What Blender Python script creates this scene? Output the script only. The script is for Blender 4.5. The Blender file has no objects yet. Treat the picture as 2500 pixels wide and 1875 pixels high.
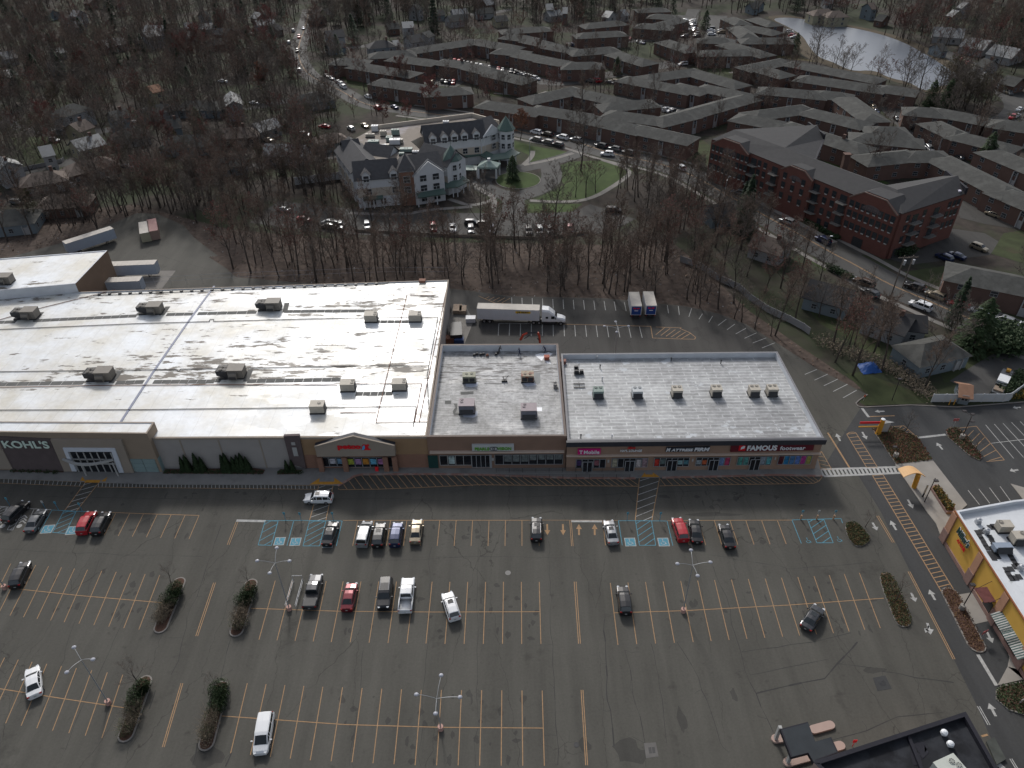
import bpy,bmesh,math,random
from math import sin,cos,tan,pi,radians as rad,atan2,hypot,sqrt
from mathutils import Vector,Matrix
SC=bpy.context.scene
COL=SC.collection
R=random.Random(7)
# ------------------------------------------------------------------ camera
PW,PH,FPX=2500.0,1875.0,1800.0
PITCH,ROLL,CAMH=rad(37.0),rad(-0.84),93.6
CAM_R=Matrix.Rotation(rad(90)-PITCH,3,'X')@Matrix.Rotation(ROLL,3,'Z')
cd=bpy.data.cameras.new("camera")
cam=bpy.data.objects.new("camera",cd)
COL.objects.link(cam)
cam.location=(0,0,CAMH)
cam.rotation_euler=CAM_R.to_euler()
cd.sensor_fit='HORIZONTAL';cd.sensor_width=36.0;cd.lens=FPX/PW*36.0
cd.clip_start=1.0;cd.clip_end=20000
SC.camera=cam
# ------------------------------------------------------------------ sky, sun, exposure
SUN_EL,SUN_AZ=rad(37),rad(-12)  # azimuth measured from +Y towards +X
world=bpy.data.worlds.new("World");SC.world=world
world.use_nodes=True
wn=world.node_tree
bg=wn.nodes['Background']
sky=wn.nodes.new('ShaderNodeTexSky');sky.sky_type='NISHITA';sky.sun_disc=False
sky.sun_elevation=SUN_EL;sky.sun_rotation=SUN_AZ
sky.air_density=1.0;sky.dust_density=3.0;sky.ozone_density=1.0
hsv=wn.nodes.new('ShaderNodeHueSaturation');hsv.inputs['Saturation'].default_value=0.5
wn.links.new(sky.outputs[0],hsv.inputs['Color']);wn.links.new(hsv.outputs[0],bg.inputs[0])
bg.inputs[1].default_value=0.14
ld=bpy.data.lights.new("sun",'SUN');ld.energy=2.3;ld.angle=rad(7);ld.color=(1,.97,.93)
sun=bpy.data.objects.new("sun",ld);COL.objects.link(sun)
sd=Vector((sin(SUN_AZ)*cos(SUN_EL),cos(SUN_AZ)*cos(SUN_EL),sin(SUN_EL)))
sun.rotation_euler=sd.to_track_quat('Z','Y').to_euler()
SC.view_settings.view_transform='Standard';SC.view_settings.look='None'
SC.view_settings.gamma=1.0;SC.view_settings.exposure=0.1
SC.cycles.max_bounces=5;SC.cycles.diffuse_bounces=2;SC.cycles.glossy_bounces=2
SC.cycles.transmission_bounces=2;SC.cycles.transparent_max_bounces=8
# ------------------------------------------------------------------ pixel -> place helpers
S=840/2212.0
def A(x,y):return(x*S,y*S)
def B(x,y):return(830+x*S,y*S)
def C(x,y):return(1660+x*S,y*S)
def D(x,y):return(x*S,620+y*S)
def E(x,y):return(830+x*S,620+y*S)
def F(x,y):return(1660+x*S,620+y*S)
def G(x,y):return(x*S,1245+y*S)
def H(x,y):return(830+x*S,1245+y*S)
def I(x,y):return(1660+x*S,1245+y*S)
SJ=420/2212.0
def J(x,y):return(x*SJ,1030+y*SJ)
def K(x,y):return(2100+x*300/2074.0,1000+y*300/2074.0)
def ray(p):
 v=Vector(((p[0]-PW/2)/FPX,(PH/2-p[1])/FPX,-1.0))
 return CAM_R@v
def gp(p,z=0.0):
 d=ray(p);t=(z-CAMH)/d.z
 return Vector((d.x*t,d.y*t,z))
class Wall:
 """vertical wall from a to b (seen from outside, a on the left); px() turns a pixel into (along, up)"""
 def __init__(s,a,b):
  s.a=Vector((a[0],a[1],0));s.b=Vector((b[0],b[1],0))
  s.L=(s.b-s.a).length;s.u=(s.b-s.a)/s.L
  s.n=Vector((s.u.y,-s.u.x,0))
  s.rot=atan2(s.u.y,s.u.x)
 def px(s,p):
  d=ray(p);o=Vector((0,0,CAMH))
  t=(s.a-o).dot(s.n)/d.dot(s.n);h=o+d*t
  return((h-s.a).dot(s.u),h.z)
 def pt(s,al,z,out=0.0):
  q=s.a+s.u*al+s.n*out
  return Vector((q.x,q.y,z))
 def M(s,al,z,out=0.0):
  return Matrix.Translation(s.pt(al,z,out))@Matrix.Rotation(s.rot,4,'Z')
# ------------------------------------------------------------------ materials
MATS={}
def newmat(name):
 m=bpy.data.materials.new(name);m.use_nodes=True
 nt=m.node_tree
 b=nt.nodes['Principled BSDF']
 return m,nt,b
def setspec(b,v):
 for k in('Specular IOR Level','Specular'):
  if k in b.inputs:b.inputs[k].default_value=v;return
def pm(name,col,rough=.8,var=.18,scale=1.0,spec=.3,metal=0.0,stretch=(1,1,1),coat=0.0,bump=0.0,dark=None,dthr=.62,dscale=.3):
 """plain procedural material: colour broken up by two noises, optional darker weathering"""
 if name in MATS:return MATS[name]
 m,nt,b=newmat(name);N=nt.nodes;L=nt.links
 tc=N.new('ShaderNodeTexCoord');mp=N.new('ShaderNodeMapping');mp.inputs['Scale'].default_value=stretch
 L.new(tc.outputs['Object'],mp.inputs[0])
 n1=N.new('ShaderNodeTexNoise');n1.inputs['Scale'].default_value=scale;n1.inputs['Detail'].default_value=6
 L.new(mp.outputs[0],n1.inputs['Vector'])
 mr=N.new('ShaderNodeMapRange');mr.inputs[1].default_value=.25;mr.inputs[2].default_value=.75
 mr.inputs[3].default_value=1-var;mr.inputs[4].default_value=1+var
 L.new(n1.outputs['Fac'],mr.inputs[0])
 mx=N.new('ShaderNodeMixRGB');mx.blend_type='MULTIPLY';mx.inputs[0].default_value=1
 mx.inputs[1].default_value=(*col,1);L.new(mr.outputs[0],mx.inputs[2])
 out=mx.outputs[0]
 if dark:
  n2=N.new('ShaderNodeTexNoise');n2.inputs['Scale'].default_value=dscale;n2.inputs['Detail'].default_value=8
  n2.inputs['Roughness'].default_value=.65
  L.new(mp.outputs[0],n2.inputs['Vector'])
  r2=N.new('ShaderNodeMapRange');r2.inputs[1].default_value=dthr-.06;r2.inputs[2].default_value=dthr+.06
  L.new(n2.outputs['Fac'],r2.inputs[0])
  m2=N.new('ShaderNodeMixRGB');m2.inputs[2].default_value=(*dark,1)
  L.new(r2.outputs[0],m2.inputs[0]);L.new(out,m2.inputs[1]);out=m2.outputs[0]
 L.new(out,b.inputs['Base Color'])
 b.inputs['Roughness'].default_value=rough;setspec(b,spec);b.inputs['Metallic'].default_value=metal
 if coat and 'Coat Weight'in b.inputs:
  b.inputs['Coat Weight'].default_value=coat;b.inputs['Coat Roughness'].default_value=.08
 if bump:
  bp=N.new('ShaderNodeBump');bp.inputs['Strength'].default_value=bump;bp.inputs['Distance'].default_value=.1
  L.new(n1.outputs['Fac'],bp.inputs['Height']);L.new(bp.outputs[0],b.inputs['Normal'])
 MATS[name]=m;return m
def brickmat(name,c1,c2,mortar,sx=1.0):
 if name in MATS:return MATS[name]
 m=pm(name,c1,.9,.2,.6)
 nt=m.node_tree;N=nt.nodes;L=nt.links;b=N['Principled BSDF']
 src=b.inputs['Base Color'].links[0].from_socket
 tc=N.new('ShaderNodeTexCoord');sep=N.new('ShaderNodeSeparateXYZ');L.new(tc.outputs['Object'],sep.inputs[0])
 add=N.new('ShaderNodeMath');add.operation='ADD';L.new(sep.outputs[0],add.inputs[0]);L.new(sep.outputs[1],add.inputs[1])
 cb=N.new('ShaderNodeCombineXYZ');L.new(add.outputs[0],cb.inputs[0]);L.new(sep.outputs[2],cb.inputs[1])
 br=N.new('ShaderNodeTexBrick');br.inputs['Scale'].default_value=2.0*sx
 br.inputs['Color1'].default_value=(*c1,1);br.inputs['Color2'].default_value=(*c2,1);br.inputs['Mortar'].default_value=(*mortar,1)
 br.inputs['Mortar Size'].default_value=.03
 L.new(cb.outputs[0],br.inputs['Vector'])
 mx=N.new('ShaderNodeMixRGB');mx.inputs[0].default_value=.6
 L.new(src,mx.inputs[1]);L.new(br.outputs['Color'],mx.inputs[2]);L.new(mx.outputs[0],b.inputs['Base Color'])
 return m
def asphalt(name,base,crack=True,stain=True,rough=.85):
 m,nt,b=newmat(name);N=nt.nodes;L=nt.links
 tc=N.new('ShaderNodeTexCoord');P=tc.outputs['Object']
 def noise(sc,det=6,ro=.6,vec=P):
  n=N.new('ShaderNodeTexNoise');n.inputs['Scale'].default_value=sc;n.inputs['Detail'].default_value=det
  n.inputs['Roughness'].default_value=ro;L.new(vec,n.inputs['Vector']);return n.outputs['Fac']
 def mrange(x,a,c,o1,o2):
  r=N.new('ShaderNodeMapRange');r.inputs[1].default_value=a;r.inputs[2].default_value=c
  r.inputs[3].default_value=o1;r.inputs[4].default_value=o2;L.new(x,r.inputs[0]);return r.outputs[0]
 def mul(x,y):
  q=N.new('ShaderNodeMath');q.operation='MULTIPLY';L.new(x,q.inputs[0]);L.new(y,q.inputs[1]);return q.outputs[0]
 mp=N.new('ShaderNodeMapping');mp.inputs['Scale'].default_value=(.35,.03,1);mp.inputs['Rotation'].default_value=(0,0,rad(3))
 L.new(P,mp.inputs[0])
 f=mrange(noise(.045,5),.3,.7,.86,1.14)
 f=mul(f,mrange(noise(1.0,5,.6,mp.outputs[0]),.35,.65,.86,1.12))  # paving lanes run down the lot
 f=mul(f,mrange(noise(3.0,6,.75),.3,.7,.88,1.12))
 if stain:
  f=mul(f,mrange(noise(.13,8,.66),.6,.7,1.0,.7))
  f=mul(f,mrange(noise(.45,7,.62),.63,.72,1.0,.68))
 if crack:
  wv=N.new('ShaderNodeTexNoise');wv.inputs['Scale'].default_value=.35;wv.inputs['Detail'].default_value=6
  L.new(P,wv.inputs['Vector'])
  add=N.new('ShaderNodeMixRGB');add.blend_type='LINEAR_LIGHT';add.inputs[0].default_value=1.4
  L.new(P,add.inputs[1]);L.new(wv.outputs['Color'],add.inputs[2])
  for sc,st,w,mth in((.09,(1,.22,1),.0022,.4),(.5,(1,.8,1),.012,.57)):
   m2=N.new('ShaderNodeMapping');m2.inputs['Scale'].default_value=st;L.new(add.outputs[0],m2.inputs[0])
   vo=N.new('ShaderNodeTexVoronoi');vo.feature='DISTANCE_TO_EDGE';vo.inputs['Scale'].default_value=sc
   L.new(m2.outputs[0],vo.inputs['Vector'])
   c=mrange(vo.outputs['Distance'],w*.4,w*1.6,.62,1.0)
   msk=mrange(noise(.03,4),mth,mth+.06,0,1)
   mm=N.new('ShaderNodeMixRGB');mm.inputs[1].default_value=(1,1,1,1);L.new(msk,mm.inputs[0]);L.new(c,mm.inputs[2])
   f=mul(f,mm.outputs[0])
 mx=N.new('ShaderNodeMixRGB');mx.blend_type='MULTIPLY';mx.inputs[0].default_value=1;mx.inputs[1].default_value=(*base,1)
 L.new(f,mx.inputs[2]);L.new(mx.outputs[0],b.inputs['Base Color'])
 b.inputs['Roughness'].default_value=rough;setspec(b,.25)
 MATS[name]=m;return m
# ------------------------------------------------------------------ mesh builder
class MB:
 def __init__(s):s.v=[];s.f=[];s.m=[]
 def add(s,vs,fs,mi=0,M=None):
  o=len(s.v)
  s.v+=[tuple(M@Vector(q))if M is not None else tuple(q)for q in vs]
  s.f+=[tuple(i+o for i in f)for f in fs];s.m+=[mi]*len(fs);return s
 def box(s,x0,x1,y0,y1,z0,z1,mi=0,M=None):
  return s.add([(x0,y0,z0),(x1,y0,z0),(x1,y1,z0),(x0,y1,z0),(x0,y0,z1),(x1,y0,z1),(x1,y1,z1),(x0,y1,z1)],
[(0,3,2,1),(4,5,6,7),(0,1,5,4),(1,2,6,5),(2,3,7,6),(3,0,4,7)],mi,M)
 def prism(s,poly,z0,z1,mi=0,M=None,top=True,bottom=True,ti=None):
  n=len(poly);ar=sum(poly[i][0]*poly[(i+1)%n][1]-poly[(i+1)%n][0]*poly[i][1]for i in range(n))
  if ar<0:poly=poly[::-1]
  vs=[(p[0],p[1],z0)for p in poly]+[(p[0],p[1],z1)for p in poly]
  s.add(vs,[(i,(i+1)%n,n+(i+1)%n,n+i)for i in range(n)],mi,M)
  o=len(s.v)-2*n
  if top:s.f.append(tuple(o+n+i for i in range(n)));s.m.append(mi if ti is None else ti)
  if bottom:s.f.append(tuple(o+n-1-i for i in range(n)));s.m.append(mi)
  return s
 def poly(s,pts,mi=0,M=None):return s.add(pts,[tuple(range(len(pts)))],mi,M)
 def cyl(s,p0,p1,r0,r1=None,n=8,mi=0,M=None,caps=True):
  p0=Vector(p0);p1=Vector(p1);r1=r0 if r1 is None else r1
  d=(p1-p0);
  if d.length<1e-6:return s
  d.normalize();a=Vector((0,0,1))if abs(d.z)<.9 else Vector((1,0,0))
  u=d.cross(a).normalized();w=d.cross(u)
  vs=[]
  for p,r in((p0,r0),(p1,r1)):
   for i in range(n):
    t=2*pi*i/n;vs.append(p+u*(cos(t)*r)+w*(sin(t)*r))
  fs=[(i,n+i,n+(i+1)%n,(i+1)%n)for i in range(n)]
  if caps:fs+=[tuple(range(n)),tuple(range(2*n-1,n-1,-1))]
  return s.add(vs,fs,mi,M)
 def tube(s,pts,r,n=6,mi=0,M=None):
  for i in range(len(pts)-1):s.cyl(pts[i],pts[i+1],r,r,n,mi,M)
  return s
 def ell(s,c,rx,ry,rz,nu=10,nv=6,mi=0,M=None):
  vs=[];fs=[]
  for j in range(nv+1):
   ph=-pi/2+pi*j/nv
   for i in range(nu):
    t=2*pi*i/nu;vs.append((c[0]+rx*cos(ph)*cos(t),c[1]+ry*cos(ph)*sin(t),c[2]+rz*sin(ph)))
  for j in range(nv):
   for i in range(nu):fs.append((j*nu+i,j*nu+(i+1)%nu,(j+1)*nu+(i+1)%nu,(j+1)*nu+i))
  return s.add(vs,fs,mi,M)
 def mesh(s,name,mats,smooth=False):
  me=bpy.data.meshes.new(name);me.from_pydata(s.v,[],s.f)
  for m in(mats if isinstance(mats,(list,tuple))else[mats]):me.materials.append(m)
  me.polygons.foreach_set('material_index',s.m)
  if smooth:me.polygons.foreach_set('use_smooth',[True]*len(s.f))
  me.update();return me
 def obj(s,name,mats,parent=None,smooth=False,**tags):
  o=bpy.data.objects.new(name,s.mesh(name,mats,smooth));COL.objects.link(o)
  if parent:o.parent=parent
  for k,v in tags.items():o[k]=v
  return o
def inst(name,mesh,parent=None,M=None):
 o=bpy.data.objects.new(name,mesh);COL.objects.link(o)
 if parent:o.parent=parent
 if M is not None:o.matrix_local=M
 return o
def thing(name,label,cat,loc=(0,0,0),rz=0.0,group=None):
 o=bpy.data.objects.new(name,None);COL.objects.link(o)
 o.location=loc;o.rotation_euler=(0,0,rz);o['label']=label;o['category']=cat
 if group:o['group']=group
 return o
def copytree(root,loc,rz,label,group=None,scale=None):
 r=root.copy();COL.objects.link(r);r.location=loc;r.rotation_euler=(0,0,rz);r['label']=label
 if group:r['group']=group
 if scale:r.scale=scale
 for ch in root.children:
  c=ch.copy();COL.objects.link(c);c.parent=r
  for g in ch.children:
   d=g.copy();COL.objects.link(d);d.parent=c
 return r
def textmesh(txt,size,extrude=.06,fat=0.0,shear=0.0,sx=1.0,sp=1.0):
 cu=bpy.data.curves.new('t','FONT');cu.body=txt;cu.size=size;cu.extrude=extrude;cu.offset=fat;cu.shear=shear
 cu.align_x='CENTER';cu.align_y='CENTER';cu.space_character=sp;cu.resolution_u=3
 o=bpy.data.objects.new('t',cu);COL.objects.link(o)
 dg=bpy.context.evaluated_depsgraph_get();me=bpy.data.meshes.new_from_object(o.evaluated_get(dg))
 bpy.data.objects.remove(o)
 for v in me.vertices:v.co.x*=sx
 return me
def text_on(wall,txt,p0,p1,mat,parent,out=.12,fat=0.0,shear=0.0,sp=1.0,name='lettering',extrude=.05):
 """text filling the box between pixels p0 (lower left) and p1 (upper right) on a wall"""
 wq=Wall(wall.a+wall.n*out,wall.b+wall.n*out);a=wq.px(p0);b=wq.px(p1);w=abs(b[0]-a[0]);h=abs(b[1]-a[1])
 me=textmesh(txt,1.0,extrude,fat,shear,1.0,sp)
 xs=[v.co.x for v in me.vertices];ys=[v.co.y for v in me.vertices]
 cw=max(xs)-min(xs);ch=max(ys)-min(ys);cx=(max(xs)+min(xs))/2;cy=(max(ys)+min(ys))/2
 for v in me.vertices:v.co=Vector(((v.co.x-cx)/cw*w,(v.co.y-cy)/ch*h,v.co.z))
 me.name=name;me.materials.append(mat)
 M=wall.M((a[0]+b[0])/2,(a[1]+b[1])/2,out)@Matrix.Rotation(rad(90),4,'X')
 o=bpy.data.objects.new(name,me);COL.objects.link(o);o.matrix_world=M
 if parent:o.parent=parent
 return o
def wbox(mb,wall,s0,s1,z0,z1,out0,out1,mi=0):
 """box lying against a wall: along s0..s1, up z0..z1, outwards out0..out1"""
 q=[wall.pt(s0,0,out0),wall.pt(s1,0,out0),wall.pt(s1,0,out1),wall.pt(s0,0,out1)]
 return mb.prism([(p.x,p.y)for p in q],z0,z1,mi)
def inpoly(p,poly):
 x,y=p[0],p[1];c=False;n=len(poly);j=n-1
 for i in range(n):
  xi,yi=poly[i][0],poly[i][1];xj,yj=poly[j][0],poly[j][1]
  if(yi>y)!=(yj>y)and x<(xj-xi)*(y-yi)/(yj-yi)+xi:c=not c
  j=i
 return c
def segdist(p,a,b):
 ax,ay,bx,by=a[0],a[1],b[0],b[1];dx,dy=bx-ax,by-ay
 t=max(0,min(1,((p[0]-ax)*dx+(p[1]-ay)*dy)/(dx*dx+dy*dy+1e-9)))
 return hypot(p[0]-ax-dx*t,p[1]-ay-dy*t)
BLOCKS=[]  # footprints that trees keep out of: (centre line a, b, half width)
LOTS=[]  # polygons that trees keep out of
def smooth_poly(pts,it=2,closed=True):
 for _ in range(it):
  q=[];n=len(pts);rng=range(n)if closed else range(n-1)
  if not closed:q.append(pts[0])
  for i in rng:
   a=pts[i];b=pts[(i+1)%n]
   q.append((a[0]*.75+b[0]*.25,a[1]*.75+b[1]*.25));q.append((a[0]*.25+b[0]*.75,a[1]*.25+b[1]*.75))
  if not closed:q.append(pts[-1])
  pts=q
 return pts
def W2(px,z=0):
 return[tuple(gp(p,z)[:2])for p in px]
def sheet(name,pts,z,mat,lot=False,**tags):
 """flat ground sheet from a polygon of world points"""
 mb=MB();mb.poly([(p[0],p[1],z)for p in pts]);me_o=mb.obj(name,mat)
 bm=bmesh.new();bm.from_mesh(me_o.data)
 for f in bm.faces:
  if f.normal.z<0:f.normal_flip()
 bmesh.ops.triangulate(bm,faces=bm.faces[:],ngon_method='BEAUTY');bm.to_mesh(me_o.data);bm.free()
 me_o['kind']='structure'
 for k,v in tags.items():me_o[k]=v
 if lot:LOTS.append(pts)
 return me_o
ZJ=random.Random(99)
def ribbon(mb,pts,w,z,mi=0):
 """strip of width w along world points"""
 n=len(pts);L=[];Rr=[];z=z+ZJ.random()*.0009
 for i in range(n):
  a=Vector(pts[max(i-1,0)]).xy;b=Vector(pts[min(i+1,n-1)]).xy
  d=(b-a).normalized();nn=Vector((-d.y,d.x));p=Vector(pts[i]).xy
  L.append(p+nn*w/2);Rr.append(p-nn*w/2)
 for i in range(n-1):
  mb.add([(*Rr[i],z),(*Rr[i+1],z),(*L[i+1],z),(*L[i],z)],[(0,1,2,3)],mi)
# ------------------------------------------------------------------ shared materials
M_ASPH=asphalt('lot_asphalt',(.068,.0655,.057))
M_ASPHN=asphalt('lane_asphalt',(.042,.043,.044),crack=False)
M_ROAD=asphalt('road_asphalt',(.058,.057,.055),crack=False)
M_BACK=asphalt('yard_asphalt',(.05,.048,.045))
M_CONC=pm('concrete_walk',(.17,.16,.148),.9,.15,.4,dark=(.2,.19,.17),dscale=.25)
M_CONC2=pm('concrete_pale',(.24,.225,.205),.9,.12,.5)
M_CONCD=pm('concrete_front',(.2,.195,.185),.9,.15,.4,dark=(.15,.145,.14),dscale=.25)
M_KERB=pm('kerb_concrete',(.2,.185,.17),.9,.15,1.2)
M_KERBR=pm('faded_red_kerb',(.27,.15,.12),.9,.2,1.2,dark=(.3,.25,.22),dscale=.5,dthr=.55)
M_YEL=pm('faded_yellow_paint',(.29,.18,.095),.8,.2,2.5,dark=(.13,.1,.07),dthr=.7,dscale=1.2)
M_ORG=pm('fresh_yellow_paint',(.45,.22,.035),.8,.2,2.5)
M_WHT=pm('white_paint',(.32,.32,.31),.8,.25,2.5,dark=(.12,.12,.12),dthr=.66,dscale=1.2)
M_BLU=pm('blue_paint',(.07,.22,.29),.8,.2,2.0,dark=(.08,.1,.11),dthr=.66,dscale=1.2)
M_MULCH=pm('mulch',(.075,.042,.03),1,.4,6)
M_GRND=pm('leaf_litter',(.036,.029,.024),1,.5,.35,dark=(.03,.037,.018),dthr=.51,dscale=.035)
M_WOODF=pm('wood_floor',(.066,.049,.04),1,.5,.8,dark=(.13,.11,.1),dthr=.66,dscale=.9)
M_LAWN=pm('lawn',(.036,.045,.018),1,.3,.25,dark=(.05,.042,.024),dthr=.62,dscale=.12)
M_LAWNB=pm('bright_lawn',(.04,.062,.018),1,.3,.25,dark=(.055,.056,.024),dthr=.64,dscale=.12)
M_BRICK=brickmat('apartment_brick',(.115,.068,.054),(.095,.056,.046),(.115,.085,.072))
M_BRICKD=brickmat('condominium_brick',(.125,.046,.036),(.1,.038,.03),(.11,.065,.052))
M_GLASS=pm('window_glass',(.03,.035,.04),.12,.1,1,spec=.6)
M_FRAMEW=pm('white_frame',(.34,.34,.33),.6,.08,2)
M_DARK=pm('dark_metal',(.03,.03,.032),.5,.15,2)
M_GALV=pm('galvanised_steel',(.42,.43,.45),.45,.12,2,metal=.5)
M_TYRE=pm('tyre_rubber',(.018,.018,.018),.85,.2,3)
M_RIM=pm('rim_alloy',(.4,.4,.41),.35,.1,3,metal=.7)
# ------------------------------------------------------------------ ground, woodland floor
g=MB();nx,ny=30,40
g.poly([(-4000,-200,0),(4000,-200,0),(4000,6000,0),(-4000,6000,0)])
g.obj('ground',M_GRND,kind='structure')
LOT=W2([(-500,1950),(-500,640),A(0,1658),A(80,1650),A(400,1560),A(740,1430),A(880,1370),A(1010,1375),A(1180,1450),A(1250,1530),A(1400,1645),D(1340,20),D(1450,90),D(1520,150),
E(-150,195),E(730,225),E(870,242),E(1090,272),E(1700,285),E(2210,335),F(80,345),F(250,385),F(430,455),F(620,570),F(870,732),
F(1135,868),F(1205,905),F(1145,948),F(1132,968),F(1180,985),F(1480,972),F(1780,985),F(2212,952),(2900,930),(2900,2300),(1250,2600),(-500,2300)])
sheet('parking_lot',LOT,.02,M_ASPH,lot=True)
WOOD=W2([(-700,560),(0,560),(120,520),(330,500),(560,560),(830,585),(1100,592),(1400,596),(1560,600),(1640,590),(1700,640),(1830,760),(1960,850),(2080,930),(2130,945),F(1135,868),(2000,940),(1860,860),(1670,760),(1500,740),(1200,730),(1050,715),(560,700),(-700,760)])
sheet('wood_floor',WOOD,.01,M_WOODF)
# newer darker lanes on the right
sheet('drive_lane',W2([F(1165,985),F(1480,974),F(1780,987),F(2212,954),(2900,932),(2900,2300),(2560,2400),I(2080,1660),I(1900,1240),I(1540,520),I(1290,10),F(1150,1430),F(930,1360),F(1070,1130)]),.026,M_ASPHN)
sheet('back_yard',W2([E(720,228),E(870,245),E(1090,276),E(1700,289),E(2200,338),F(80,349),F(250,389),F(420,455),F(560,560),F(640,640),E(1400,700),E(640,700),E(640,500)]),.026,M_BACK)
# ------------------------------------------------------------------ road markings
YEL,WHT,BLU,ORG=MB(),MB(),MB(),MB()
ZP=.034
def line(mb,a,b,w=.11,z=ZP):ribbon(mb,[gp(a),gp(b)],w,z)
def pline(mb,pts,w=.11,z=ZP):
 for i in range(len(pts)-1):line(mb,pts[i],pts[i+1],w,z)
def lerp(a,b,t):return(a[0]+(b[0]-a[0])*t,a[1]+(b[1]-a[1])*t)
def row(mb,ctl,w=.11,lo=None,hi=None,z=ZP):
 """ctl: [(index, top pixel, bottom pixel)...]: stall lines at every whole index, spaced along the ground"""
 c=[(i,gp(a),gp(b))for i,a,b in ctl]
 lo=c[0][0]if lo is None else lo;hi=c[-1][0]if hi is None else hi
 for i in range(lo,hi+1):
  k=0
  while k<len(c)-2 and i>c[k+1][0]:k+=1
  t=(i-c[k][0])/(c[k+1][0]-c[k][0])
  ribbon(mb,[c[k][1].lerp(c[k+1][1],t),c[k][2].lerp(c[k+1][2],t)],w,z)
def hatch(mb,q,n,skew=.5,w=.11,outline=True,mb2=None,z=ZP):
 """q: four pixels (top left, top right, bottom right, bottom left); n diagonal bars; skew in bar pitches"""
 P=[gp(p)for p in q]
 def at(u,v):return P[0].lerp(P[1],u).lerp(P[3].lerp(P[2],u),v)
 if outline:
  for i in range(4):ribbon(mb2 or mb,[P[i],P[(i+1)%4]],w,z)
 for i in range(-int(abs(skew))-1,n+int(abs(skew))+2):
  v0=(i+.5)/n;v1=v0-skew/n
  u0,u1=0.0,1.0
  if v0!=v1:
   for lim in(0.0,1.0):
    t=(lim-v0)/(v1-v0)
    if 0<t<1:
     if(v0<0 and lim==0)or(v0>1 and lim==1):u0=max(u0,t)
     if(v1<0 and lim==0)or(v1>1 and lim==1):u1=min(u1,t)
  va=v0+(v1-v0)*u0;vb=v0+(v1-v0)*u1
  if va<-.001 or va>1.001 or vb<-.001 or vb>1.001 or u1<=u0:continue
  ribbon(mb,[at(u0,va),at(u1,vb)],w,z)
def ladder(mb,q,n,w=.11,lean=0.0,rails=None,z=ZP):
 P=[gp(p)for p in q]
 for i in range(n+1):
  t=i/n;t2=t+lean/n
  if t2>1 or t2<0:continue
  ribbon(mb,[P[0].lerp(P[1],t),P[3].lerp(P[2],t2)],w,z)
 for a,b in((P[0],P[1]),(P[3],P[2])):ribbon(rails or mb,[a,b],w,z)
def arrow(mb,tail,tip,w=.3,hw=.95,z=ZP,head=.45):
 a=gp(tail);b=gp(tip);L=(b-a).length;d=(b-a)/L;n=Vector((-d.y,d.x,0));m=a+d*L*(1-head)
 f=lambda p:(p.x,p.y,z)
 mb.add([f(a-n*w/2),f(m-n*w/2),f(m+n*w/2),f(a+n*w/2)],[(0,1,2,3)])
 mb.add([f(m-n*hw/2),f(b),f(m+n*hw/2)],[(0,1,2)])
# front rows
row(YEL,[(0,G(655,20),G(580,160)),(7,G(1280,36),G(1215,188))])
pline(YEL,[G(560,10),G(900,24),G(1280,36)])
row(YEL,[(0,H(115,68),H(82,232)),(10,H(1170,68),H(1170,232)),(11,H(1276,68),H(1281,232))])
pline(YEL,[H(20,68),H(640,67),H(1225,67)]);pline(YEL,[H(1280,66),H(1790,68)],.07)
for dx in(-5,5):line(YEL,H(1482+dx,68),H(1494+dx,233),.1)
line(YEL,H(1690,75),H(1707,228));pline(YEL,[H(2105,70),I(120,68),I(400,67),I(720,66)])
row(YEL,[(-1,I(20,72),I(60,228)),(0,I(120,70),I(165,226)),(5,I(627,70),I(683,220))])
for dx in(-6,6):line(YEL,G(1524+dx,78),G(1467+dx,225),.1)
line(WHT,G(1520,69),G(1708,73),.5);line(WHT,H(1487,72),H(1685,73),.5)
# blue bays
def access(p,s=1.25,dirn=None,bg=True):
 c=gp(p);u=Vector((1,0,0));v=Vector((0,1,0))
 if dirn:v=(gp(dirn[0])-gp(dirn[1])).normalized();v.z=0;u=Vector((v.y,-v.x,0))
 f=lambda x,y,z=ZP:tuple(c+u*x*s+v*y*s+Vector((0,0,z)))
 if bg:
  WHT.add([f(-.72,-.72),f(.72,-.72),f(.72,.72),f(-.72,.72)],[(0,1,2,3)])
  BLU.add([f(-.62,-.62,ZP+.004),f(.62,-.62,ZP+.004),f(.62,.62,ZP+.004),f(-.62,.62,ZP+.004)],[(0,1,2,3)])
 mb=WHT if bg else BLU;zz=ZP+.008 if bg else ZP
 pts=[(-.05+.28*cos(t),-.15+.28*sin(t))for t in[rad(a)for a in range(150,371,20)]]
 ribbon(mb,[f(x,y,0)for x,y in pts],.07*s,zz)
 ribbon(mb,[f(-.08,.38,0),f(-.06,.02,0),f(.2,.0,0),f(.3,-.32,0),f(.42,-.3,0)],.08*s,zz)
 mb.add([f(-.08+.09*cos(t),.48+.09*sin(t),zz)for t in[i*pi/4 for i in range(8)]],[tuple(range(8))])
pline(BLU,[H(1790,70),H(1950,70),H(2103,72)]);line(BLU,H(1790,70),H(1815,228));line(BLU,H(2103,72),H(2140,230))
hatch(BLU,[H(1900,71),H(2003,71),H(2030,228),H(1925,228)],4,1.6)
access(H(1866,207));access(H(2080,207))
pline(BLU,[G(1705,70),G(1950,68),G(2200,72)]);line(BLU,G(1888,72),G(1845,230));line(BLU,G(2200,72),G(2162,232))
hatch(BLU,[G(1705,70),G(1788,72),G(1745,228),G(1660,226)],3,1.1);hatch(BLU,[G(1990,72),G(2095,72),G(2055,232),G(1948,232)],4,1.6)
for x,y in((1798,202),(1900,205),(2110,218)):access(G(x,y),1.2,(G(1888,72),G(1845,230)))
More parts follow.
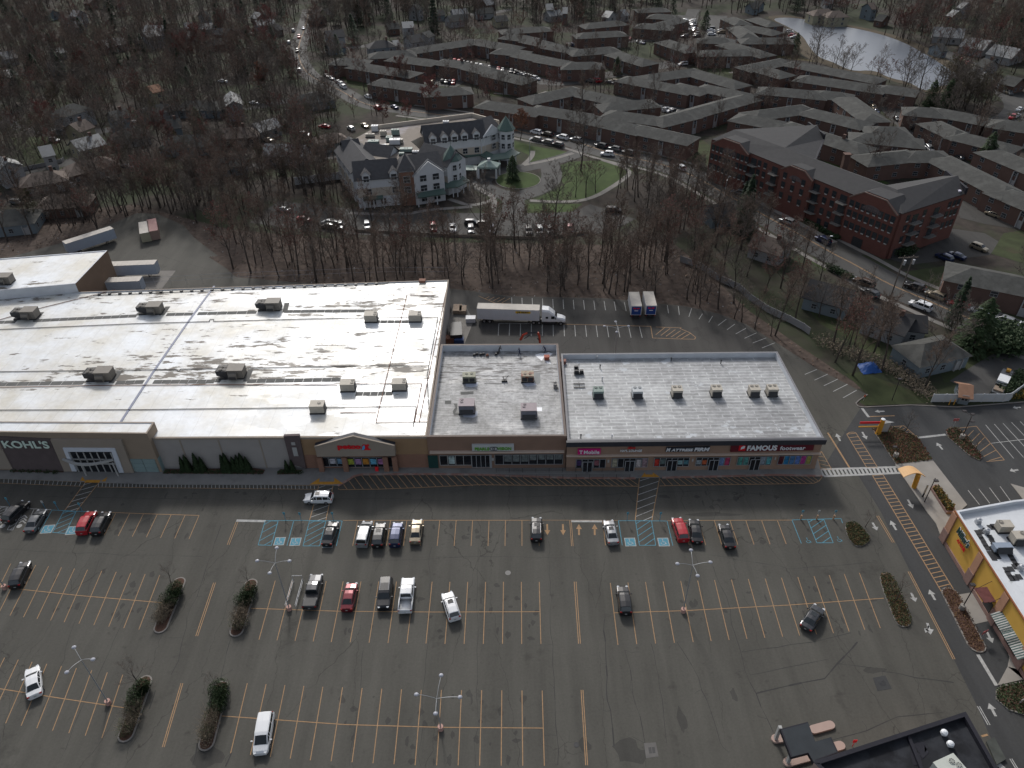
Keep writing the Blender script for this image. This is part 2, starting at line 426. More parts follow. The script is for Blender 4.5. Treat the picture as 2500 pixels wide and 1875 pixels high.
pline(BLU,[J(665,1135),J(820,1142),J(980,1150),J(1150,1155)]);line(BLU,J(668,1137),J(515,1410));line(BLU,J(1120,1155),J(1000,1440))
hatch(BLU,[J(820,1150),J(980,1153),J(840,1435),J(675,1422)],4,1.4)
access(J(614,1380),1.3,(J(668,1137),J(515,1410)));access(J(935,1396),1.3,(J(668,1137),J(515,1410)))
pline(BLU,[I(720,65),I(880,60),I(1035,56),I(1045,85)]);line(BLU,I(720,65),I(780,216))
hatch(BLU,[I(820,62),I(925,62),I(985,212),I(880,212)],4,1.5);access(I(825,198),1.1,None,False);access(I(1024,190),1.1,None,False)
# pale bays, bottom left of the front row
pline(WHT,[J(-200,1078),J(0,1087),J(330,1115),J(660,1130)]);line(WHT,J(440,1122),J(305,1395));line(WHT,J(100,1100),J(-60,1390))
hatch(WHT,[J(245,1115),J(320,1118),J(165,1392),J(95,1388)],5,1.2);hatch(WHT,[J(20,1092),J(95,1098),J(-20,1290),J(-110,1280)],4,1.2)
for ox in(0,235):
 for k in range(3):pline(WHT,[J(5+ox+k*12,1305-k*34-0),J(55+ox+k*14,1270-k*34),J(95+ox+k*10,1305-k*34)],.22)
 c=gp(J(35+ox*.91,1340));WHT.add([(c.x+.45*cos(i*pi/6),c.y+.45*sin(i*pi/6),ZP)for i in range(12)],[tuple(range(12))])
# middle and lower rows
row(YEL,[(-1,G(70,345),G(-90,668)),(1,G(230,355),G(65,680)),(5,G(563,385),G(413,722)),(11-1,G(1027,420),G(893,770))],lo=-2)
pline(YEL,[G(-120,488),G(0,496),G(500,550),G(1040,597)])
row(YEL,[(0,G(1770,455),G(1665,835)),(4,H(21,460),G(2130,850)),(10,H(707,463),H(675,862)),(15,H(1281,463),H(1292,862))])
pline(YEL,[G(1615,633),H(0,652),H(600,657),H(1285,655)])
row(YEL,[(0,G(1590,1115),G(1483,1565)),(4,G(2076,1138),G(1995,1610)),(9,H(523,1158),H(483,1642)),(15,H(1300,1162),H(1314,1645))])
pline(YEL,[G(1425,1325),G(2212,1380),H(640,1398),H(1305,1403)])
row(YEL,[(0,G(30,950),G(-160,1330)),(2,G(207,977),G(37,1372)),(5,G(492,1017),G(338,1420)),(8,G(790,1060),G(655,1467))],lo=-1)
pline(YEL,[G(-120,1135),G(0,1150),G(400,1213),G(805,1273)])
row(YEL,[(0,H(1738,470),H(1787,868)),(4,I(5,458),I(85,850)),(9,I(548,442),I(660,815)),(12,I(862,427),I(987,793)),(15,I(1153,405),I(1288,760))])
pline(YEL,[H(1765,662),I(35,648),I(700,612),I(1310,568)])
for a,b in((G(1380,468),G(1265,812)),(G(1170,1115),G(1050,1525)),(H(1512,462),H(1540,860)),(H(1556,1158),H(1586,1642)),(I(1270,38),I(1372,210)),(I(1472,397),I(1762,960))):
 for dx in(-6,6):line(YEL,(a[0]+dx*S,a[1]),(b[0]+dx*S,b[1]),.11)
line(YEL,F(950,1150),F(1090,1375),.3)
for x in(1332,1433):arrow(YEL,H(x,92),H(x+2,163))
for x in(1537,1638):arrow(YEL,H(x,162),H(x-1,92))
for a,b in((F(1030,1203),F(1006,1155)),(F(1172,1145),F(1200,1193)),(F(1688,1258),F(1650,1213)),(F(1315,1012),F(1252,1014)),(F(2175,1388),F(2120,1396)),(F(2190,986),F(2140,990)),
(I(1238,82),I(1267,133)),(I(1390,130),I(1353,68)),(I(1486,533),I(1515,592)),(I(1640,580),I(1602,512)),(I(1972,783),I(2010,857)),(I(2030,1327),I(1985,1242)),(F(1465,1580),F(1498,1637))):
 arrow(WHT,a,b,.35,1.1)
arrow(WHT,I(1590,728),I(1612,803),.35,1.3,head=.5);arrow(WHT,I(1600,745),I(1577,790),.2,.8)
# front fire lane: white ladder, then striped zone, crossings
ladder(WHT,[J(-120,728),J(1100,776),J(1075,830),J(-120,783)],21,.1,0,YEL);ladder(WHT,[J(1270,786),D(2045,1490),D(2040,1514),J(1250,840)],58,.1,.3,YEL)
for q,n in(([J(1100,775),J(1270,785),J(985,1147),J(835,1138)],5),([D(2050,1488),D(2142,1488),G(2095,68),G(1990,68)],6),([E(1925,1440),E(2055,1440),H(2005,68),H(1898,68)],6)):
 line(YEL,q[0],q[3],.14);line(YEL,q[1],q[2],.14);hatch(WHT,q,n,1.0,.12,False)
ZT=[(0,E(-10,1508),E(-5,1516)),(3,E(90,1432),E(150,1512)),(4,E(140,1425),E(205,1512)),(14,E(600,1422),E(665,1495)),(22,E(960,1430),E(1040,1488)),(43,E(1860,1447),E(1925,1493))]
row(YEL,ZT,.13)
row(YEL,[(0,E(2060,1450),E(2095,1492)),(4,F(30,1442),F(100,1490)),(12,F(340,1436),F(425,1483)),(24,F(780,1430),F(850,1474)),(26,F(850,1430),F(890,1462))],.13)
pline(YEL,[E(0,1516),E(250,1513),E(500,1503),E(900,1484),E(1300,1489),E(1925,1494)],.14);pline(YEL,[E(2055,1492),F(0,1489),F(430,1482),F(860,1476),F(895,1460),F(915,1432)],.14)
# right-hand lanes
ladder(YEL,[F(1072,1160),F(1200,1372),F(1270,1372),F(1132,1152)],9,.13);ladder(YEL,[F(1238,1425),I(1680,524),I(1755,505),F(1305,1420)],30,.14)
pline(YEL,[F(1072,1160),F(1090,1148),F(1115,1146),F(1132,1152)],.13)
ladder(WHT,[F(900,1386),F(1400,1370),F(1418,1408),F(925,1430)],19,.45)
line(WHT,F(1530,1182),F(1708,1162),.5);line(WHT,F(1170,992),F(1214,1050),.5);line(YEL,F(1214,1046),F(1380,1041),.2)
row(WHT,[(0,F(1965,1100),F(2145,1315)),(4,F(2187,1078),F(2400,1290))],.12);line(WHT,F(2000,1218),F(2400,1170),.12)
row(WHT,[(0,F(1852,1520),F(1925,1612)),(3,F(2058,1495),F(2125,1588)),],.12)
for q in([F(1345,1113),F(1440,1105),F(1530,1185)],[F(1780,1122),F(1905,1108),F(2085,1325),F(1970,1336)]):pline(YEL,q,.13)
row(YEL,[(0,F(1425,1108),F(1405,1125)),(5,F(1525,1170),F(1490,1172))],.12);row(YEL,[(0,F(1850,1115),F(1800,1165)),(3,F(1962,1175),F(1890,1250)),(6,F(2070,1305),F(1985,1330))],.12)
hatch(YEL,[F(880,1290),F(910,1270),F(975,1385),F(905,1385)],4,-.8);
line(WHT,I(1915,930),I(2035,1130),.5);[line(WHT,(I(1912,1263)[0]+k,I(1912,1263)[1]),(I(1980,1383)[0]+k,I(1980,1383)[1]),.12)for k in(0,5)]
[line(WHT,(I(2120,1600)[0]+k,I(2120,1600)[1]),(I(2180,1700)[0]+k,I(2180,1700)[1]),.12)for k in(0,5)];arrow(WHT,I(2075,1700),I(2050,1618),.4,1.2);line(YEL,I(1938,1456),I(1978,1445),.25)
# back lot
for a,b in(((75,350),(57,405)),((145,385),(122,420)),((210,400),(185,440)),((298,420),(245,460)),((352,452),(303,488)),((425,478),(358,515)),((492,508),(415,543)),((555,540),(468,573)),((610,572),(527,605)),
((880,743),(803,775)),((950,773),(865,812)),((1015,805),(925,848)),((1077,838),(985,885)),((1135,877),(1050,925))):
 line(WHT,F(*a),F(*b),.15)
row(WHT,[(0,E(1104,280),E(1106,335)),(5,E(1434,293),E(1438,355)),(9,E(1698,303),E(1707,362)),(11,E(1828,310),E(1840,368))],.15)
row(WHT,[(0,E(2105,330),E(2112,382)),(1,E(2175,335),E(2182,392))],.15)
row(WHT,[(0,E(1022,447),E(1017,525)),(6,E(1440,456),E(1443,530)),(13,E(1925,467),E(1943,540))],.15)
line(WHT,E(1022,447),E(1300,450),.15);pline(YEL,[E(1430,452),E(1700,458),E(1998,466),E(2010,541),F(0,547),F(95,549),F(100,535),F(60,505),F(0,480),E(2195,476),E(2030,470)],.15)
row(YEL,[(0,E(2090,472),E(2030,520)),(5,F(70,510),F(10,545))],.15)
pline(YEL,[E(890,270),E(1000,318),E(1100,318)],.15);row(YEL,[(0,E(960,275),E(930,290)),(4,E(1095,285),E(1040,315))],.15)
# roof-like dashed concrete apron at the loading corner and the yellow kerb ramps
for p in([J(1035,765),J(1065,708),J(1105,772)],[J(1300,772),J(1385,715),J(1360,775)],[D(1990,1487),D(2055,1445),D(2052,1485)],[D(2150,1442),D(2205,1480),D(2150,1485)],
[E(1935,1440),E(1960,1407),E(1968,1438)],[E(2010,1407),E(2055,1438),E(2015,1440)]):
 ORG.poly([tuple(gp(q)+Vector((0,0,.16)))for q in p])
for a,b in((D(2052,1477),D(2150,1477)),(E(1962,1430),E(2013,1430)),(J(1100,770),J(1290,772))):ribbon(ORG,[gp(a),gp(b)],.7,.16)
for mb,m,nm in((YEL,M_YEL,'yellow_road_marking'),(WHT,M_WHT,'white_road_marking'),(BLU,M_BLU,'blue_road_marking'),(ORG,M_ORG,'orange_kerb_ramp_marking')):
 o=mb.obj(nm,m,kind='structure');o.name=nm
# sealed cracks, stains, patches
CRK,STN=MB(),MB();rk=random.Random(31)
def crack(pts,w=.07):
 P=[gp(p)for p in pts];Q=[P[0]]
 for i in range(len(P)-1):
  n=max(2,int((P[i+1]-P[i]).length/1.6));off=0
  for k in range(1,n+1):off=off*.6+rk.gauss(0,.13);q=P[i].lerp(P[i+1],k/n);Q.append(q+Vector((off,off*.5,0))if k<n else q)
 for i in range(len(Q)-1):ribbon(CRK,[Q[i],Q[i+1]],w*rk.uniform(.5,1.5),.0275+.003*rk.random())
 if w>.05:
  for q in Q[::4]:
   a=rk.random()*6.28;e=q+Vector((cos(a),sin(a),0))*rk.uniform(.5,2.2);ribbon(CRK,[q,(q+e)/2+Vector((rk.gauss(0,.15),rk.gauss(0,.15),0)),e],.035,.0275+.003*rk.random())
for pts,w in(([I(490,1180),I(700,1130),I(930,1085),I(1010,990),I(1140,850)],.16),([I(395,915),I(560,890),I(850,850),I(1100,790)],.06),([I(1010,990),I(1230,1015)],.06),([I(1300,1040),I(1420,1055),I(1520,1080),I(1760,1110)],.1),([I(450,1062),I(700,1010),I(950,960)],.05),([I(-20,850),I(120,1080),I(200,1300),I(260,1500)],.06),([I(330,730),I(400,950),I(490,1180),I(600,1430)],.08),([I(180,300),I(300,560),I(330,730)],.05),
([H(1700,700),H(1712,1000),H(1740,1290),H(1762,1520)],.13),([H(1370,870),H(1378,1150),H(1395,1450),H(1400,1640)],.06),([H(1830,900),H(1900,1250),H(1960,1500),H(1965,1650)],.07),([H(2000,860),H(2080,1300),H(2100,1500)],.05),([H(590,240),H(560,900),H(520,1650)],.04),([H(890,240),H(880,900),H(870,1650)],.04),([H(150,900),H(110,1300),H(60,1650)],.05),([H(1340,200),H(1350,700),H(1370,870)],.05),
([G(1420,100),G(1340,330),G(1200,750),G(1100,1060)],.07),([G(1500,780),G(1400,1150),G(1250,1640)],.06),([G(830,640),G(560,1200),G(370,1640)],.04),([G(640,320),G(420,900),G(250,1350)],.04),([G(1000,1160),G(960,1280)],.16),([G(1270,1500),G(1240,1640)],.2),([G(1490,1560),G(1450,1650)],.2),([H(60,30),H(300,22),H(560,15)],.04),([G(0,250),G(500,280),G(1300,300)],.04),([H(200,330),H(900,300),H(1600,310)],.04),([I(200,290),I(700,380),I(1250,340)],.05),([D(300,1560),D(1200,1575),D(1900,1590),E(200,1570),E(900,1590)],.05),([E(1000,1560),E(1500,1555),F(200,1520),F(700,1560)],.05),([F(1000,1450),F(1180,1540),F(1250,1655)],.05),([I(900,1500),I(1200,1420),I(1400,1330),I(1700,1300)],.07),([F(300,360),E(1900,400),E(1300,420)],.05),([D(1340,100),D(1200,60),A(900,1600)],.06)):crack(pts,w)
def stain(c,rx,ry):
 k=13;ph=rk.random()*6;STN.poly([(c.x+rx*(1+.3*sin(2*t+ph)+rk.uniform(-.15,.15))*cos(t),c.y+ry*(1+.25*sin(3*t+ph)+rk.uniform(-.15,.15))*sin(t),.0215+2.5e-5*len(STN.f))for t in[i*2*pi/k for i in range(k)]])
for p,rx,ry in((H(1860,1555),2.2,1.5),(H(1940,1570),.9,.6),(H(1575,1515),.7,.9),(G(1340,1590),1.8,1.4),(G(1290,1620),.6,1.3),(I(345,1190),.5,.9),(I(15,1350),.5,1.6),(I(1250,1030),1.3,.5),(G(1915,130),1.0,1.4),(G(930,110),1.2,1.6),(E(2080,1560),1.2,.4),(I(220,30),4,.5)):stain(gp(p),rx,ry)
for f,x0,x1,y0,y1,n in((G,350,1200,40,170,12),(H,100,1200,80,220,16),(G,100,1000,380,700,22),(H,0,1280,480,850,34),(H,0,1300,1180,1640,30),(I,0,1250,430,800,26),(I,300,700,70,220,6),(D,200,2200,1520,1650,14),(F,0,900,1500,1650,10)):
 for _ in range(n):stain(gp(f(rk.uniform(x0,x1),rk.uniform(y0,y1))),rk.uniform(.12,.5),rk.uniform(.15,.7))
CRK.obj('sealed_cracks',pm('crack_filler',(.03,.03,.029),.8,.2,1),kind='structure');STN.obj('oil_stains',asphalt('stained_asphalt',(.047,.0455,.041)),kind='structure')
# ------------------------------------------------------------------ pavements and kerbs
def slab(name,px,h,mat,kerb=M_KERB,kw=.18,**t):
 pts=W2(px);mb=MB();mb.prism(pts,.0,h)
 o=mb.obj(name,mat,kind='structure');return o
def kerbline(pts,w=.18,h=.15,mat=M_KERB,closed=False,name='kerb'):
 mb=MB();P=[Vector((p[0],p[1],0))for p in pts]
 if closed:P=P+[P[0],P[1]]
 n=len(P);Ls=[];Rs=[]
 for i in range(n):
  a=P[max(i-1,0)];b=P[min(i+1,n-1)];d=(b-a).normalized();nn=Vector((-d.y,d.x,0));Ls.append(P[i]+nn*w/2);Rs.append(P[i]-nn*w/2)
 if closed:Ls[0],Rs[0]=Ls[-2],Rs[-2];Ls[-1],Rs[-1]=Ls[1],Rs[1]
 for i in range(n-1-(1 if closed else 0)):
  a,b,c,d=Rs[i],Rs[i+1],Ls[i+1],Ls[i]
  mb.add([(a.x,a.y,0),(b.x,b.y,0),(c.x,c.y,0),(d.x,d.y,0),(a.x,a.y,h),(b.x,b.y,h),(c.x,c.y,h),(d.x,d.y,h)],[(4,5,6,7),(0,1,5,4),(2,3,7,6)])
 return mb.obj(name,mat,kind='structure')
FRONT=[J(-300,600),J(-300,722),J(0,735),J(1100,775),J(1270,784),D(1000,1484),D(2045,1488),E(-20,1492),E(0,1488),E(40,1462),E(90,1430),E(140,1418),E(600,1416),E(900,1420),E(1465,1440),E(1900,1443),F(0,1436),F(300,1430),F(600,1421),F(915,1428),F(905,1400),F(880,1300),F(860,1250),E(2000,1200),E(500,1200),D(1000,1230),D(0,1230)]
slab('front_pavement',FRONT,.15,M_CONCD)
kerbline(W2([E(-15,1494),E(40,1463),E(90,1431),E(140,1419),E(600,1417),E(900,1421),E(1465,1441),E(1900,1444)]),.4,.158,M_KERBR,name='red_kerb')
kerbline(W2([E(2070,1440),F(0,1437),F(300,1431),F(600,1422),F(915,1429)]),.4,.158,M_KERBR,name='red_kerb')
slab('side_pavement',[F(1382,1357),F(1625,1330),F(1845,1615),I(1800,10),I(1720,175),I(2215,985),I(2175,985),I(2110,905),I(1990,700),I(1860,480),I(1690,205),I(1645,90),I(1590,20)],.14,M_CONC2)
slab('side_pavement',[I(1775,548),I(1885,530),I(1995,712),I(1885,738)],.06,M_CONC2)
slab('side_pavement',[I(2100,892),I(2118,950),I(2105,1010),I(2040,1130),I(2212,1090),I(2500,1120),I(2400,1250),I(2205,970)],.13,M_CONC2)
slab('side_pavement',[F(2125,1480),F(2300,1530),F(2300,1640),F(2212,1590)],.14,M_CONC2)
kerbline(W2([F(1205,905),F(1150,942),F(1130,962),F(1145,982),F(1185,987),F(1480,973),F(1780,986),F(2212,953),(2900,931)]),.2,.15)
# loading apron, behind the shops
sheet('loading_apron',W2([E(735,330),E(800,325),E(860,430),E(800,580),E(700,580),E(690,420)]),.032,M_CONC)
sheet('loading_apron',W2([D(905,110),D(1130,108),D(1040,225),D(700,235),D(690,120)]),.032,M_CONC)
# ------------------------------------------------------------------ shopping centre
def Lz(x,y):return(730+x*340/2212,1050+y*340/2212)
def Mz(x,y):return(1030+x*380/2212,1050+y*380/2212)
def Nz(x,y):return(1390+x*380/2212,1050+y*380/2212)
def Oz(x,y):return(1680+x*380/2212,1050+y*380/2212)
def Pz(x,y):return(1080+x*340/2169,800+y*340/2169)
def Qz(x,y):return(x*420/2212,680+y*420/2212)
def wpx(w,p,out=0.0):
 o=Wall(w.a+w.n*out,w.b+w.n*out);return o.px(p)
M_UPW=None
def wrect(w,ll,ur,o0,o1,mat,parent,name,mb=None,mi=0):
 a=wpx(w,ll,o1);b=wpx(w,ur,o1)
 m=mb or MB();wbox(m,w,min(a[0],b[0]),max(a[0],b[0]),min(a[1],b[1]),max(a[1],b[1]),o0,o1,mi)
 return None if mb else m.obj(name,mat,parent)
def wpoly(w,pxs,o0,o1,mat,parent,name,sz=None):
 q=sz or[wpx(w,p,o1)for p in pxs];n=len(q);mb=MB()
 ar=sum(q[i][0]*q[(i+1)%n][1]-q[(i+1)%n][0]*q[i][1]for i in range(n))
 if ar<0:q=q[::-1]
 f=[w.pt(s,z,o1)for s,z in q];b=[w.pt(s,z,o0)for s,z in q]
 mb.add(f+b,[tuple(range(n)),tuple(range(2*n-1,n-1,-1))]+[(i,n+i,n+(i+1)%n,(i+1)%n)for i in range(n)])
 return mb.obj(name,mat,parent)
def roofmat(name,base,patch,thr,pscale,stretch,rough=(.42,.2),spec=.5,seam=None,blotch=0.0,tint=None,rthr=.5):
 m,nt,b=newmat(name);N=nt.nodes;L=nt.links
 tc=N.new('ShaderNodeTexCoord');P=tc.outputs['Object']
 def noise(sc,det,ro,st=(1,1,1),w=None):
  mp=N.new('ShaderNodeMapping');mp.inputs['Scale'].default_value=st;L.new(P,mp.inputs[0])
  n=N.new('ShaderNodeTexNoise');n.inputs['Scale'].default_value=sc;n.inputs['Detail'].default_value=det;n.inputs['Roughness'].default_value=ro
  if w is not None:mp.inputs['Location'].default_value=(w,w,0)
  L.new(mp.outputs[0],n.inputs['Vector']);return n.outputs['Fac']
 def mrg(x,a,c,o1=0.0,o2=1.0):
  r=N.new('ShaderNodeMapRange');r.inputs[1].default_value=a;r.inputs[2].default_value=c;r.inputs[3].default_value=o1;r.inputs[4].default_value=o2
  L.new(x,r.inputs[0]);return r.outputs[0]
 def math(op,x,y):
  q=N.new('ShaderNodeMath');q.operation=op
  for i,k in enumerate((x,y)):
   if isinstance(k,(int,float)):q.inputs[i].default_value=k
   else:L.new(k,q.inputs[i])
  return q.outputs[0]
 # broad bands where water gathers and the coating has worn away
 band=noise(.05,2,.5,(.12,1.6,1),3.0);fine=noise(pscale,7,.62,stretch)
 msk=mrg(math('ADD',math('MULTIPLY',band,.42),math('MULTIPLY',fine,.58)),thr,thr+.02)
 tintn=mrg(noise(.12,5,.6),.35,.65)
 c=N.new('ShaderNodeMixRGB');c.inputs[1].default_value=(*base,1);c.inputs[2].default_value=(*(tint or base),1);L.new(tintn,c.inputs[0])
 v=mrg(noise(.9,6,.7,(1,1,1),9),.3,.7,1-blotch,1+blotch*.3)
 cm=N.new('ShaderNodeMixRGB');cm.blend_type='MULTIPLY';cm.inputs[0].default_value=1;L.new(c.outputs[0],cm.inputs[1]);L.new(v,cm.inputs[2])
 out=cm.outputs[0]
 if seam:
  br=N.new('ShaderNodeTexBrick');br.inputs['Scale'].default_value=1.0;br.offset=.37
  br.inputs['Brick Width'].default_value=seam[0];br.inputs['Row Height'].default_value=seam[1];br.inputs['Mortar Size'].default_value=seam[2]
  br.inputs['Color1'].default_value=(1,1,1,1);br.inputs['Color2'].default_value=(seam[4],)*3+(1,);br.inputs['Mortar'].default_value=(seam[3],)*3+(1,)
  wv=N.new('ShaderNodeMixRGB');wv.blend_type='LINEAR_LIGHT';wv.inputs[0].default_value=.18
  wn_=N.new('ShaderNodeTexNoise');wn_.inputs['Scale'].default_value=.6;L.new(P,wn_.inputs['Vector']);L.new(P,wv.inputs[1]);L.new(wn_.outputs['Color'],wv.inputs[2])
  L.new(wv.outputs[0],br.inputs['Vector'])
  sm=N.new('ShaderNodeMixRGB');sm.blend_type='MULTIPLY';sm.inputs[0].default_value=1;L.new(out,sm.inputs[1]);L.new(br.outputs['Color'],sm.inputs[2]);out=sm.outputs[0]
 pm_=N.new('ShaderNodeMixRGB');pm_.inputs[2].default_value=(*patch,1);L.new(msk,pm_.inputs[0]);L.new(out,pm_.inputs[1])
 L.new(pm_.outputs[0],b.inputs['Base Color'])
 sp=N.new('ShaderNodeMapRange');sp.inputs[3].default_value=spec;sp.inputs[4].default_value=.08;L.new(msk,sp.inputs[0]);L.new(sp.outputs[0],b.inputs['Specular IOR Level'])
 pud=mrg(noise(.16,7,.6,(.6,1.2,1),5),rthr-.01,rthr+.01,rough[0],rough[1])
 L.new(pud,b.inputs['Roughness']);MATS[name]=m;return m
M_ROOFK=roofmat('white_coated_roof',(.66,.69,.72),(.17,.155,.135),.588,.75,(.28,1.1,1),(.5,.33),.5,(3.4,60.0,.07,.86,.96),.14,(.52,.5,.44),.5)
M_ROOFP=roofmat('worn_grey_roof',(.46,.465,.47),(.15,.145,.14),.566,1.0,(.3,2.2,1),(.62,.5),.35,(5.0,.5,.09,.72,.85),.5,(.32,.32,.315),.6)
M_ROOFF=roofmat('grey_shingle_roof',(.26,.265,.27),(.42,.44,.46),.585,.3,(.8,1.2,1),(.56,.48),.4,(4.5,.95,.1,1.3,.76),.35,(.39,.4,.405),.6)
M_WHITEP=pm('white_parapet',(.5,.52,.55),.7,.1,.6)
M_TAN=pm('tan_stucco',(.26,.205,.155),.9,.06,.5);M_TANB=pm('beige_stucco',(.27,.23,.19),.9,.06,.5)
M_TANL=pm('pale_stucco',(.3,.28,.265),.9,.06,.5);M_BRN=pm('brown_stucco',(.21,.135,.1),.9,.07,.5)
M_OCH=pm('ochre_stucco',(.27,.175,.1),.9,.07,.5);M_BRKR=brickmat('shop_brick',(.24,.125,.085),(.2,.105,.075),(.2,.14,.11))
M_MAU=pm('dark_mauve_block',(.1,.078,.078),.9,.1,.8);M_COPE=pm('metal_coping',(.16,.12,.1),.6,.1,1)
M_FASC=pm('dark_fascia',(.035,.037,.045),.5,.1,1);M_CREAMT=pm('cream_trim',(.5,.4,.33),.7,.06,1)
M_SGLASS=pm('shop_glass',(.012,.014,.018),.12,.2,1,spec=.6);M_MULL=pm('aluminium_mullion',(.25,.26,.27),.5,.1,2)
M_GRNPAN=pm('green_glass_panel',(.2,.27,.27),.5,.1,.5);M_DGREEN=pm('dark_green_door',(.015,.05,.045),.5,.1,1)
def roof_building(name,label,cat,px,z,rz_,wallm,roofm,t=.35,copem=None,group=None,H0=0.0,inm=None):
 """prism walls to z, roof deck at rz_, a parapet ring between"""
 P=[gp(p,z)for p in px];P2=[(p.x,p.y)for p in P];n=len(P2)
 if sum(P2[i][0]*P2[(i+1)%n][1]-P2[(i+1)%n][0]*P2[i][1]for i in range(n))<0:P2.reverse()
 cx=sum(p[0]for p in P2)/n;cy=sum(p[1]for p in P2)/n
 b=thing(name,label,cat,(0,0,0),0,group)
 inn=[]
 for i in range(n):
  a,c,d=Vector(P2[i-1]),Vector(P2[i]),Vector(P2[(i+1)%n])
  n1=Vector((-(c-a).y,(c-a).x)).normalized();n2=Vector((-(d-c).y,(d-c).x)).normalized()
  m_=(n1+n2).normalized();inn.append(c+m_*t/max(.4,m_.dot(n1)))
 w=MB()
 for i in range(n):
  j=(i+1)%n
  w.add([(*P2[i],H0),(*P2[j],H0),(*P2[j],z),(*P2[i],z)],[(0,1,2,3)])
 w.obj('wall',wallm,b)
 c=MB()
 for i in range(n):
  j=(i+1)%n
  c.add([(*P2[i],z),(*P2[j],z),(*inn[j],z),(*inn[i],z)],[(0,1,2,3)],0)
  c.add([(*inn[i],rz_),(*inn[j],rz_),(*inn[j],z),(*inn[i],z)],[(3,2,1,0)],1)
 c.obj('parapet',[copem or M_COPE,inm or M_WHITEP],b)
 r=MB();r.poly([(*p,rz_)for p in inn]);r.obj('roof',roofm,b)
 BLOCKS.append([(p[0],p[1])for p in P2])
 return b,P2
ZM,ZK,ZO,ZF,ZU=7.6,9.4,7.8,7.5,9.8
main,PMain=roof_building('store_building','long store with white coated roof and a beige gabled entrance reading petco','store',[D(985,1182),E(557,1172),E(700,165),D(500,243),D(-900,310),D(-900,1182)],ZM,ZM-.25,M_TANL,M_ROOFK,.3,M_TANB)
kohl,PK=roof_building('department_store','department store entrance block with KOHL\'S letters on a dark wall','department store',[J(1888,150),J(1985,0),J(-900,-10),J(-900,120)],ZK,ZK-.12,M_TAN,M_ROOFK,.3,M_TANB)
upper,PU=roof_building('warehouse_wing','taller stockroom wing with brown side wall behind the department store','warehouse',[D(485,190),(262,611),(-300,655),(-300,735)],ZU,ZU-.15,brickmat('brown_block',(.17,.115,.08),(.15,.1,.07),(.13,.1,.08)),M_ROOFK,.3,M_WHITEP)
shopP,PO=roof_building('optical_shop','brown optical shop with worn roof, under the PEARLE VISION sign','shop',[E(557,1175),E(1457,1170),E(1403,576),E(648,580)],ZO,ZO-1.55,M_BRN,M_ROOFP,.45,pm('brown_coping',(.08,.055,.045),.6,.1,1))
shopF,PF=roof_building('shop_row','tan row of four shops ending in the FAMOUS footwear store','shop row',[E(1462,1200),F(928,1184),F(627,627),E(1420,640)],ZF,ZF-1.15,pm('shop_row_tan',(.25,.17,.125),.9,.07,.5),M_ROOFF,.4,pm('grey_coping',(.15,.15,.16),.6,.1,1))
fw=MB();q=[gp(D(-900,312),ZM),gp(D(488,243),ZM),gp(D(478,190),ZU)]
wu=Wall(gp((-300,735),ZU),gp(D(485,190),ZU));wpoly(wu,None,0,.08,M_WHITEP,upper,'white_flashing',[(0,ZM-.2),(wu.L-.05,ZM-.2),(wu.L-.05,ZU-.05),(0,ZU-.05)])
# --- walls as drawing planes
wm=Wall(gp(D(985,1182),ZM),gp(E(557,1172),ZM));wk=Wall(gp(J(-900,120),ZK),gp(J(1888,150),ZK));wo=Wall(gp(E(557,1175),ZO),gp(E(1457,1170),ZO));wf=Wall(gp(E(1462,1200),ZF),gp(F(928,1184),ZF))
# department store front
wpoly(wk,[J(-40,190),J(640,222),J(640,230),J(825,645),J(145,620)],-.1,.25,M_MAU,kohl,'sign_wall')
text_on(wk,"KOHL'S",J(60,335),J(600,248),pm('pale_green_letters',(.55,.66,.58),.5,.03,1),kohl,.5,.022)
wpoly(wk,[J(645,228),J(1555,238),J(1720,655),J(1590,655),J(1470,342),J(805,338),J(985,638),J(825,640)],-.1,.45,M_TANB,kohl,'portal')
wpoly(wk,[J(805,336),J(1475,342),J(1592,655),J(1530,655),J(1430,385),J(868,385),J(985,638),J(925,636)],-.1,.6,pm('white_portal_frame',(.52,.55,.6),.6,.04,1),kohl,'portal_frame')
ent=MB();a=wpx(wk,J(985,645),.3);b_=wpx(wk,J(1535,655),.3);zt=wpx(wk,J(1000,388),.3)[1]
wbox(ent,wk,a[0]-1.0,b_[0]+.1,.16,zt,.0,.18);ent.obj('recess_glass',M_SGLASS,kohl)
for k in range(8):
 m=MB();s_=a[0]-.8+(b_[0]-a[0]+.8)*k/7;wbox(m,wk,s_-.09,s_+.09,.16,zt-.1,.18,.3);m.obj('mullion',M_FRAMEW,kohl)
for zz in(.42,.62):m=MB();wbox(m,wk,a[0]-.8,b_[0],zt*zz,zt*zz+.25,.18,.33);m.obj('transom',M_FRAMEW,kohl)
m=MB();n_=16
for k in range(n_):
 t0,t1=k/n_,(k+1)/n_;s0=a[0]-1.2+(b_[0]-a[0]+1.4)*t0;s1=a[0]-1.2+(b_[0]-a[0]+1.4)*t1
 o0=.7+1.4*sin(pi*t0);o1=.7+1.4*sin(pi*t1);zc=zt*.66
 P=[wk.pt(s0,zc,o0-.4),wk.pt(s1,zc,o1-.4),wk.pt(s1,zc,o1),wk.pt(s0,zc,o0)]
 m.prism([(p.x,p.y)for p in P],zc,zc+.35)
m.obj('curved_canopy',M_FRAMEW,kohl)
for k in(J(1070,605),J(1480,605)):
 c=wpx(wk,k,1.2);m=MB();m.cyl(wk.pt(c[0],.15,1.2),wk.pt(c[0],zt*.66,1.2),.14);m.obj('column',M_FRAMEW,kohl)
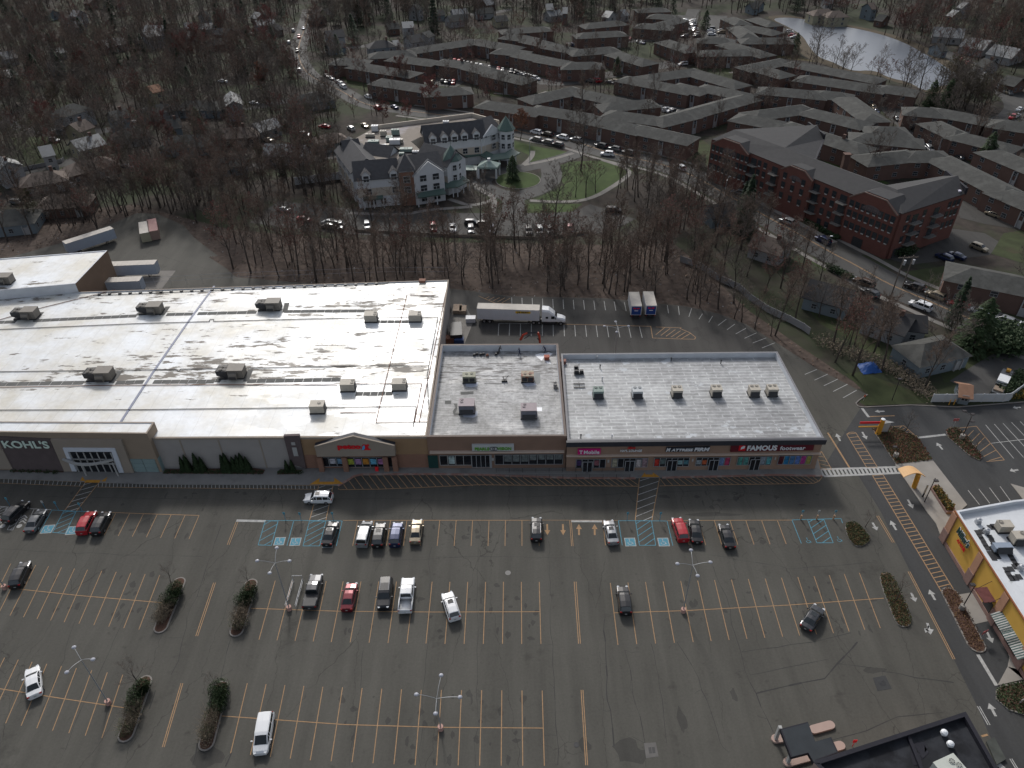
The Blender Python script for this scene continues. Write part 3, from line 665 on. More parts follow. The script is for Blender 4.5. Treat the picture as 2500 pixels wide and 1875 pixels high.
for i in range(2):
 for j in range(3):
  s0,z0=wpx(wk,lerp(J(1735,640),J(2060,650),i/2.0));s1,_=wpx(wk,lerp(J(1735,640),J(2060,650),(i+1)/2.0))
  m=MB();wbox(m,wk,s0+.05,min(s1,wk.L)-.05,.2+j*1.05,1.2+j*1.05,0,.14);m.obj('glass_panel',M_GRNPAN,kohl)
wks=Wall(PK[1]if False else gp(J(1888,150),ZK),gp(J(1985,0),ZK))
m=MB();wbox(m,wks,.1,wks.L-.6,.2,3.3,0,.12);m.obj('glass_panel',M_GRNPAN,kohl)
wpoly(wk,[J(-250,350),J(30,355),J(160,605),J(-200,600)],-.1,.4,M_TANB,kohl,'portal')
# long panelled wall, dark pier, pet shop
for x in(1195,1435,1690):
 a=wpx(wm,D(x+30,1385));m=MB();wbox(m,wm,a[0]-.12,a[0]+.12,.15,ZM-.5,0,.06);m.obj('panel_joint',M_TANB,main)
m=MB();wbox(m,wm,0,wm.L,ZM-.45,ZM-.02,0,.12);m.obj('cornice',M_TANB,main)
wpoly(wm,[D(1822,1172),D(1922,1168),D(1968,1380),D(1868,1350)],-.1,.45,M_MAU,main,'pier')
wrect(wm,D(1875,1230),D(1895,1212),.45,.5,M_FRAMEW,main,'sign_plate');wrect(wm,D(1890,1300),D(1905,1245),.45,.5,M_FRAMEW,main,'sign_plate')
a=wpx(wm,Lz(100,605))[0];b_=wpx(wm,Lz(2010,600))[0]
m=MB();wbox(m,wm,a,wm.L,3.4,ZM-.3,0,.1);m.obj('ochre_panel',M_OCH,main)
m=MB();wbox(m,wm,a,wm.L,.15,3.4,0,.13);m.obj('brick_panel',M_BRKR,main)
gab=wpoly(wm,[Lz(285,425),Lz(250,275),Lz(790,130),Lz(860,112),Lz(930,132),Lz(1512,262),Lz(1530,412)],.1,1.3,M_TANB,main,'gable')
wpoly(wm,[Lz(240,280),Lz(243,264),Lz(780,116),Lz(860,98),Lz(935,118),Lz(1518,250),Lz(1518,266),Lz(930,134),Lz(860,114),Lz(780,132)],1.1,1.4,M_TANB,main,'gable_trim');wpoly(wm,[Lz(240,272),Lz(243,260),Lz(780,112),Lz(860,94),Lz(935,114),Lz(1518,246),Lz(1518,258),Lz(930,126),Lz(860,106),Lz(780,124)],.1,1.1,M_FASC,main,'gable_roof')
M_RED=pm('red_letters',(.55,.012,.02),.5,.05,1)
text_on(wm,'petco',Lz(620,320),Lz(975,232),M_RED,gab,1.4,.05)
for pts,mt in(([(1010,320),(1040,300),(1130,300),(1140,318)],M_RED),([(1040,240),(1100,232),(1115,245),(1095,262),(1105,300),(1050,300)],M_RED),([(1000,315),(1005,270),(1020,245),(1042,250),(1045,300),(1025,318)],pm('blue_letters',(.05,.35,.6),.5,.05,1)),([(985,300),(1010,235),(1040,232),(1010,262),(1000,305)],M_RED)):
 wpoly(wm,[Lz(*p)for p in pts],1.3,1.42,mt,gab,'emblem')
def shopfront(w,parent,ll,ur,o=.02,cols=4,kick=.35,head=None,posters=None,mull=M_MULL,depth=.12,op=None):
 a=wpx(w,ll,o+depth);b=wpx(w,ur,o+depth);s0,s1,z0,z1=a[0],b[0],a[1],b[1]
 m=MB();wbox(m,w,s0,s1,z0,z1,o,o+depth);parent=m.obj('window',M_SGLASS,parent)
 f=MB()
 for k in range(cols+1):s_=s0+(s1-s0)*k/cols;wbox(f,w,s_-.05,s_+.05,z0,z1,o+depth,o+depth+.05)
 for z in(z0,z1-.08):wbox(f,w,s0+.06,s1-.06,z,z+.08,o+depth,o+depth+.04)
 f.obj('window_frame',mull,parent)
 for i,pc in enumerate(posters or[]):
  if pc is None:continue
  cw=(s1-s0)/cols;m=MB();col,fz0,fz1=pc if len(pc)==3 and isinstance(pc[0],tuple)else(pc,.3,.85)
  wbox(m,w,s0+cw*i+cw*.12,s0+cw*(i+1)-cw*.12,z0+(z1-z0)*fz0,z0+(z1-z0)*fz1,o+depth,o+depth+.03)
  m.obj('poster',postermat(col),parent)
def postermat(col):
 k='poster_%d_%d_%d'%tuple(int(c*99)for c in col)
 if k in MATS:return MATS[k]
 m=pm(k,tuple(c*.75 for c in col),.5,.6,2.2);return m
shopfront(wm,main,Lz(370,578),Lz(705,432),.13,3,posters=[None,(.5,.5,.55),(.2,.35,.5)])
shopfront(wm,main,Lz(780,590),Lz(1350,432),.13,5,posters=[(.45,.5,.08),(.4,.25,.45),(.5,.22,.04),(.15,.45,.65),(.45,.2,.4)])
shopfront(wm,main,Lz(1425,585),Lz(1515,425),.13,1)
for x in(350,740,1385,1530):a=wpx(wm,Lz(x,600),1.2)[0];m=MB();wbox(m,wm,a-.45,a+.45,.15,3.6,.6,1.2);m.obj('brick_pier',M_BRKR,main)
# optical shop front
sgp=wrect(wo,Mz(715,300),Mz(1308,210),.0,.36,pm('pale_sign_board',(.42,.44,.44),.6,.05,1),shopP,'sign')
text_on(wo,'PEARLE',Mz(752,290),Mz(958,248),pm('green_letters',(.1,.3,.03),.5,.05,1),sgp,.42,.03)
text_on(wo,'VISION',Mz(1072,286),Mz(1270,244),MATS['green_letters'],sgp,.42,.03)
for cx in(1000,1040):
 c=wpx(wo,Mz(cx,266),.4);m=MB();pts=[wo.pt(c[0]+.42*cos(t),c[1]+.42*sin(t),.42)for t in[i*pi/8 for i in range(17)]];m.tube(pts,.06,5);m.obj('emblem',M_FASC,sgp)
m=MB();z=wpx(wo,Mz(1060,325),.5)[1];wbox(m,wo,.3,wo.L-.3,z-.12,z+.16,0,.5);m.obj('canopy_edge',M_CREAMT,shopP)
shopfront(wo,shopP,Mz(262,500),Mz(700,358),.0,4,posters=[None,((.4,.5,.5),.15,.9),None,None],mull=M_FRAMEW)
shopfront(wo,shopP,Mz(715,530),Mz(965,355),.0,4)
shopfront(wo,shopP,Mz(1040,490),Mz(2005,345),.0,8,posters=[None,((.16,.18,.18),.3,.98),((.16,.18,.18),.3,.98),((.16,.18,.18),.3,.98),((.16,.18,.18),.45,.98),((.16,.18,.18),.5,.98),((.16,.18,.18),.5,.98),((.16,.18,.18),.5,.98)])
wrect(wo,Mz(100,540),Mz(222,365),0,.15,M_DGREEN,shopP,'door');wrect(wo,Mz(965,540),Mz(990,355),0,.2,M_MULL,shopP,'door_frame')
m=MB()
for s_ in[k*2.4 for k in range(11)]:
 a=wpx(wo,Mz(1050,560),2.6)[0]
 for o in(1.2,2.9):m.cyl(wo.pt(a+s_,.15,o),wo.pt(a+s_,1.2,o),.035,n=4)
for o in(1.2,2.9):
 for z in(.6,.9,1.2):m.cyl(wo.pt(a,z,o),wo.pt(a+24,z,o),.03,n=4)
rl=m.obj('handrail',M_DARK);rl['label']='long dark double handrail on the walk before the optical shop';rl['category']='handrail'
# shop row front
m=MB();wbox(m,wf,-.2,wf.L+.3,ZF-1.05,ZF+.03,.0,.55);m.obj('fascia',M_FASC,shopF)
z=wpx(wf,Nz(1100,368),.4)[1];m=MB();wbox(m,wf,-.1,wf.L+.1,z-.1,z+.12,0,.4);m.obj('canopy_edge',M_CREAMT,shopF)
M_WLET=pm('white_letters',(.62,.64,.66),.5,.03,1)
sgt=wrect(wf,Nz(118,350),Nz(448,272),0,.3,pm('magenta_sign',(.5,.012,.16),.5,.03,1),shopF,'sign')
text_on(wf,'Mobile',Nz(205,340),Nz(430,290),M_WLET,sgt,.36,.02);text_on(wf,'T',Nz(140,338),Nz(192,290),M_WLET,sgt,.36,.03)
text_on(wf,'NA*L LOUNGE',Nz(722,310),Nz(1035,276),M_WLET,shopF,.3,.02,.15);text_on(wf,'Allure',Nz(825,268),Nz(940,236),M_RED,shopF,.3,.02,.3)
text_on(wf,'M',Nz(1375,305),Nz(1440,256),M_WLET,shopF,.4,.035,.2);text_on(wf,'ATTRESS',Nz(1446,302),Nz(1762,264),M_WLET,shopF,.4,.035,.2);text_on(wf,'FIRM',Nz(1770,300),Nz(1998,250),M_WLET,shopF,.4,.035,.2)
wpoly(wf,[Nz(1368,312),Nz(1385,250),Nz(2000,240),Nz(1990,304)],0,.28,M_FASC,shopF,'sign_back')
sgf=wpoly(wf,[Oz(600,312),Oz(622,192),Oz(1805,168),Oz(1778,290)],0,.3,pm('maroon_sign',(.1,.012,.02),.5,.04,1),shopF,'sign')
text_on(wf,'FAMOUS',Oz(832,292),Oz(1275,216),M_WLET,sgf,.42,.035);text_on(wf,'footwear',Oz(1300,284),Oz(1675,228),M_WLET,sgf,.42,.012)
wpoly(wf,[Oz(715,296),Oz(728,220),Oz(815,218),Oz(812,292)],.3,.36,M_RED,sgf,'emblem');wpoly(wf,[Oz(748,280),Oz(752,250),Oz(790,226),Oz(812,232),Oz(800,262),Oz(770,268)],.36,.42,M_WLET,sgf,'emblem')
def bay(conv,x0,x1,y0,y1,cols,posters,dx0,dx1,dy):
 shopfront(wf,shopF,conv(x0,y1),conv(x1,y0),.0,cols,posters=posters)
 a=wpx(wf,conv(dx0,dy),.2);b=wpx(wf,conv(dx1,dy),.2);zt=wpx(wf,conv(dx0,y0),.2)[1]
 m=MB();wbox(m,wf,a[0],b[0],.16,zt*.8,.13,.2);dr=m.obj('door',M_SGLASS,shopF)
 f=MB();mid=(a[0]+b[0])/2
 for s_ in(a[0],mid,b[0]):wbox(f,wf,s_-.06,s_+.06,.16,zt*.8,.2,.26)
 wbox(f,wf,a[0]+.07,b[0]-.07,zt*.8-.12,zt*.8,.2,.25);f.obj('door_frame',M_MULL,dr)
bay(Nz,92,518,412,540,5,[(.06,.04,.12),None,None,(.25,.1,.12),None],185,320,588)
bay(Nz,595,1120,398,532,6,[((.35,.33,.25),.05,.95),None,None,None,((.45,.42,.42),.05,.85),((.3,.22,.25),.05,.95)],785,915,575)
bay(Nz,1195,1712,390,520,6,[((.45,.04,.03),.1,.85),(.12,.16,.16),None,None,((.25,.4,.42),.25,.7),((.1,.25,.3),.25,.7)],1380,1515,568)
bay(Oz,100,610,385,510,6,[((.3,.35,.38),.2,.7),((.5,.12,.05),.2,.7),None,None,((.15,.25,.45),.05,.95),((.4,.05,.12),.05,.95)],285,415,555)
bay(Oz,685,1200,375,500,6,[((.08,.28,.25),.05,.95),((.1,.3,.28),.05,.95),None,None,((.25,.3,.35),.1,.95),((.1,.32,.35),.1,.95)],865,1000,548)
shopfront(wf,shopF,Oz(1262,490),Oz(1772,360),.0,6,posters=[((.1,.02,.03),.05,.95),((.03,.2,.4),.05,.95),((.08,.2,.4),.05,.95),((.1,.18,.45),.05,.95),((.4,.05,.25),.05,.95),((.3,.3,.08),.05,.95)])
for cv,x,y in((Nz,555,445),(Nz,1755,430),(Oz,1240,405),(Mz,1008,418)):wrect(wf if cv is not Mz else wo,cv(x-14,y+18),cv(x+14,y-18),0,.12,M_FRAMEW,shopF if cv is not Mz else shopP,'wall_lamp')
# --- things on the roofs
M_MAT=pm('roof_walk_mat',(.13,.13,.125),.9,.15,1,spec=.05);M_PIPE=pm('rusty_pipe',(.2,.1,.07),.8,.3,1);M_JNT=pm('blue_grey_joint',(.16,.18,.25),.5,.1,1)
def rstrip(pts,w,mat,name,parent,z,h=.03):
 m=MB();P=[gp(p,z)for p in pts]
 for i in range(len(P)-1):
  a,b=P[i],P[i+1];d=(b-a);L=d.length;d.normalize();nn=Vector((-d.y,d.x,0))*w/2
  m.prism([((a+nn).x,(a+nn).y),((b+nn).x,(b+nn).y),((b-nn).x,(b-nn).y),((a-nn).x,(a-nn).y)],z-.01,z+h)
 return m.obj(name,mat,parent)
RZ=ZM-.25
def dashmat(p0,p1,n,w,gapf=.06):
 m=MB();a,b=gp(p0,RZ),gp(p1,RZ);d=(b-a).normalized();nn=Vector((-d.y,d.x,0))*w/2
 for i in range(n):
  q0,q1=a.lerp(b,(i+gapf)/n),a.lerp(b,(i+1-gapf)/n)
  m.prism([((q0+nn).x,(q0+nn).y),((q1+nn).x,(q1+nn).y),((q1-nn).x,(q1-nn).y),((q0-nn).x,(q0-nn).y)],RZ-.01,RZ+.025)
 m.obj('walk_mat',M_MAT,main)
for p0,p1,n in((D(-100,840),D(540,828),9),(D(745,828),D(925,823),3),(D(985,823),D(1380,820),7),(D(1590,818),D(2190,808),10),(D(-50,442),D(105,436),2),(D(215,430),D(880,398),12),(D(1070,390),D(1240,386),3),(D(1270,384),D(1650,375),6),(D(1830,370),E(160,366),10),(E(215,436),E(440,436),5),(E(100,900),E(340,898),5)):dashmat(p0,p1,n,1.25,.02)
for p0,p1 in((D(560,825),D(605,780)),(D(715,830),D(770,755)),(D(1395,825),D(1420,790)),(D(1580,820),D(1610,745)),(D(1830,375),D(1845,315)),(D(1040,395),D(1080,338)),(D(225,430),D(268,375)),(D(885,395),D(920,360))):rstrip([p0,p1],1.1,M_MAT,'walk_mat',main,RZ,.035)
rstrip([D(1378,207),D(1215,430),D(985,760),D(732,1150)],.45,M_JNT,'expansion_joint',main,RZ,.08)
for pts in([D(-50,487),D(880,447),D(1345,434),D(1350,420),D(1375,420),D(1372,433),E(0,412),E(630,405),E(560,780),E(575,1078)],[D(-60,757),D(1130,742),D(1150,752),D(1165,740),D(2212,722),E(570,716)],
[D(-60,858),D(600,845),D(1400,840),D(2170,842)],[D(-60,1003),D(900,1000),D(1600,992),E(490,978),E(470,1110)],[D(-80,445),D(230,355),D(740,230)],[D(600,268),D(1375,235),E(0,205),E(280,195),E(335,178)],[E(450,265),E(605,268)],[E(430,265),E(300,790),E(230,1083),E(575,1078)],[E(0,835),E(525,832),E(480,1075)],[E(0,1020),E(235,1018)],[E(690,200),E(610,590),E(510,1075)]):
 m=MB();P=[gp(p,RZ+.12)for p in pts];m.tube(P,.07,5);m.obj('gas_pipe',M_PIPE if len(pts)in(4,2,3)else M_DARK,main)
m=MB()
for t in range(28):p=gp(lerp(D(640,262),E(300,192),t/28.0),RZ);m.box(p.x-.3,p.x+.3,p.y-.25,p.y+.25,RZ,RZ+.3)
m.obj('pipe_support',M_DARK,main)
def fanring(mb,x,y,z,r,mi_rim=1,mi_dark=2):
 mb.cyl((x,y,z-.02),(x,y,z+.07),r,r,14,mi_rim);mb.cyl((x,y,z+.06),(x,y,z+.085),r*.86,r*.86,14,mi_dark)
 for k in range(4):mb.box(-r*.85,r*.85,-.03,.03,z+.085,z+.1,mi_rim,Matrix.Translation((x,y,0))@Matrix.Rotation(k*pi/4,4,'Z'))
M_RTU1=pm('unit_grey_brown',(.16,.145,.125),.6,.12,1.5);M_RTU2=pm('unit_beige',(.36,.33,.28),.6,.1,1.5);M_RTU3=pm('unit_green_grey',(.17,.22,.2),.6,.1,1.5)
M_RTU4=pm('unit_mauve',(.24,.2,.215),.6,.1,1.5);M_RTU5=pm('unit_slate',(.11,.115,.14),.6,.1,1.5)
def rtu_long(label,px,z,sc=1.0):
 p=gp(px,z);r=thing('rooftop_unit',label,'rooftop unit',(p.x,p.y,z),0,'air handling units on the long white roof');r.scale=(sc,)*3
 m=MB();m.box(-2.4,2.6,-1.2,1.2,.0,.3);m.obj('curb',M_DARK,r)
 m=MB();m.box(-.4,2.6,-1.15,1.15,.3,2.1)
 for k in range(4):m.box(-.3+k*.75,-.26+k*.75,-1.17,1.17,.3,2.12)
 m.box(-.5,2.7,-1.25,1.25,2.1,2.18);m.obj('cabinet',M_RTU1,r)
 m=MB();m.add([(-.1,-2.0,.5),(1.5,-2.0,.5),(1.5,-1.15,.5),(-.1,-1.15,.5),(-.1,-1.7,1.6),(1.5,-1.7,1.6),(1.5,-1.15,1.75),(-.1,-1.15,1.75)],[(0,1,5,4),(4,5,6,7),(1,2,6,5),(3,0,4,7)]);m.obj('intake_hood',M_RTU1,r)
 m=MB();m.box(.0,1.4,-2.03,-1.98,.55,1.1);m.obj('intake_grille',M_DARK,r)
 m=MB();m.add([(-2.6,-1.1,.9),(-.5,-1.1,.3),(-.5,1.1,.3),(-2.6,1.1,.9),(-2.9,-.7,1.7),(-.5,-1.15,1.95),(-.5,1.15,1.95),(-2.6,1.1,1.9)],[(0,1,5,4),(1,2,6,5),(2,3,7,6),(3,0,4,7),(4,5,6,7)]);m.obj('condenser_box',M_DARK,r)
 m=MB()
 for k,(x,y)in enumerate(((-1.0,-.5),(-1.0,.5),(-1.85,-.35),(-1.85,.55))):fanring(m,x,y,1.93,.42,0,1)
 m.obj('condenser_fans',[M_RTU1,M_DARK],r)
 return r
def rtu_box(label,px,z,w=2.4,d=1.7,h=1.5,body=None,front=None,fans=((.75,.5),(.75,-.2)),grille=False,fr=.33,hood=False,group='box shaped rooftop units',rz=0):
 p=gp(px,z);r=thing('rooftop_unit',label,'rooftop unit',(p.x,p.y,z),rz,group);body=body or M_RTU2
 m=MB();m.box(-w/2-.1,w/2+.1,-d/2-.1,d/2+.1,0,.28);m.obj('curb',M_DARK,r)
 m=MB();m.box(-w/2,w/2,-d/2,d/2,.28,h+.28);m.box(-w/2-.04,w/2+.04,-d/2-.04,d/2+.04,h+.28,h+.34)
 m.box(-w/2-.01,w/2+.01,-d/2-.02,-d/2,.28+h*.45,.31+h*.45);m.obj('cabinet',body,r)
 if front is not None:m=MB();m.box(-w/2+.03,w/2-.03,-d/2-.09,-d/2-.025,.5,h+.2);m.obj('front_panel',front,r)
 for x,y in fans:m=MB();fanring(m,x,y,h+.35,fr,0,1);m.obj('fan',[body,M_DARK],r)
 if grille:
  for sgn in(-1,1):m=MB();m.box(sgn*w*.24-w*.2,sgn*w*.24+w*.2,-d/2-.12,-d/2-.095,.45,h*.75+.28);m.obj('grille',M_DARK,r)
 else:m=MB();m.box(w/2,w/2+.05,-d/2+.2,d/2-.2,.5,h);m.obj('grille',M_DARK,r)
 if hood:m=MB();m.add([(-w*.42,-d/2-.6,.5),(w*.42,-d/2-.6,.5),(w*.42,-d/2,.5),(-w*.42,-d/2,.5),(-w*.42,-d/2,1.3),(w*.42,-d/2,1.3)],[(0,1,5,4),(0,4,3),(1,2,5),(0,3,2,1)]);m.obj('hood',M_DARK,r)
 return r
for lab,p in(('large grey air handler at the back left of the long white roof',D(175,408)),('large grey air handler beside the dark joint, back row of the white roof',D(975,375)),('large grey air handler in the middle of the back row, right of the joint',D(1735,352)),
('large grey air handler in the front row left of the dark roof joint',D(650,800)),('large grey air handler in the front row right of the dark roof joint',D(1495,785))):rtu_long(lab,p,RZ,1.0)
rtu_long('large grey air handler on the taller stockroom roof',D(20,185),ZU-.15,.95)
for lab,p in(('beige box unit with two fans, left one by the back right roof corner',E(203,428)),('beige box unit with two fans closest to the back right roof corner',E(485,426)),('beige box unit left of the pair on the front right of the white roof',E(55,870)),('beige box unit nearest the party wall on the white roof front right',E(385,865))):
 rtu_box(lab,p,RZ,2.7,1.9,1.5,fans=((.95,.45),(.95,-.4)))
rtu_box('lone pale box unit with one round fan near the white roof front edge',D(2047,1010),RZ,2.6,1.9,1.5,fans=((.4,.1),),fr=.35)
RP_=ZO-1.55
rtu_box('olive unit with two black grilles on the left of the worn roof',Pz(420,830),RP_,2.5,1.6,1.3,pm('unit_olive',(.26,.26,.2),.7,.25,2),None,((-.5,.2),(.5,.2)),True,.3,group='units on the optical shop roof')
rtu_box('rusty topped unit with two black grilles on the worn roof',Pz(1325,815),RP_,2.4,1.8,1.3,pm('unit_rusty',(.3,.26,.2),.7,.3,3,dark=(.22,.07,.04),dthr=.55,dscale=1.5),None,((-.5,-.2),(.5,-.2)),True,.3,group='units on the optical shop roof')
rtu_box('mauve unit with paired fans on the left front of the worn roof',Pz(385,1290),RP_,2.9,2.3,1.7,M_RTU4,M_RTU5,((-.9,.75),(-.9,-.0)),fr=.3,group='units on the optical shop roof',hood=True)
rtu_box('mauve unit with paired fans on the right front of the worn roof',Pz(1345,1365),RP_,2.9,2.3,1.7,M_RTU4,M_RTU5,((-.7,.75),(-.9,-.0)),fr=.3,group='units on the optical shop roof',hood=True)
RF_=ZF-1.15
for i,(lab,p,bm_)in enumerate((('green grey twin fan unit, leftmost on the shop row roof',E(1658,915),M_RTU3),('silver twin fan unit with wide skirt, second on the shop row roof',E(1908,915),pm('unit_silver',(.36,.38,.39),.5,.1,2)),('grey tan twin fan unit, third on the shop row roof',E(2162,910),M_RTU2),('grey tan twin fan unit standing alone before the right hand pair',F(228,905),M_RTU2),('grey tan twin fan unit, left one of the pair at the right',F(470,905),M_RTU2),('grey tan twin fan unit, last one at the right of the shop row',F(585,902),M_RTU2))):
 rtu_box(lab,p,RF_,1.9,1.7,1.45,bm_,None,((-.45,.4),(.45,.4)),fr=.34,hood=True,group='twin fan units on the shop row roof')
# small roof furniture
def small(name,label,cat,px,z,build,mats,group=None,rz=0):
 p=gp(px,z);m=MB();build(m);o=m.obj(name,mats);o.location=(p.x,p.y,z);o.rotation_euler=(0,0,rz);o['label']=label;o['category']=cat
 if group:o['group']=group
 return o
small('roof_hatch','rust red roof hatch at the back edge of the white roof','roof hatch',E(530,180),RZ,lambda m:(m.box(-.7,.7,-.5,.5,0,.5),m.box(-.8,.8,-.6,.6,.5,.62)),M_PIPE)
small('roof_hatch','red brown box hatch by the roofers on the worn roof','roof hatch',Pz(1625,490),RP_,lambda m:(m.box(-.5,.5,-.4,.4,0,.7),m.box(-.58,.58,-.48,.48,.7,.8)),pm('red_brown_box',(.3,.08,.05),.7,.1,2))
small('roof_hatch','red brown box hatch at the left back corner of the shop row roof','roof hatch',Pz(1880,555),RF_,lambda m:(m.box(-.5,.5,-.4,.4,0,.7),m.box(-.58,.58,-.48,.48,.7,.8)),pm('red_brown_dull',(.2,.09,.07),.7,.1,2))
small('condenser_rack','dark condensing units on a rack near the left of the shop row roof','condensing unit',E(1535,770),RF_,lambda m:(m.box(-1,1,-.5,.3,.2,.3),m.box(-.9,0,-.4,.3,.3,1.0),m.box(.2,.9,-.3,.3,.3,.9),m.box(-.9,-.1,.5,.9,.6,1.4),m.cyl((0,.4,0),(0,.4,2.2),.05)),M_DARK)
small('pipe_rack','low dark pipe rack in front of the condensing units','pipe rack',E(1538,848),RF_,lambda m:(m.box(-1.1,1.1,.4,.55,.1,.25),m.box(-1.1,1.1,-.7,-.55,.1,.25),m.cyl((0,-.7,.2),(0,.8,.2),.06)),M_DARK)
small('exhaust_fan','grey exhaust blower against the right parapet of the worn roof','exhaust fan',Pz(1755,930),RP_,lambda m:(m.box(-.3,.5,-.5,.4,0,.5),m.cyl((0,0,.5),(0,0,.9),.35,.3,10),m.ell((0,.4,.9),.35,.35,.25)),pm('dull_steel',(.22,.21,.2),.5,.2,2))
small('tool_crate','broken duct stub on the bare middle of the worn roof','duct stub',Pz(962,835),RP_,lambda m:(m.box(-.5,.6,-.3,.3,0,.35),m.cyl((0,0,.3),(-.2,.2,1.1),.08),m.cyl((.1,0,.3),(.9,.3,1.2),.05)),M_DARK)
for i,(x,y)in enumerate(((497,440),(540,425),(595,432),(640,425),(700,443),(835,430),(865,405))):
 small('tool_bag','small dark tool bags and rolls left of the roofers'if i else 'dark kit heap at the left end of the row of tool bags','tool bag',Pz(x,y),RP_,lambda m:(m.ell((0,0,.22),.35,.28,.25,8,5),m.box(-.12,.2,-.15,.1,.2,.55)),[M_DARK,M_PIPE][i==4:]if i==4 else M_DARK,'tool bags along the back parapet')
for i,(pf,x,y,z)in enumerate(((E,1672,735,RF_),(E,1685,815,RF_),(F,262,705,RF_),(F,440,660,RF_),(E,1548,1185,RF_),(E,1748,1185,RF_),(E,2128,690,RF_),(E,1652,680,RF_))):
 small('vent_pipe','short capped vent pipe on the shop row roof','vent pipe',pf(x,y),z,lambda m:(m.cyl((0,0,0),(0,0,.8),.1,n=8),m.cyl((0,0,.8),(0,0,.95),.2,.1,8)),M_GALV if i%2 else M_DARK,'vent pipes on the shop row roof')
m_=MB();m_.poly([tuple(gp(Pz(x,y),RP_+.03))for x,y in((1440,425),(1530,395),(1600,400),(1650,380),(1720,405),(1660,450),(1600,440),(1550,515),(1490,470))]);m_.poly([tuple(gp(Pz(x,y),RP_+.03))for x,y in((1600,520),(1680,535),(1695,565),(1630,555))])
m_.obj('new_membrane',pm('white_membrane',(.7,.72,.75),.4,.1,1),shopP)
for q,mt,nm in((((280,1000),(485,990),(485,1035),(290,1045)),M_MAT,'patch'),(((40,1135),(140,1135),(135,1190),(38,1190)),M_MAT,'patch'),(((1425,705),(1525,700),(1525,870),(1440,870)),pm('grey_patch',(.19,.2,.2),.7,.1,1),'patch'),(((655,866),(925,866),(925,878),(655,878)),M_MAT,'patch'),(((170,1180),(235,1180),(230,1260),(200,1330),(280,1330),(240,1365),(180,1370),(160,1300),(205,1240)),M_MAT,'patch'),(((1430,1240),(1552,1240),(1552,1300),(1445,1300)),MATS['white_membrane'],'patch'),
(((360,870),(560,850),(545,910),(450,930),(370,915)),pm('bluish_coat',(.4,.43,.5),.5,.05,1),'patch'),(((1255,870),(1430,850),(1470,890),(1320,920)),MATS['bluish_coat'],'patch'),(((300,1330),(550,1300),(545,1370),(480,1400),(330,1390)),MATS['bluish_coat'],'patch')):
 m_=MB();m_.poly([tuple(gp(Pz(x,y),RP_+.015))for x,y in q]);m_.obj(nm,mt,shopP)
# ------------------------------------------------------------------ people (roofers)
def person(label,px,z,cloth,lean=0.0,stride=.2,rz=0.0):
 p=gp(px,z);r=thing('person',label,'person',(p.x,p.y,z),rz,None)
 J_={'pel':(0,0,.95),'sp':(lean*.5,0,1.2),'ch':(lean,0,1.42),'nk':(lean*1.15,0,1.54),'hd':(lean*1.3,0,1.66),'ht':(lean*1.35,0,1.78),
'ls':(lean,.19,1.42),'le':(lean+.12,.27,1.15),'lh':(lean+.3,.22,.95),'rs':(lean,-.19,1.42),'re':(lean+.15,-.27,1.16),'rh':(lean+.35,-.18,1.0),
'lk':(stride*.6,.11,.5),'la':(stride,.12,.08),'lt':(stride+.18,.12,.04),'rk':(-stride*.2,-.11,.5),'ra':(-stride,-.12,.08),'rt':(-stride+.18,-.12,.04)}
 names=list(J_);E_=[('pel','sp'),('sp','ch'),('ch','nk'),('nk','hd'),('hd','ht'),('ch','ls'),('ls','le'),('le','lh'),('ch','rs'),('rs','re'),('re','rh'),('pel','lk'),('lk','la'),('la','lt'),('pel','rk'),('rk','ra'),('ra','rt')]
 rr={'pel':.15,'sp':.14,'ch':.16,'nk':.06,'hd':.1,'ht':.08,'ls':.075,'le':.05,'lh':.04,'rs':.075,'re':.05,'rh':.04,'lk':.075,'la':.05,'lt':.045,'rk':.075,'ra':.05,'rt':.045}
 me=bpy.data.meshes.new('body');me.from_pydata([J_[n]for n in names],[(names.index(a),names.index(b))for a,b in E_],[]);me.materials.append(cloth)
 o=bpy.data.objects.new('body',me);COL.objects.link(o);o.parent=r
 sk=o.modifiers.new('skin','SKIN');
 for i,n in enumerate(names):me.skin_vertices[0].data[i].radius=(rr[n],rr[n])
 me.skin_vertices[0].data[0].use_root=True
 o.modifiers.new('sub','SUBSURF').render_levels=1
 m=MB();m.ell((lean*1.33,0,1.76),.12,.11,.09,10,6);m.obj('hair',M_DARK,r);m=MB();m.ell((lean*1.33+.08,0,1.68),.06,.075,.09,8,5);m.obj('face',pm('skin',(.35,.2,.14),.6,.05,3),r)
 return r
M_NAVY=pm('navy_workwear',(.02,.025,.06),.9,.2,4)
person('roofer in dark clothes walking along the back parapet',Pz(1205,425),RP_,M_NAVY,.1,.3,rad(200))
person('roofer in dark clothes bending over the white membrane',Pz(1605,385),RP_,M_NAVY,.3,.25,rad(200))
person('roofer in dark clothes crouched by the tool bags',Pz(882,395),RP_,M_DARK,.25,.2,rad(10))
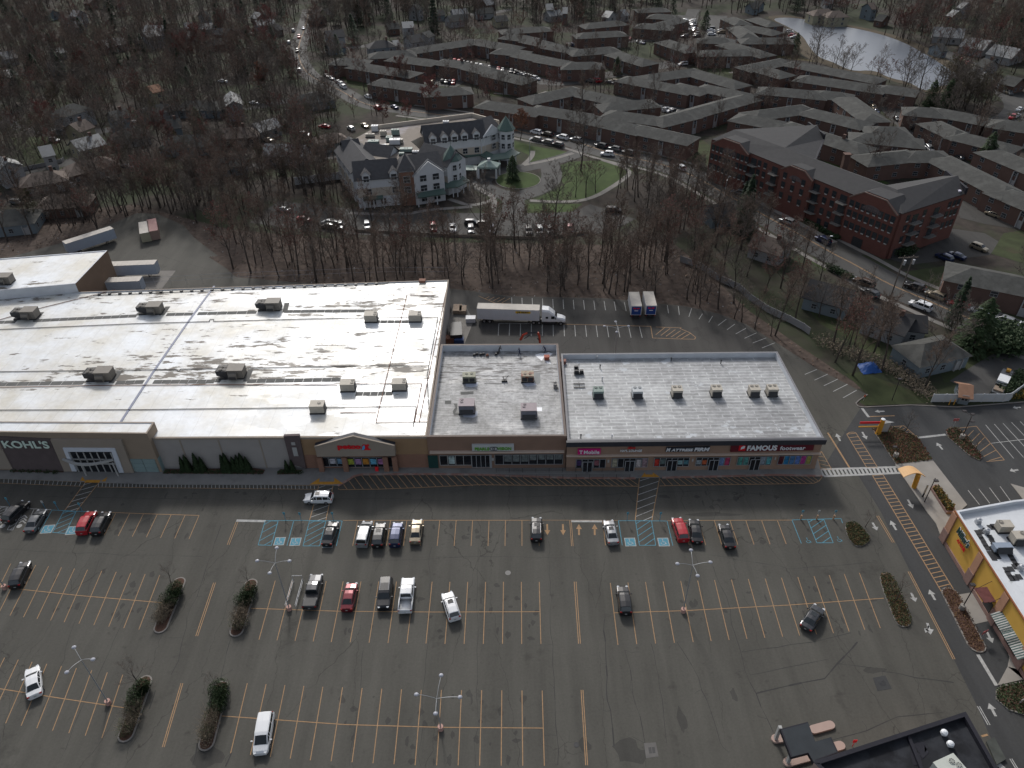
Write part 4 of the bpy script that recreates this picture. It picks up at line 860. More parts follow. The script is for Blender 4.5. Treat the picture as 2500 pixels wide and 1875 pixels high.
# ------------------------------------------------------------------ shrubs against the front wall, signs, bins
def leafball(mb,c,rx,ry,rz_,n,s,rnd,mi=0,shell=.55):
 for _ in range(n):
  t=rnd.random()*2*pi;ph=math.asin(rnd.uniform(-1,1));k=shell+(1-shell)*rnd.random()**.5
  p=Vector((c[0]+rx*k*cos(ph)*cos(t),c[1]+ry*k*cos(ph)*sin(t),c[2]+rz_*k*sin(ph)))
  a=Vector((rnd.gauss(0,1),rnd.gauss(0,1),rnd.gauss(0,1))).normalized()*s*rnd.uniform(.6,1.4);b=a.orthogonal().normalized()*s*.6
  mb.add([p-a,p+b,p+a,p-b],[(0,1,2,3)],mi)
M_LEAFD=pm('evergreen_leaf',(.022,.04,.014),.8,.4,2);M_LEAFG=pm('bush_leaf',(.04,.055,.02),.8,.4,2);M_LEAFB=pm('brown_leaf',(.12,.07,.03),.9,.4,2);M_LEAFR=pm('red_leaf',(.14,.05,.035),.9,.4,2)
M_LEAFO=pm('ochre_leaf',(.2,.13,.03),.9,.4,2);M_TWIG=pm('dry_twig',(.16,.13,.095),.9,.3,2)
CONE=MB();rr_=random.Random(3)
for k in range(900):
 z=rr_.random()**1.3;rad_=.62*(1-z)**.75*(.7+.3*rr_.random());t=rr_.random()*2*pi;p=Vector((rad_*cos(t),rad_*sin(t),.15+z*3.6));a=Vector((rr_.gauss(0,.3),rr_.gauss(0,.3),1)).normalized()*.17;b=Vector((-sin(t),cos(t),0))*.07
 CONE.add([p-a,p+b,p+a,p-b],[(0,1,2,3)])
CONE_ME=CONE.mesh('foliage',M_LEAFD);st=MB();st.cyl((0,0,0),(0,0,3),.08,.03,6);CONE_ST=st.mesh('trunk',M_DARK)
sx=[(1170,0),(1200,0),(1262,0),(1296,0),(1432,0),(1455,0),(1498,0),(1528,0),(1555,0),(1585,0),(1833,.72),(1868,.75)]
for i,(x,s_)in enumerate(sx):
 p=gp(D(x+15,1392),.15);w_=Wall(wm.a,wm.b);rel=(p-wm.a).dot(wm.n)
 r=thing('cone_shrub',['narrow dark evergreen in the left clump against the pale store wall','narrow dark evergreen in the right clump against the pale store wall','small dark evergreen beside the dark pier'][0 if i<4 else 1 if i<10 else 2],'shrub',(p.x,p.y,.15),i*1.3,'evergreens along the store wall')
 inst('foliage',CONE_ME,r);inst('trunk',CONE_ST,r);k=s_ or .95+.12*(i%3);r.scale=(k*1.25,k*1.25,k*.95)
for q,lab in(([D(1045,1412),D(1065,1385),D(1640,1378),D(1705,1388),D(1690,1415)],'planting bed with dark shrubs before the pale store wall'),([D(1780,1418),D(1800,1385),D(1950,1388),D(1900,1415)],'small mulch bed beside the dark pier'),([D(80,1400),D(80,1375),D(400,1388),D(410,1405)],'mulch bed of shrubs below the store letters')):
 P=[gp(p,.15)for p in q];m=MB();m.prism([(p.x,p.y)for p in P],.14,.2);o=m.obj('planting_bed',M_MULCH);o['label']=lab;o['category']='planting bed'
 m=MB();a,b=P[0],P[2 if len(P)>4 else 2];rn=random.Random(5)
 n_=14 if len(P)==5 else 6
 for k in range(n_):c=P[1].lerp(P[3 if len(P)==5 else 2],(k+.5)/n_)+Vector((0,-.9,.3));leafball(m,c,.6,.45,.35,60,.13,rn)
 m.obj('low_shrubs',M_LEAFD,o)
# ------------------------------------------------------------------ vehicles
def paint(name,col,rough=.28,metal=.0):
 k='paint_'+name
 return MATS.get(k)or pm(k,col,rough,.04,.5,.4,metal,coat=.35)
PAINT={'black':paint('black',(.012,.012,.014)),'white':paint('white',(.62,.63,.64)),'silver':paint('silver',(.3,.31,.32),.3,.5),'grey':paint('grey',(.1,.105,.11),.3,.4),'darkgrey':paint('darkgrey',(.045,.047,.052),.3,.4),
'red':paint('red',(.32,.012,.02)),'maroon':paint('maroon',(.13,.012,.02),.3,.3),'blue':paint('blue',(.015,.025,.07),.3,.3),'gold':paint('gold',(.25,.21,.15),.3,.4),'brown':paint('brown',(.08,.05,.035),.3,.3),'green':paint('green',(.03,.07,.05),.3,.3)}
M_CGLASS=pm('car_glass',(.012,.016,.018),.06,.05,1,spec=.7);M_HEAD=pm('headlamp_lens',(.5,.52,.54),.15,.05,3);M_TAIL=pm('tail_lamp_lens',(.3,.012,.012),.2,.05,3)
#  x, half width, belt, top, roof half width
CT={
'sedan':dict(L=4.8,st=[(-2.4,.70,.78,.80,.5),(-2.33,.82,.92,.95,.6),(-1.8,.89,.97,1.02,.66),(-1.72,.89,.97,1.04,.66),(-1.0,.9,.95,1.40,.60),(-.95,.9,.95,1.41,.60),(-.15,.91,.94,1.46,.62),(-.05,.91,.94,1.46,.62),(.45,.91,.94,1.43,.6),(.5,.91,.94,1.42,.6),(1.2,.9,.93,1.0,.66),(1.28,.9,.92,.97,.66),(2.1,.84,.8,.84,.6),(2.38,.7,.62,.64,.5)],roof=(-1.0,.5),rearb=-1.72,frontb=1.2,wb=(-1.4,1.42)),
'suv':dict(L=4.7,st=[(-2.35,.78,.85,.88,.6),(-2.3,.88,1.02,1.05,.66),(-2.24,.89,1.05,1.1,.68),(-1.9,.9,1.05,1.62,.64),(-1.82,.9,1.05,1.66,.65),(-.95,.91,1.03,1.72,.67),(-.85,.91,1.03,1.72,.67),(.05,.91,1.02,1.71,.67),(.15,.91,1.02,1.71,.67),(.5,.91,1.02,1.66,.64),(.56,.91,1.02,1.64,.64),(1.2,.9,1.02,1.1,.7),(1.28,.9,1.0,1.06,.7),(2.1,.86,.9,.94,.64),(2.33,.74,.7,.72,.55)],roof=(-1.9,.56),rearb=-2.24,frontb=1.2,wb=(-1.38,1.4)),
'big_suv':dict(L=5.2,st=[(-2.6,.84,.95,.98,.66),(-2.55,.94,1.1,1.14,.74),(-2.5,.95,1.12,1.18,.75),(-2.25,.96,1.12,1.78,.72),(-2.15,.96,1.12,1.82,.73),(-1.05,.97,1.1,1.86,.75),(-.95,.97,1.1,1.86,.75),(.15,.97,1.1,1.84,.75),(.25,.97,1.1,1.84,.75),(.65,.97,1.1,1.78,.72),(.72,.97,1.1,1.76,.72),(1.3,.96,1.12,1.2,.78),(1.38,.96,1.1,1.17,.78),(2.35,.93,1.05,1.09,.74),(2.58,.84,.85,.88,.66)],roof=(-2.25,.72),rearb=-2.5,frontb=1.3,wb=(-1.55,1.55)),
'minivan':dict(L=5.1,st=[(-2.55,.82,.9,.93,.64),(-2.5,.93,1.05,1.1,.72),(-2.46,.94,1.06,1.14,.73),(-2.25,.95,1.06,1.68,.7),(-2.15,.95,1.06,1.73,.72),(-1.0,.96,1.05,1.77,.74),(-.9,.96,1.05,1.77,.74),(.3,.96,1.02,1.74,.73),(.4,.96,1.02,1.73,.73),(.7,.96,1.0,1.66,.7),(.76,.96,1.0,1.64,.7),(1.65,.93,.98,1.06,.72),(1.72,.93,.96,1.02,.72),(2.3,.86,.82,.85,.6),(2.53,.72,.64,.66,.5)],roof=(-2.25,.76),rearb=-2.46,frontb=1.65,wb=(-1.5,1.6)),
}
def ring(s):
 x,w,b,t,r=s;cab=t-b>.2
 if cab:pts=[(0,.2),(.88*w,.22),(w,.38),(w,b-.18),(.965*w,b),(.93*w,b+.03),(r+.07,t-.09),(r-.05,t-.01),(0,t+.035)]
 else:pts=[(0,.2),(.88*w,.22),(w,.38),(w,b-.18 if b>.7 else b-.1),(.965*w,b-.02),(.92*w,b+.0),(.86*w,b+.02),(.78*w,t-.01),(0,t+.03)]
 return pts
def car_geo(T):
 st=T['st'];n=9;V=[];
 for s in st:
  R_=ring(s);V.append([(s[0],y,z)for y,z in R_]+[(s[0],-y,z)for y,z in R_[1:-1]][::-1])
 ns=len(V);m=len(V[0]);parts={'body':MB(),'windshield':MB(),'rear_window':MB(),'side_window_l':MB(),'side_window_r':MB()}
 for i in range(ns-1):
  for j in range(m):
   k=(j+1)%m;quad=[V[i][j],V[i+1][j],V[i+1][k],V[i][k]]
   xa,xb=st[i][0],st[i+1][0];dst='body'
   topstrip=j in(7,8);side=j==5 or j==m-6
   cabA=st[i][3]-st[i][2]>.2;cabB=st[i+1][3]-st[i+1][2]>.2
   if topstrip and cabB and not cabA:dst='rear_window'
   elif topstrip and cabA and not cabB:dst='windshield'
   elif side and(cabA or cabB)and xb-xa>.2:dst='side_window_l'if j==5 else 'side_window_r'
   parts[dst].add(quad,[(0,1,2,3)])
 parts['body'].add(V[0],[tuple(range(m))]);parts['body'].add(V[-1],[tuple(range(m-1,-1,-1))])
 return parts
WHEEL=MB();WHEEL.cyl((0,-.12,0),(0,.12,0),.33,.33,14);WHEEL_ME=WHEEL.mesh('wheel',M_TYRE)
RIM=MB();RIM.cyl((0,-.125,0),(0,.125,0),.2,.2,14,0)
for k in range(5):RIM.box(.02,.2,-.13,.13,-.025,.025,1,Matrix.Rotation(k*2*pi/5,4,'Y'))
RIM_ME=RIM.mesh('rim',[M_RIM,M_DARK])
LAMPBOX={}
def mkbox(key,dims,mat):
 if key not in LAMPBOX:m=MB();m.box(-dims[0]/2,dims[0]/2,-dims[1]/2,dims[1]/2,-dims[2]/2,dims[2]/2);LAMPBOX[key]=m.mesh(key,mat)
 return LAMPBOX[key]
GEO={k:car_geo(v)for k,v in CT.items()};CARMESH={}
def build_pick(col):
 """crew cab pickup: body with open bed"""
 k=('pick',col)
 b=MB();gl={}
 # frame/lower body
 def pan(x0,x1,y0,y1,z0,z1):b.box(x0,x1,y0,y1,z0,z1)
 st=[(-.75,.96,1.12,1.16,.76),(-.7,.97,1.12,1.78,.7),(-.62,.97,1.12,1.84,.72),(.2,.97,1.1,1.86,.73),(.3,.97,1.1,1.86,.73),(.85,.97,1.1,1.8,.7),(.92,.97,1.1,1.78,.7),(1.5,.97,1.14,1.22,.8),(1.58,.97,1.13,1.2,.8),(2.6,.95,1.1,1.14,.78),(2.85,.88,.85,.88,.7)]
 g_=car_geo(dict(st=st))
 bb=g_['body']
 bb.box(-2.95,-.74,-.97,-.86,.45,1.14);bb.box(-2.95,-.74,.86,.97,.45,1.14);bb.box(-2.95,-2.87,-.86,.86,.45,1.12);bb.box(-2.87,-.74,-.86,.86,.45,.62,0);bb.box(-.82,-.74,-.86,.86,.62,1.12)
 bb.box(-3.05,-2.95,-.9,.9,.42,.6)
 return g_
GEO['pickup']=build_pick(None);CT['pickup']=dict(L=5.9,wb=(-1.95,1.9),st=[(-2.95,.9,1,1,.6),(2.85,.88,.85,.88,.7)])
def car(typ,col,px_nose,px_tail,label,group=None,cat='car',z=.75,bedcover=False,rails=False,sunroof=False):
 a=gp(px_nose,z);t=gp(px_tail,z);c=(a+t)/2;d=(a-t);rz=atan2(d.y,d.x)
 kd={'sedan':'sedan','suv':'sport_utility_car','big_suv':'sport_utility_car','minivan':'minivan','pickup':'pickup_truck'}[typ]
 r=thing('parked_'+kd if kd!='pickup_truck'else 'pickup_truck',label,cat,(c.x,c.y,.03),rz,group)
 T=CT[typ];g_=GEO[typ];r.scale=(1.04,1.08,1.06)
 for nm in('body','windshield','rear_window','side_window_l','side_window_r'):
  key=(typ,col,nm)
  if key not in CARMESH:CARMESH[key]=g_[nm].mesh(nm.replace('_l','').replace('_r','')if nm[-2]=='_'else nm,PAINT[col]if nm=='body'else M_CGLASS,smooth=nm=='body')
  inst('body'if nm=='body'else('side_window'if nm.startswith('side')else nm),CARMESH[key],r)
 st=T['st'];ws=.86*1.0
 for x in T['wb']:
  for s in(-1,1):inst('rim',RIM_ME,inst('wheel',WHEEL_ME,r,Matrix.Translation((x,s*(.83 if typ in('sedan','suv')else .88),.33))))
 xf,xr=st[-1][0],st[0][0];wf_,wr_=(.62,.68)if typ!='pickup'else(.78,.86)
 hz={'sedan':.66,'suv':.78,'big_suv':.92,'minivan':.72,'pickup':.88}[typ];tz={'sedan':.82,'suv':.98,'big_suv':1.05,'minivan':1.0,'pickup':.95}[typ]
 for s in(-1,1):
  inst('headlight',mkbox('headlight',(.34,.3,.14),M_HEAD),r,Matrix.Translation((xf-.1,s*wf_,hz))@Matrix.Rotation(-s*.35,4,'Z'))
  inst('tail_light',mkbox('tail_light',(.16,.26,.2),M_TAIL),r,Matrix.Translation((xr+.06,s*wr_,tz)))
  mx={'sedan':.75,'suv':.8,'big_suv':.95,'minivan':1.1,'pickup':1.15}[typ]
  inst('mirror',mkbox('mirror_'+col,(.12,.24,.14),PAINT[col]),r,Matrix.Translation((mx,s*(1.04 if typ in('sedan','suv')else 1.12),st[len(st)//2][2]+.04)))
 inst('licence_plate',mkbox('licence_plate',(.03,.3,.14),M_FRAMEW),r,Matrix.Translation((xr-.02,0,.62)))
 if rails or typ=='big_suv':
  for s in(-1,1):m=MB();m.tube([(-1.7,s*.62,1.74+(.14 if typ=='big_suv'else 0)),(.3,s*.62,1.75+(.14 if typ=='big_suv'else 0))],.03,5);m.obj('roof_rail',M_RIM,r)
 if sunroof:m=MB();hh=1.745 if typ!='sedan'else 1.475;m.box(-.35,.35,-.36,.36,hh,hh+.02);m.obj('sunroof',M_CGLASS,r)
 if bedcover:m=MB();m.box(-2.9,-.8,-.88,.88,1.13,1.17);m.obj('bed_cover',M_DARK,r)
 return r
G1='cars parked in the front rows'
car('suv','black',J(275,1085),J(135,1225),'black car on the far left, parked over the white chevrons',G1)
car('sedan','grey',J(520,1170),J(395,1370),'grey sedan beside the white chevron bay at the left',G1)
car('suv','red',J(1170,1185),J(1060,1400),'bright red hatchback beside the blue access bay',G1)
car('suv','black',J(1355,1195),J(1245,1410),'black hatchback touching the red one in the left front row',G1)
car('sedan','black',G(2142,90),G(2103,210),'black sedan in the blue bay next to the hatched crossing',G1,sunroof=True)
car('minivan','silver',H(178,78),H(138,228),'silver minivan, first of four cars in the centre front row',G1,rails=True)
car('suv','black',H(262,98),H(241,225),'black car between the silver minivan and the dark blue one',G1,sunroof=True)
car('suv','blue',H(372,95),H(352,218),'dark blue car, third of four in the centre front row',G1)
car('sedan','gold',H(497,68),H(482,202),'pale gold sedan, last of four in the centre front row',G1)
car('suv','black',H(1264,58),H(1263,190),'black car with glass roof left of the orange arrows',G1,sunroof=True,rails=True)
car('sedan','silver',H(1728,80),H(1755,200),'silver sedan with sunroof right of the orange arrows',G1,sunroof=True)
car('suv','red',H(2165,62),I(22,188),'dark red car right of the blue access bays',G1)
car('sedan','black',I(90,70),I(110,200),'black sedan beside the dark red car',G1)
car('sedan','black',I(283,105),I(320,228),'black sedan alone, last in the right front row',G1)
G2='vehicles in the middle rows'
car('pickup','darkgrey',G(2035,430),G(1990,618),'dark grey pickup truck with covered bed by the cart rail',G2,'pickup truck',bedcover=True)
car('sedan','maroon',H(76,480),H(44,632),'maroon sedan in the middle row',G2)
car('big_suv','black',H(278,640),H(300,440),'large black car with roof rails beside the white pickup',G2)
car('pickup','white',H(440,445),H(418,650),'white pickup truck with an open bed',G2,'pickup truck')
car('suv','white',H(688,540),H(738,696),'white car with sunroof parked askew in the middle row',G2,sunroof=True,rails=True)
car('suv','black',H(1815,500),H(1838,660),'black car at the left end of the right middle row',G2)
car('sedan','darkgrey',I(892,630),I(812,752),'dark grey sedan parked diagonally across the bays',G2,sunroof=True)
car('suv','black',G(160,350),G(100,482),'black car on its own in the left middle row',G2)
car('sedan','white',G(208,1030),G(222,1178),'white sedan standing askew at the lower left',G2)
car('minivan','white',G(1676,1540),G(1712,1335),'white minivan in the lowest row',G2)
car('suv','white',D(1968,1568),D(2128,1568),'white car driving past on the fire lane crossing',G2,sunroof=True)
# street and residence cars seen clearly
G3='cars on the avenue'
for typ,col,n,t,lab in(('suv','silver',C(648,1405),C(735,1440),'silver car driving on the avenue below the entrance steps'),('suv','blue',C(880,1520),C(960,1560),'dark blue car on the avenue beside the street lamps'),('suv','grey',C(350,1230),C(415,1245),'grey car on the avenue left of the dark conifer'),
('big_suv','brown',F(1135,165),F(1235,205),'brown car parked before the dark roofed house'),('suv','black',F(1460,192),F(1560,225),'black car at the kerb across the avenue'),('suv','gold',F(1595,245),F(1695,285),'pale gold car in front of the brick block'),('minivan','white',F(1495,310),F(1600,350),'white van driving on the avenue at the right'),
('sedan','red',F(1750,308),F(1840,335),'red sedan at the kerb beyond the white van'),('sedan','white',F(1880,350),F(1975,380),'white sedan behind the red one at the kerb'),('suv','silver',F(2035,405),F(2130,440),'silver car third along the right hand kerb'),('sedan','white',F(2150,440),F(2240,475),'white sedan at the right picture edge of the avenue'),
('suv','darkgrey',F(1195,235),F(1250,265),'dark car in the driveway between the two dark roofs'),('suv','white',B(1685,985),B(1752,990),'white car turning on the avenue by the oak'),('suv','white',B(2150,1060),C(30,1090),'white van on the avenue before the bare trees')):
 car(typ,col,n,t,lab,G3)
G4='cars in the residence car park'
for i,(x,y,col,typ)in enumerate(((175,1450,'grey','suv'),(600,1460,'red','suv'),(725,1462,'white','sedan'),(842,1475,'darkgrey','suv'),(972,1475,'blue','suv'),(1215,1482,'black','suv'),(1285,1482,'silver','suv'),(1350,1475,'silver','sedan'),(1478,1465,'maroon','sedan'),(0,1450,'grey','suv'))):
 car(typ,col,B(x+2,y+18),B(x-2,y-18),'%s car, number %s along the bays below the white residence'%(col.replace('dark','dark '),['two','three','four','five','six','seven','eight','nine','ten','one'][i]),G4)
for i,(x,y,col)in enumerate(((1262,848,'white'),(1332,862,'black'),(1430,880,'white'),(1518,897,'silver'),(1262,895,'grey'),(1335,912,'grey'),(1400,928,'darkgrey'),(1768,955,'grey'),(1855,978,'darkgrey'),(1680,935,'darkgrey'))):
 car('suv',col,B(x-25,y-6),B(x+25,y+6),'%s car on the upper avenue, %s out from the turreted corner'%(col.replace('dark','dark '),['first','second','third','fourth','fifth','sixth','seventh','tenth','eleventh','ninth'][i]),'cars on the upper avenue')
# small distant cars: one mesh each
def small_car_mesh(typ,col):
 g_=GEO[typ];m=MB()
 for nm,mi in(('body',0),('windshield',1),('rear_window',1),('side_window_l',1),('side_window_r',1)):m.add(g_[nm].v,g_[nm].f,mi)
 for x in CT[typ]['wb']:
  for s in(-1,1):m.cyl((x,s*.7,.33),(x,s*.95,.33),.33,.33,8,2)
 return m.mesh('small_'+typ+'_'+col,[PAINT[col],M_CGLASS,M_TYRE])
SMC={};CARRANK={}
def smallcars(pts,axis,zone,rnd,typs=('sedan','suv','suv','sedan','minivan'),cols=('black','white','silver','grey','darkgrey','blue','silver','red','white','gold')):
 for p in pts:
  typ=rnd.choice(typs);col=rnd.choice(cols);k=(typ,col)
  if k not in SMC:SMC[k]=small_car_mesh(typ,col)
  w=gp(p,.7);ax=gp(axis[1])-gp(axis[0]);o=inst('parked_car',SMC[k]);o.location=(w.x,w.y,.03);o.rotation_euler=(0,0,atan2(ax.y,ax.x)+rnd.choice((0,pi))+rnd.uniform(-.03,.03))
  CARRANK[zone]=CARRANK.get(zone,0)+1
  o['label']='%s %s, %s'%(col.replace('dark','dark '),{'sedan':'sedan','suv':'hatchback','minivan':'minivan'}[typ],zone%ORD[min(CARRANK[zone]-1,59)]);o['category']='car';o['group']=zone.replace('%s ','').replace('%s','')[:50]
ORD=[]
for t in('','twenty ','thirty ','forty ','fifty '):
 base=['first','second','third','fourth','fifth','sixth','seventh','eighth','ninth']
 if t=='':ORD+=base+['tenth','eleventh','twelfth','thirteenth','fourteenth','fifteenth','sixteenth','seventeenth','eighteenth','nineteenth']
 else:ORD+=[t.strip()[:-1]+'ieth']+[t.strip()+'-'+b for b in base]
ORD+=['sixtieth']
rc=random.Random(11)
def along(a,b,n,skip=.12):return[lerp(a,b,(i+.5)/n)for i in range(n)if rc.random()>skip]
smallcars(along(B(640,370),B(1200,475),20),(B(900,440),B(905,430)),'%s along the upper left row of the brick court',rc)
smallcars(along(B(1000,400),B(1140,425),5)+along(B(1130,465),B(1270,505),6),(B(1000,430),B(1030,437)),'%s in the short row of the brick court',rc)
smallcars(along(B(500,500),B(600,530),6)+along(B(650,518),B(740,530),4),(B(540,520),B(548,505)),'%s in the small court beside the red tree',rc)
smallcars(along(B(1820,235),B(1980,280),9)+along(B(1900,215),B(2100,250),8),(B(1900,250),B(1910,240)),'%s in the court near the far end blocks',rc)
smallcars(along(B(1500,290),B(1560,300),3)+along(B(1600,520),B(1660,515),3)+along(B(1720,530),B(1780,520),2),(B(1500,290),B(1560,300)),'%s on the middle lane of the brick estate',rc)
smallcars(along(B(2020,620),B(2200,670),7)+along(B(2040,690),B(2190,720),6)+along(B(1900,595),B(2000,615),4),(B(2040,690),B(2080,680)),'%s in the inner court of the brick estate',rc)
smallcars([C(25,645),C(118,668),C(20,410),C(40,130),C(40,160),C(35,190)]+along(C(75,130),C(110,235),9)+along(C(25,130),C(30,240),6),(C(40,180),C(60,178)),'%s in the far narrow car park',rc)
smallcars(along(C(200,175),C(205,225),4)+along(C(265,175),C(270,225),4)+along(C(700,195),C(740,245),4),(C(200,180),C(215,180)),'%s in the car park near the pond',rc)
smallcars([C(735,485),C(770,480),C(605,675),C(1245,690),C(1262,715),C(1300,640),C(1410,665),C(1520,730),C(1505,750),C(1395,760)],(C(1240,690),C(1270,715)),'%s along the estate lane below the pond',rc)
smallcars([C(1572,880),C(1612,908),C(1558,935),C(1605,955),C(1700,970),C(1515,835),C(1800,1015),C(1655,1000)],(C(1572,880),C(1612,915)),'%s on the lane between the brick blocks',rc)
smallcars(along(C(1800,375),C(2000,510),11)+along(C(1960,520),C(2130,600),9),(C(1850,420),C(1900,460)),'%s on the far right road beyond the pond',rc)
smallcars([C(2185,700),C(2165,740),C(2140,750),C(1880,800),C(1830,830)]+along(C(2000,860),C(2170,900),7),(C(2140,750),C(2180,725)),'%s near the blocks at the far right',rc)
smallcars([C(2015,1375),C(2090,1365),C(1925,1590),C(1780,1640),F(1700,20)],(C(1990,1365),C(2045,1385)),'%s on the lane right of the dark roofed block',rc)
smallcars([A(1950,180),A(1922,235),A(1858,272),A(1910,325),A(1865,388),A(1925,450),A(1885,195)],(A(1900,325),A(1920,230)),'%s on the winding road at the upper left',rc)
smallcars([A(2100,485),A(2130,500),A(2175,525),A(2195,540),B(20,555),B(180,620),B(240,690),B(350,685),B(70,825),B(160,805)],(A(2100,485),A(2175,525)),'%s on the road left of the brick estate',rc)
smallcars([A(570,838),A(840,775),A(1430,520),A(1490,655),A(1535,658),A(1630,660),A(2085,810),A(1960,862),A(700,1150),A(820,1070),A(110,1300),A(1725,898),A(500,1265),A(440,1190),A(1820,1345),A(1955,1405),A(2115,1430),A(2165,1440),A(2110,1455),A(1615,218),A(350,900)],(A(1490,655),A(1540,660)),'%s among the houses on the left',rc)
smallcars([B(850,1430),B(1760,1350),B(930,1440)],(B(820,1430),B(880,1432)),'%s behind the bare trees by the residence',rc)
# ------------------------------------------------------------------ trucks and trailers
M_TRW=pm('trailer_white',(.5,.51,.53),.5,.06,.4,dark=(.3,.29,.27),dthr=.68,dscale=.5);M_TRT=pm('trailer_roof',(.42,.39,.35),.7,.1,.6);M_TRB=pm('trailer_blue_grey',(.3,.34,.4),.5,.06,.4)
def trailer(name,label,a_px,b_px,side=None,roof=None,z=4.0,w=2.55,ground=1.1,wheels=True,group=None,cat='trailer',ribs=12):
 a,b=gp(a_px,z),gp(b_px,z);L=(b-a).length;rz=atan2((b-a).y,(b-a).x);r=thing(name,label,cat,(*a.xy,0),rz,group)
 m=MB();m.box(0,L,-w/2,w/2,ground,z-.03,0)
 for k in range(ribs+1):x=L*k/ribs;m.box(x-.02,x+.02,-w/2-.02,w/2+.02,ground,z-.035,0)
 m.obj('box',side or M_TRW,r);m=MB();m.box(-.02,L+.02,-w/2-.03,w/2+.03,z-.03,z+.03);[m.box(L*k/ribs-.03,L*k/ribs+.03,-w/2,w/2,z+.03,z+.05)for k in range(ribs+1)];m.obj('roof',roof or M_TRT,r)
 m=MB();m.box(0,L,-.5,.5,ground-.25,ground-.01);m.obj('chassis',M_DARK,r)
 if wheels:
  for x in(1.6,2.9):
   for s in(-1,1):m=MB();m.cyl((x,s*.85,.5),(x,s*1.22,.5),.5,.5,14,0);m.cyl((x,s*.84,.5),(x,s*1.24,.5),.28,.28,12,1);m.obj('wheel',[M_TYRE,M_RIM],r)
 if ground>.8:
  for s in(-1,1):m=MB();m.box(L-2.6,L-2.4,s*.7-.08,s*.7+.08,.05,ground-.2);m.obj('landing_leg',M_DARK,r)
 return r,L
tr,TL=trailer('semi_trailer','long white trailer hitched to the white tractor behind the shops',E(884,333),E(1283,345),ribs=14)
bm_=MB();bm_.box(TL*.62,TL*.86,-1.31,-1.285,3.05,3.6);bm_.obj('name_panel',pm('yellow_panel',(.6,.38,.02),.5,.05,1),tr)
me=textmesh('J.B. HUNT',.62,.01,.02);me.materials.append(M_FASC);inst('lettering',me,tr,Matrix.Translation((TL*.74,-1.33,3.32))@Matrix.Rotation(rad(90),4,'X'))
a=tr.location;q=tr.matrix_basis
trac=thing('tractor_unit','white semi tractor with sleeper cab at the head of the long trailer','truck',(a.x+cos(tr.rotation_euler.z)*(TL+.6),a.y+sin(tr.rotation_euler.z)*(TL+.6),0),tr.rotation_euler.z)
def loft(secs,mb,mi=0):
 n=len(secs[0][1]);o=len(mb.v)
 for x,pr in secs:mb.v+=[(x,y,z)for y,z in pr]
 for i in range(len(secs)-1):
  for j in range(n):k=(j+1)%n;mb.f.append((o+i*n+j,o+(i+1)*n+j,o+(i+1)*n+k,o+i*n+k));mb.m.append(mi)
 mb.f.append(tuple(o+j for j in range(n)));mb.m.append(mi);mb.f.append(tuple(o+(len(secs)-1)*n+j for j in reversed(range(n))));mb.m.append(mi)
def sec(w,z0,z1,r=.15):return[(-w,z0),(w,z0),(w,z1-r*1.4),(w-r,z1),(-w+r,z1),(-w,z1-r*1.4)]
m=MB();loft([(0,sec(1.2,.95,4.0,.25)),(.1,sec(1.24,.95,4.05,.3)),(1.6,sec(1.24,.95,3.9,.3)),(2.6,sec(1.2,.95,3.1,.3)),(3.0,sec(1.15,.95,2.7,.25)),(3.5,sec(1.1,.95,2.05,.2)),(4.9,sec(1.0,.8,1.75,.25)),(5.5,sec(.85,.7,1.45,.3))],m);m.obj('cab',PAINT['white'],trac)
m=MB();m.box(-.9,5.4,-.45,.45,.6,.94);m.box(.2,3.3,-1.25,-1.12,.35,.95);m.box(.2,3.3,1.12,1.25,.35,.95);m.obj('chassis',M_DARK,trac)
m=MB();m.add([(3.03,-1.0,2.66),(3.48,-.98,2.08),(3.48,.98,2.08),(3.03,1.0,2.66)],[(0,1,2,3)]);m.v=[(x+.05,y,z+.05)for x,y,z in m.v];m.obj('windshield',M_CGLASS,trac)
for s in(-1,1):
 m=MB();m.box(2.2,3.0,s*1.2-.03,s*1.2+.03,1.75,2.45);m.obj('side_window',M_CGLASS,trac);m=MB();m.box(.9,1.5,s*1.245-.02,s*1.245+.02,1.8,2.3);m.obj('sleeper_window',M_CGLASS,trac)
 for x in(-1.9,-.6,4.5):m=MB();m.cyl((x,s*.85,.5),(x,s*1.2,.5),.5,.5,14,0);m.cyl((x,s*.84,.5),(x,s*1.22,.5),.26,.26,12,1);m.obj('wheel',[M_TYRE,M_RIM],trac)
 m=MB();m.box(5.2,5.45,s*.75-.15,s*.75+.15,.95,1.2);m.obj('headlight',M_HEAD,trac);m=MB();m.box(3.2,3.35,s*1.4-.12,s*1.4+.12,1.8,2.3);m.obj('mirror',M_DARK,trac)
M_NB=pm('navy_panel',(.015,.05,.2),.5,.05,1)
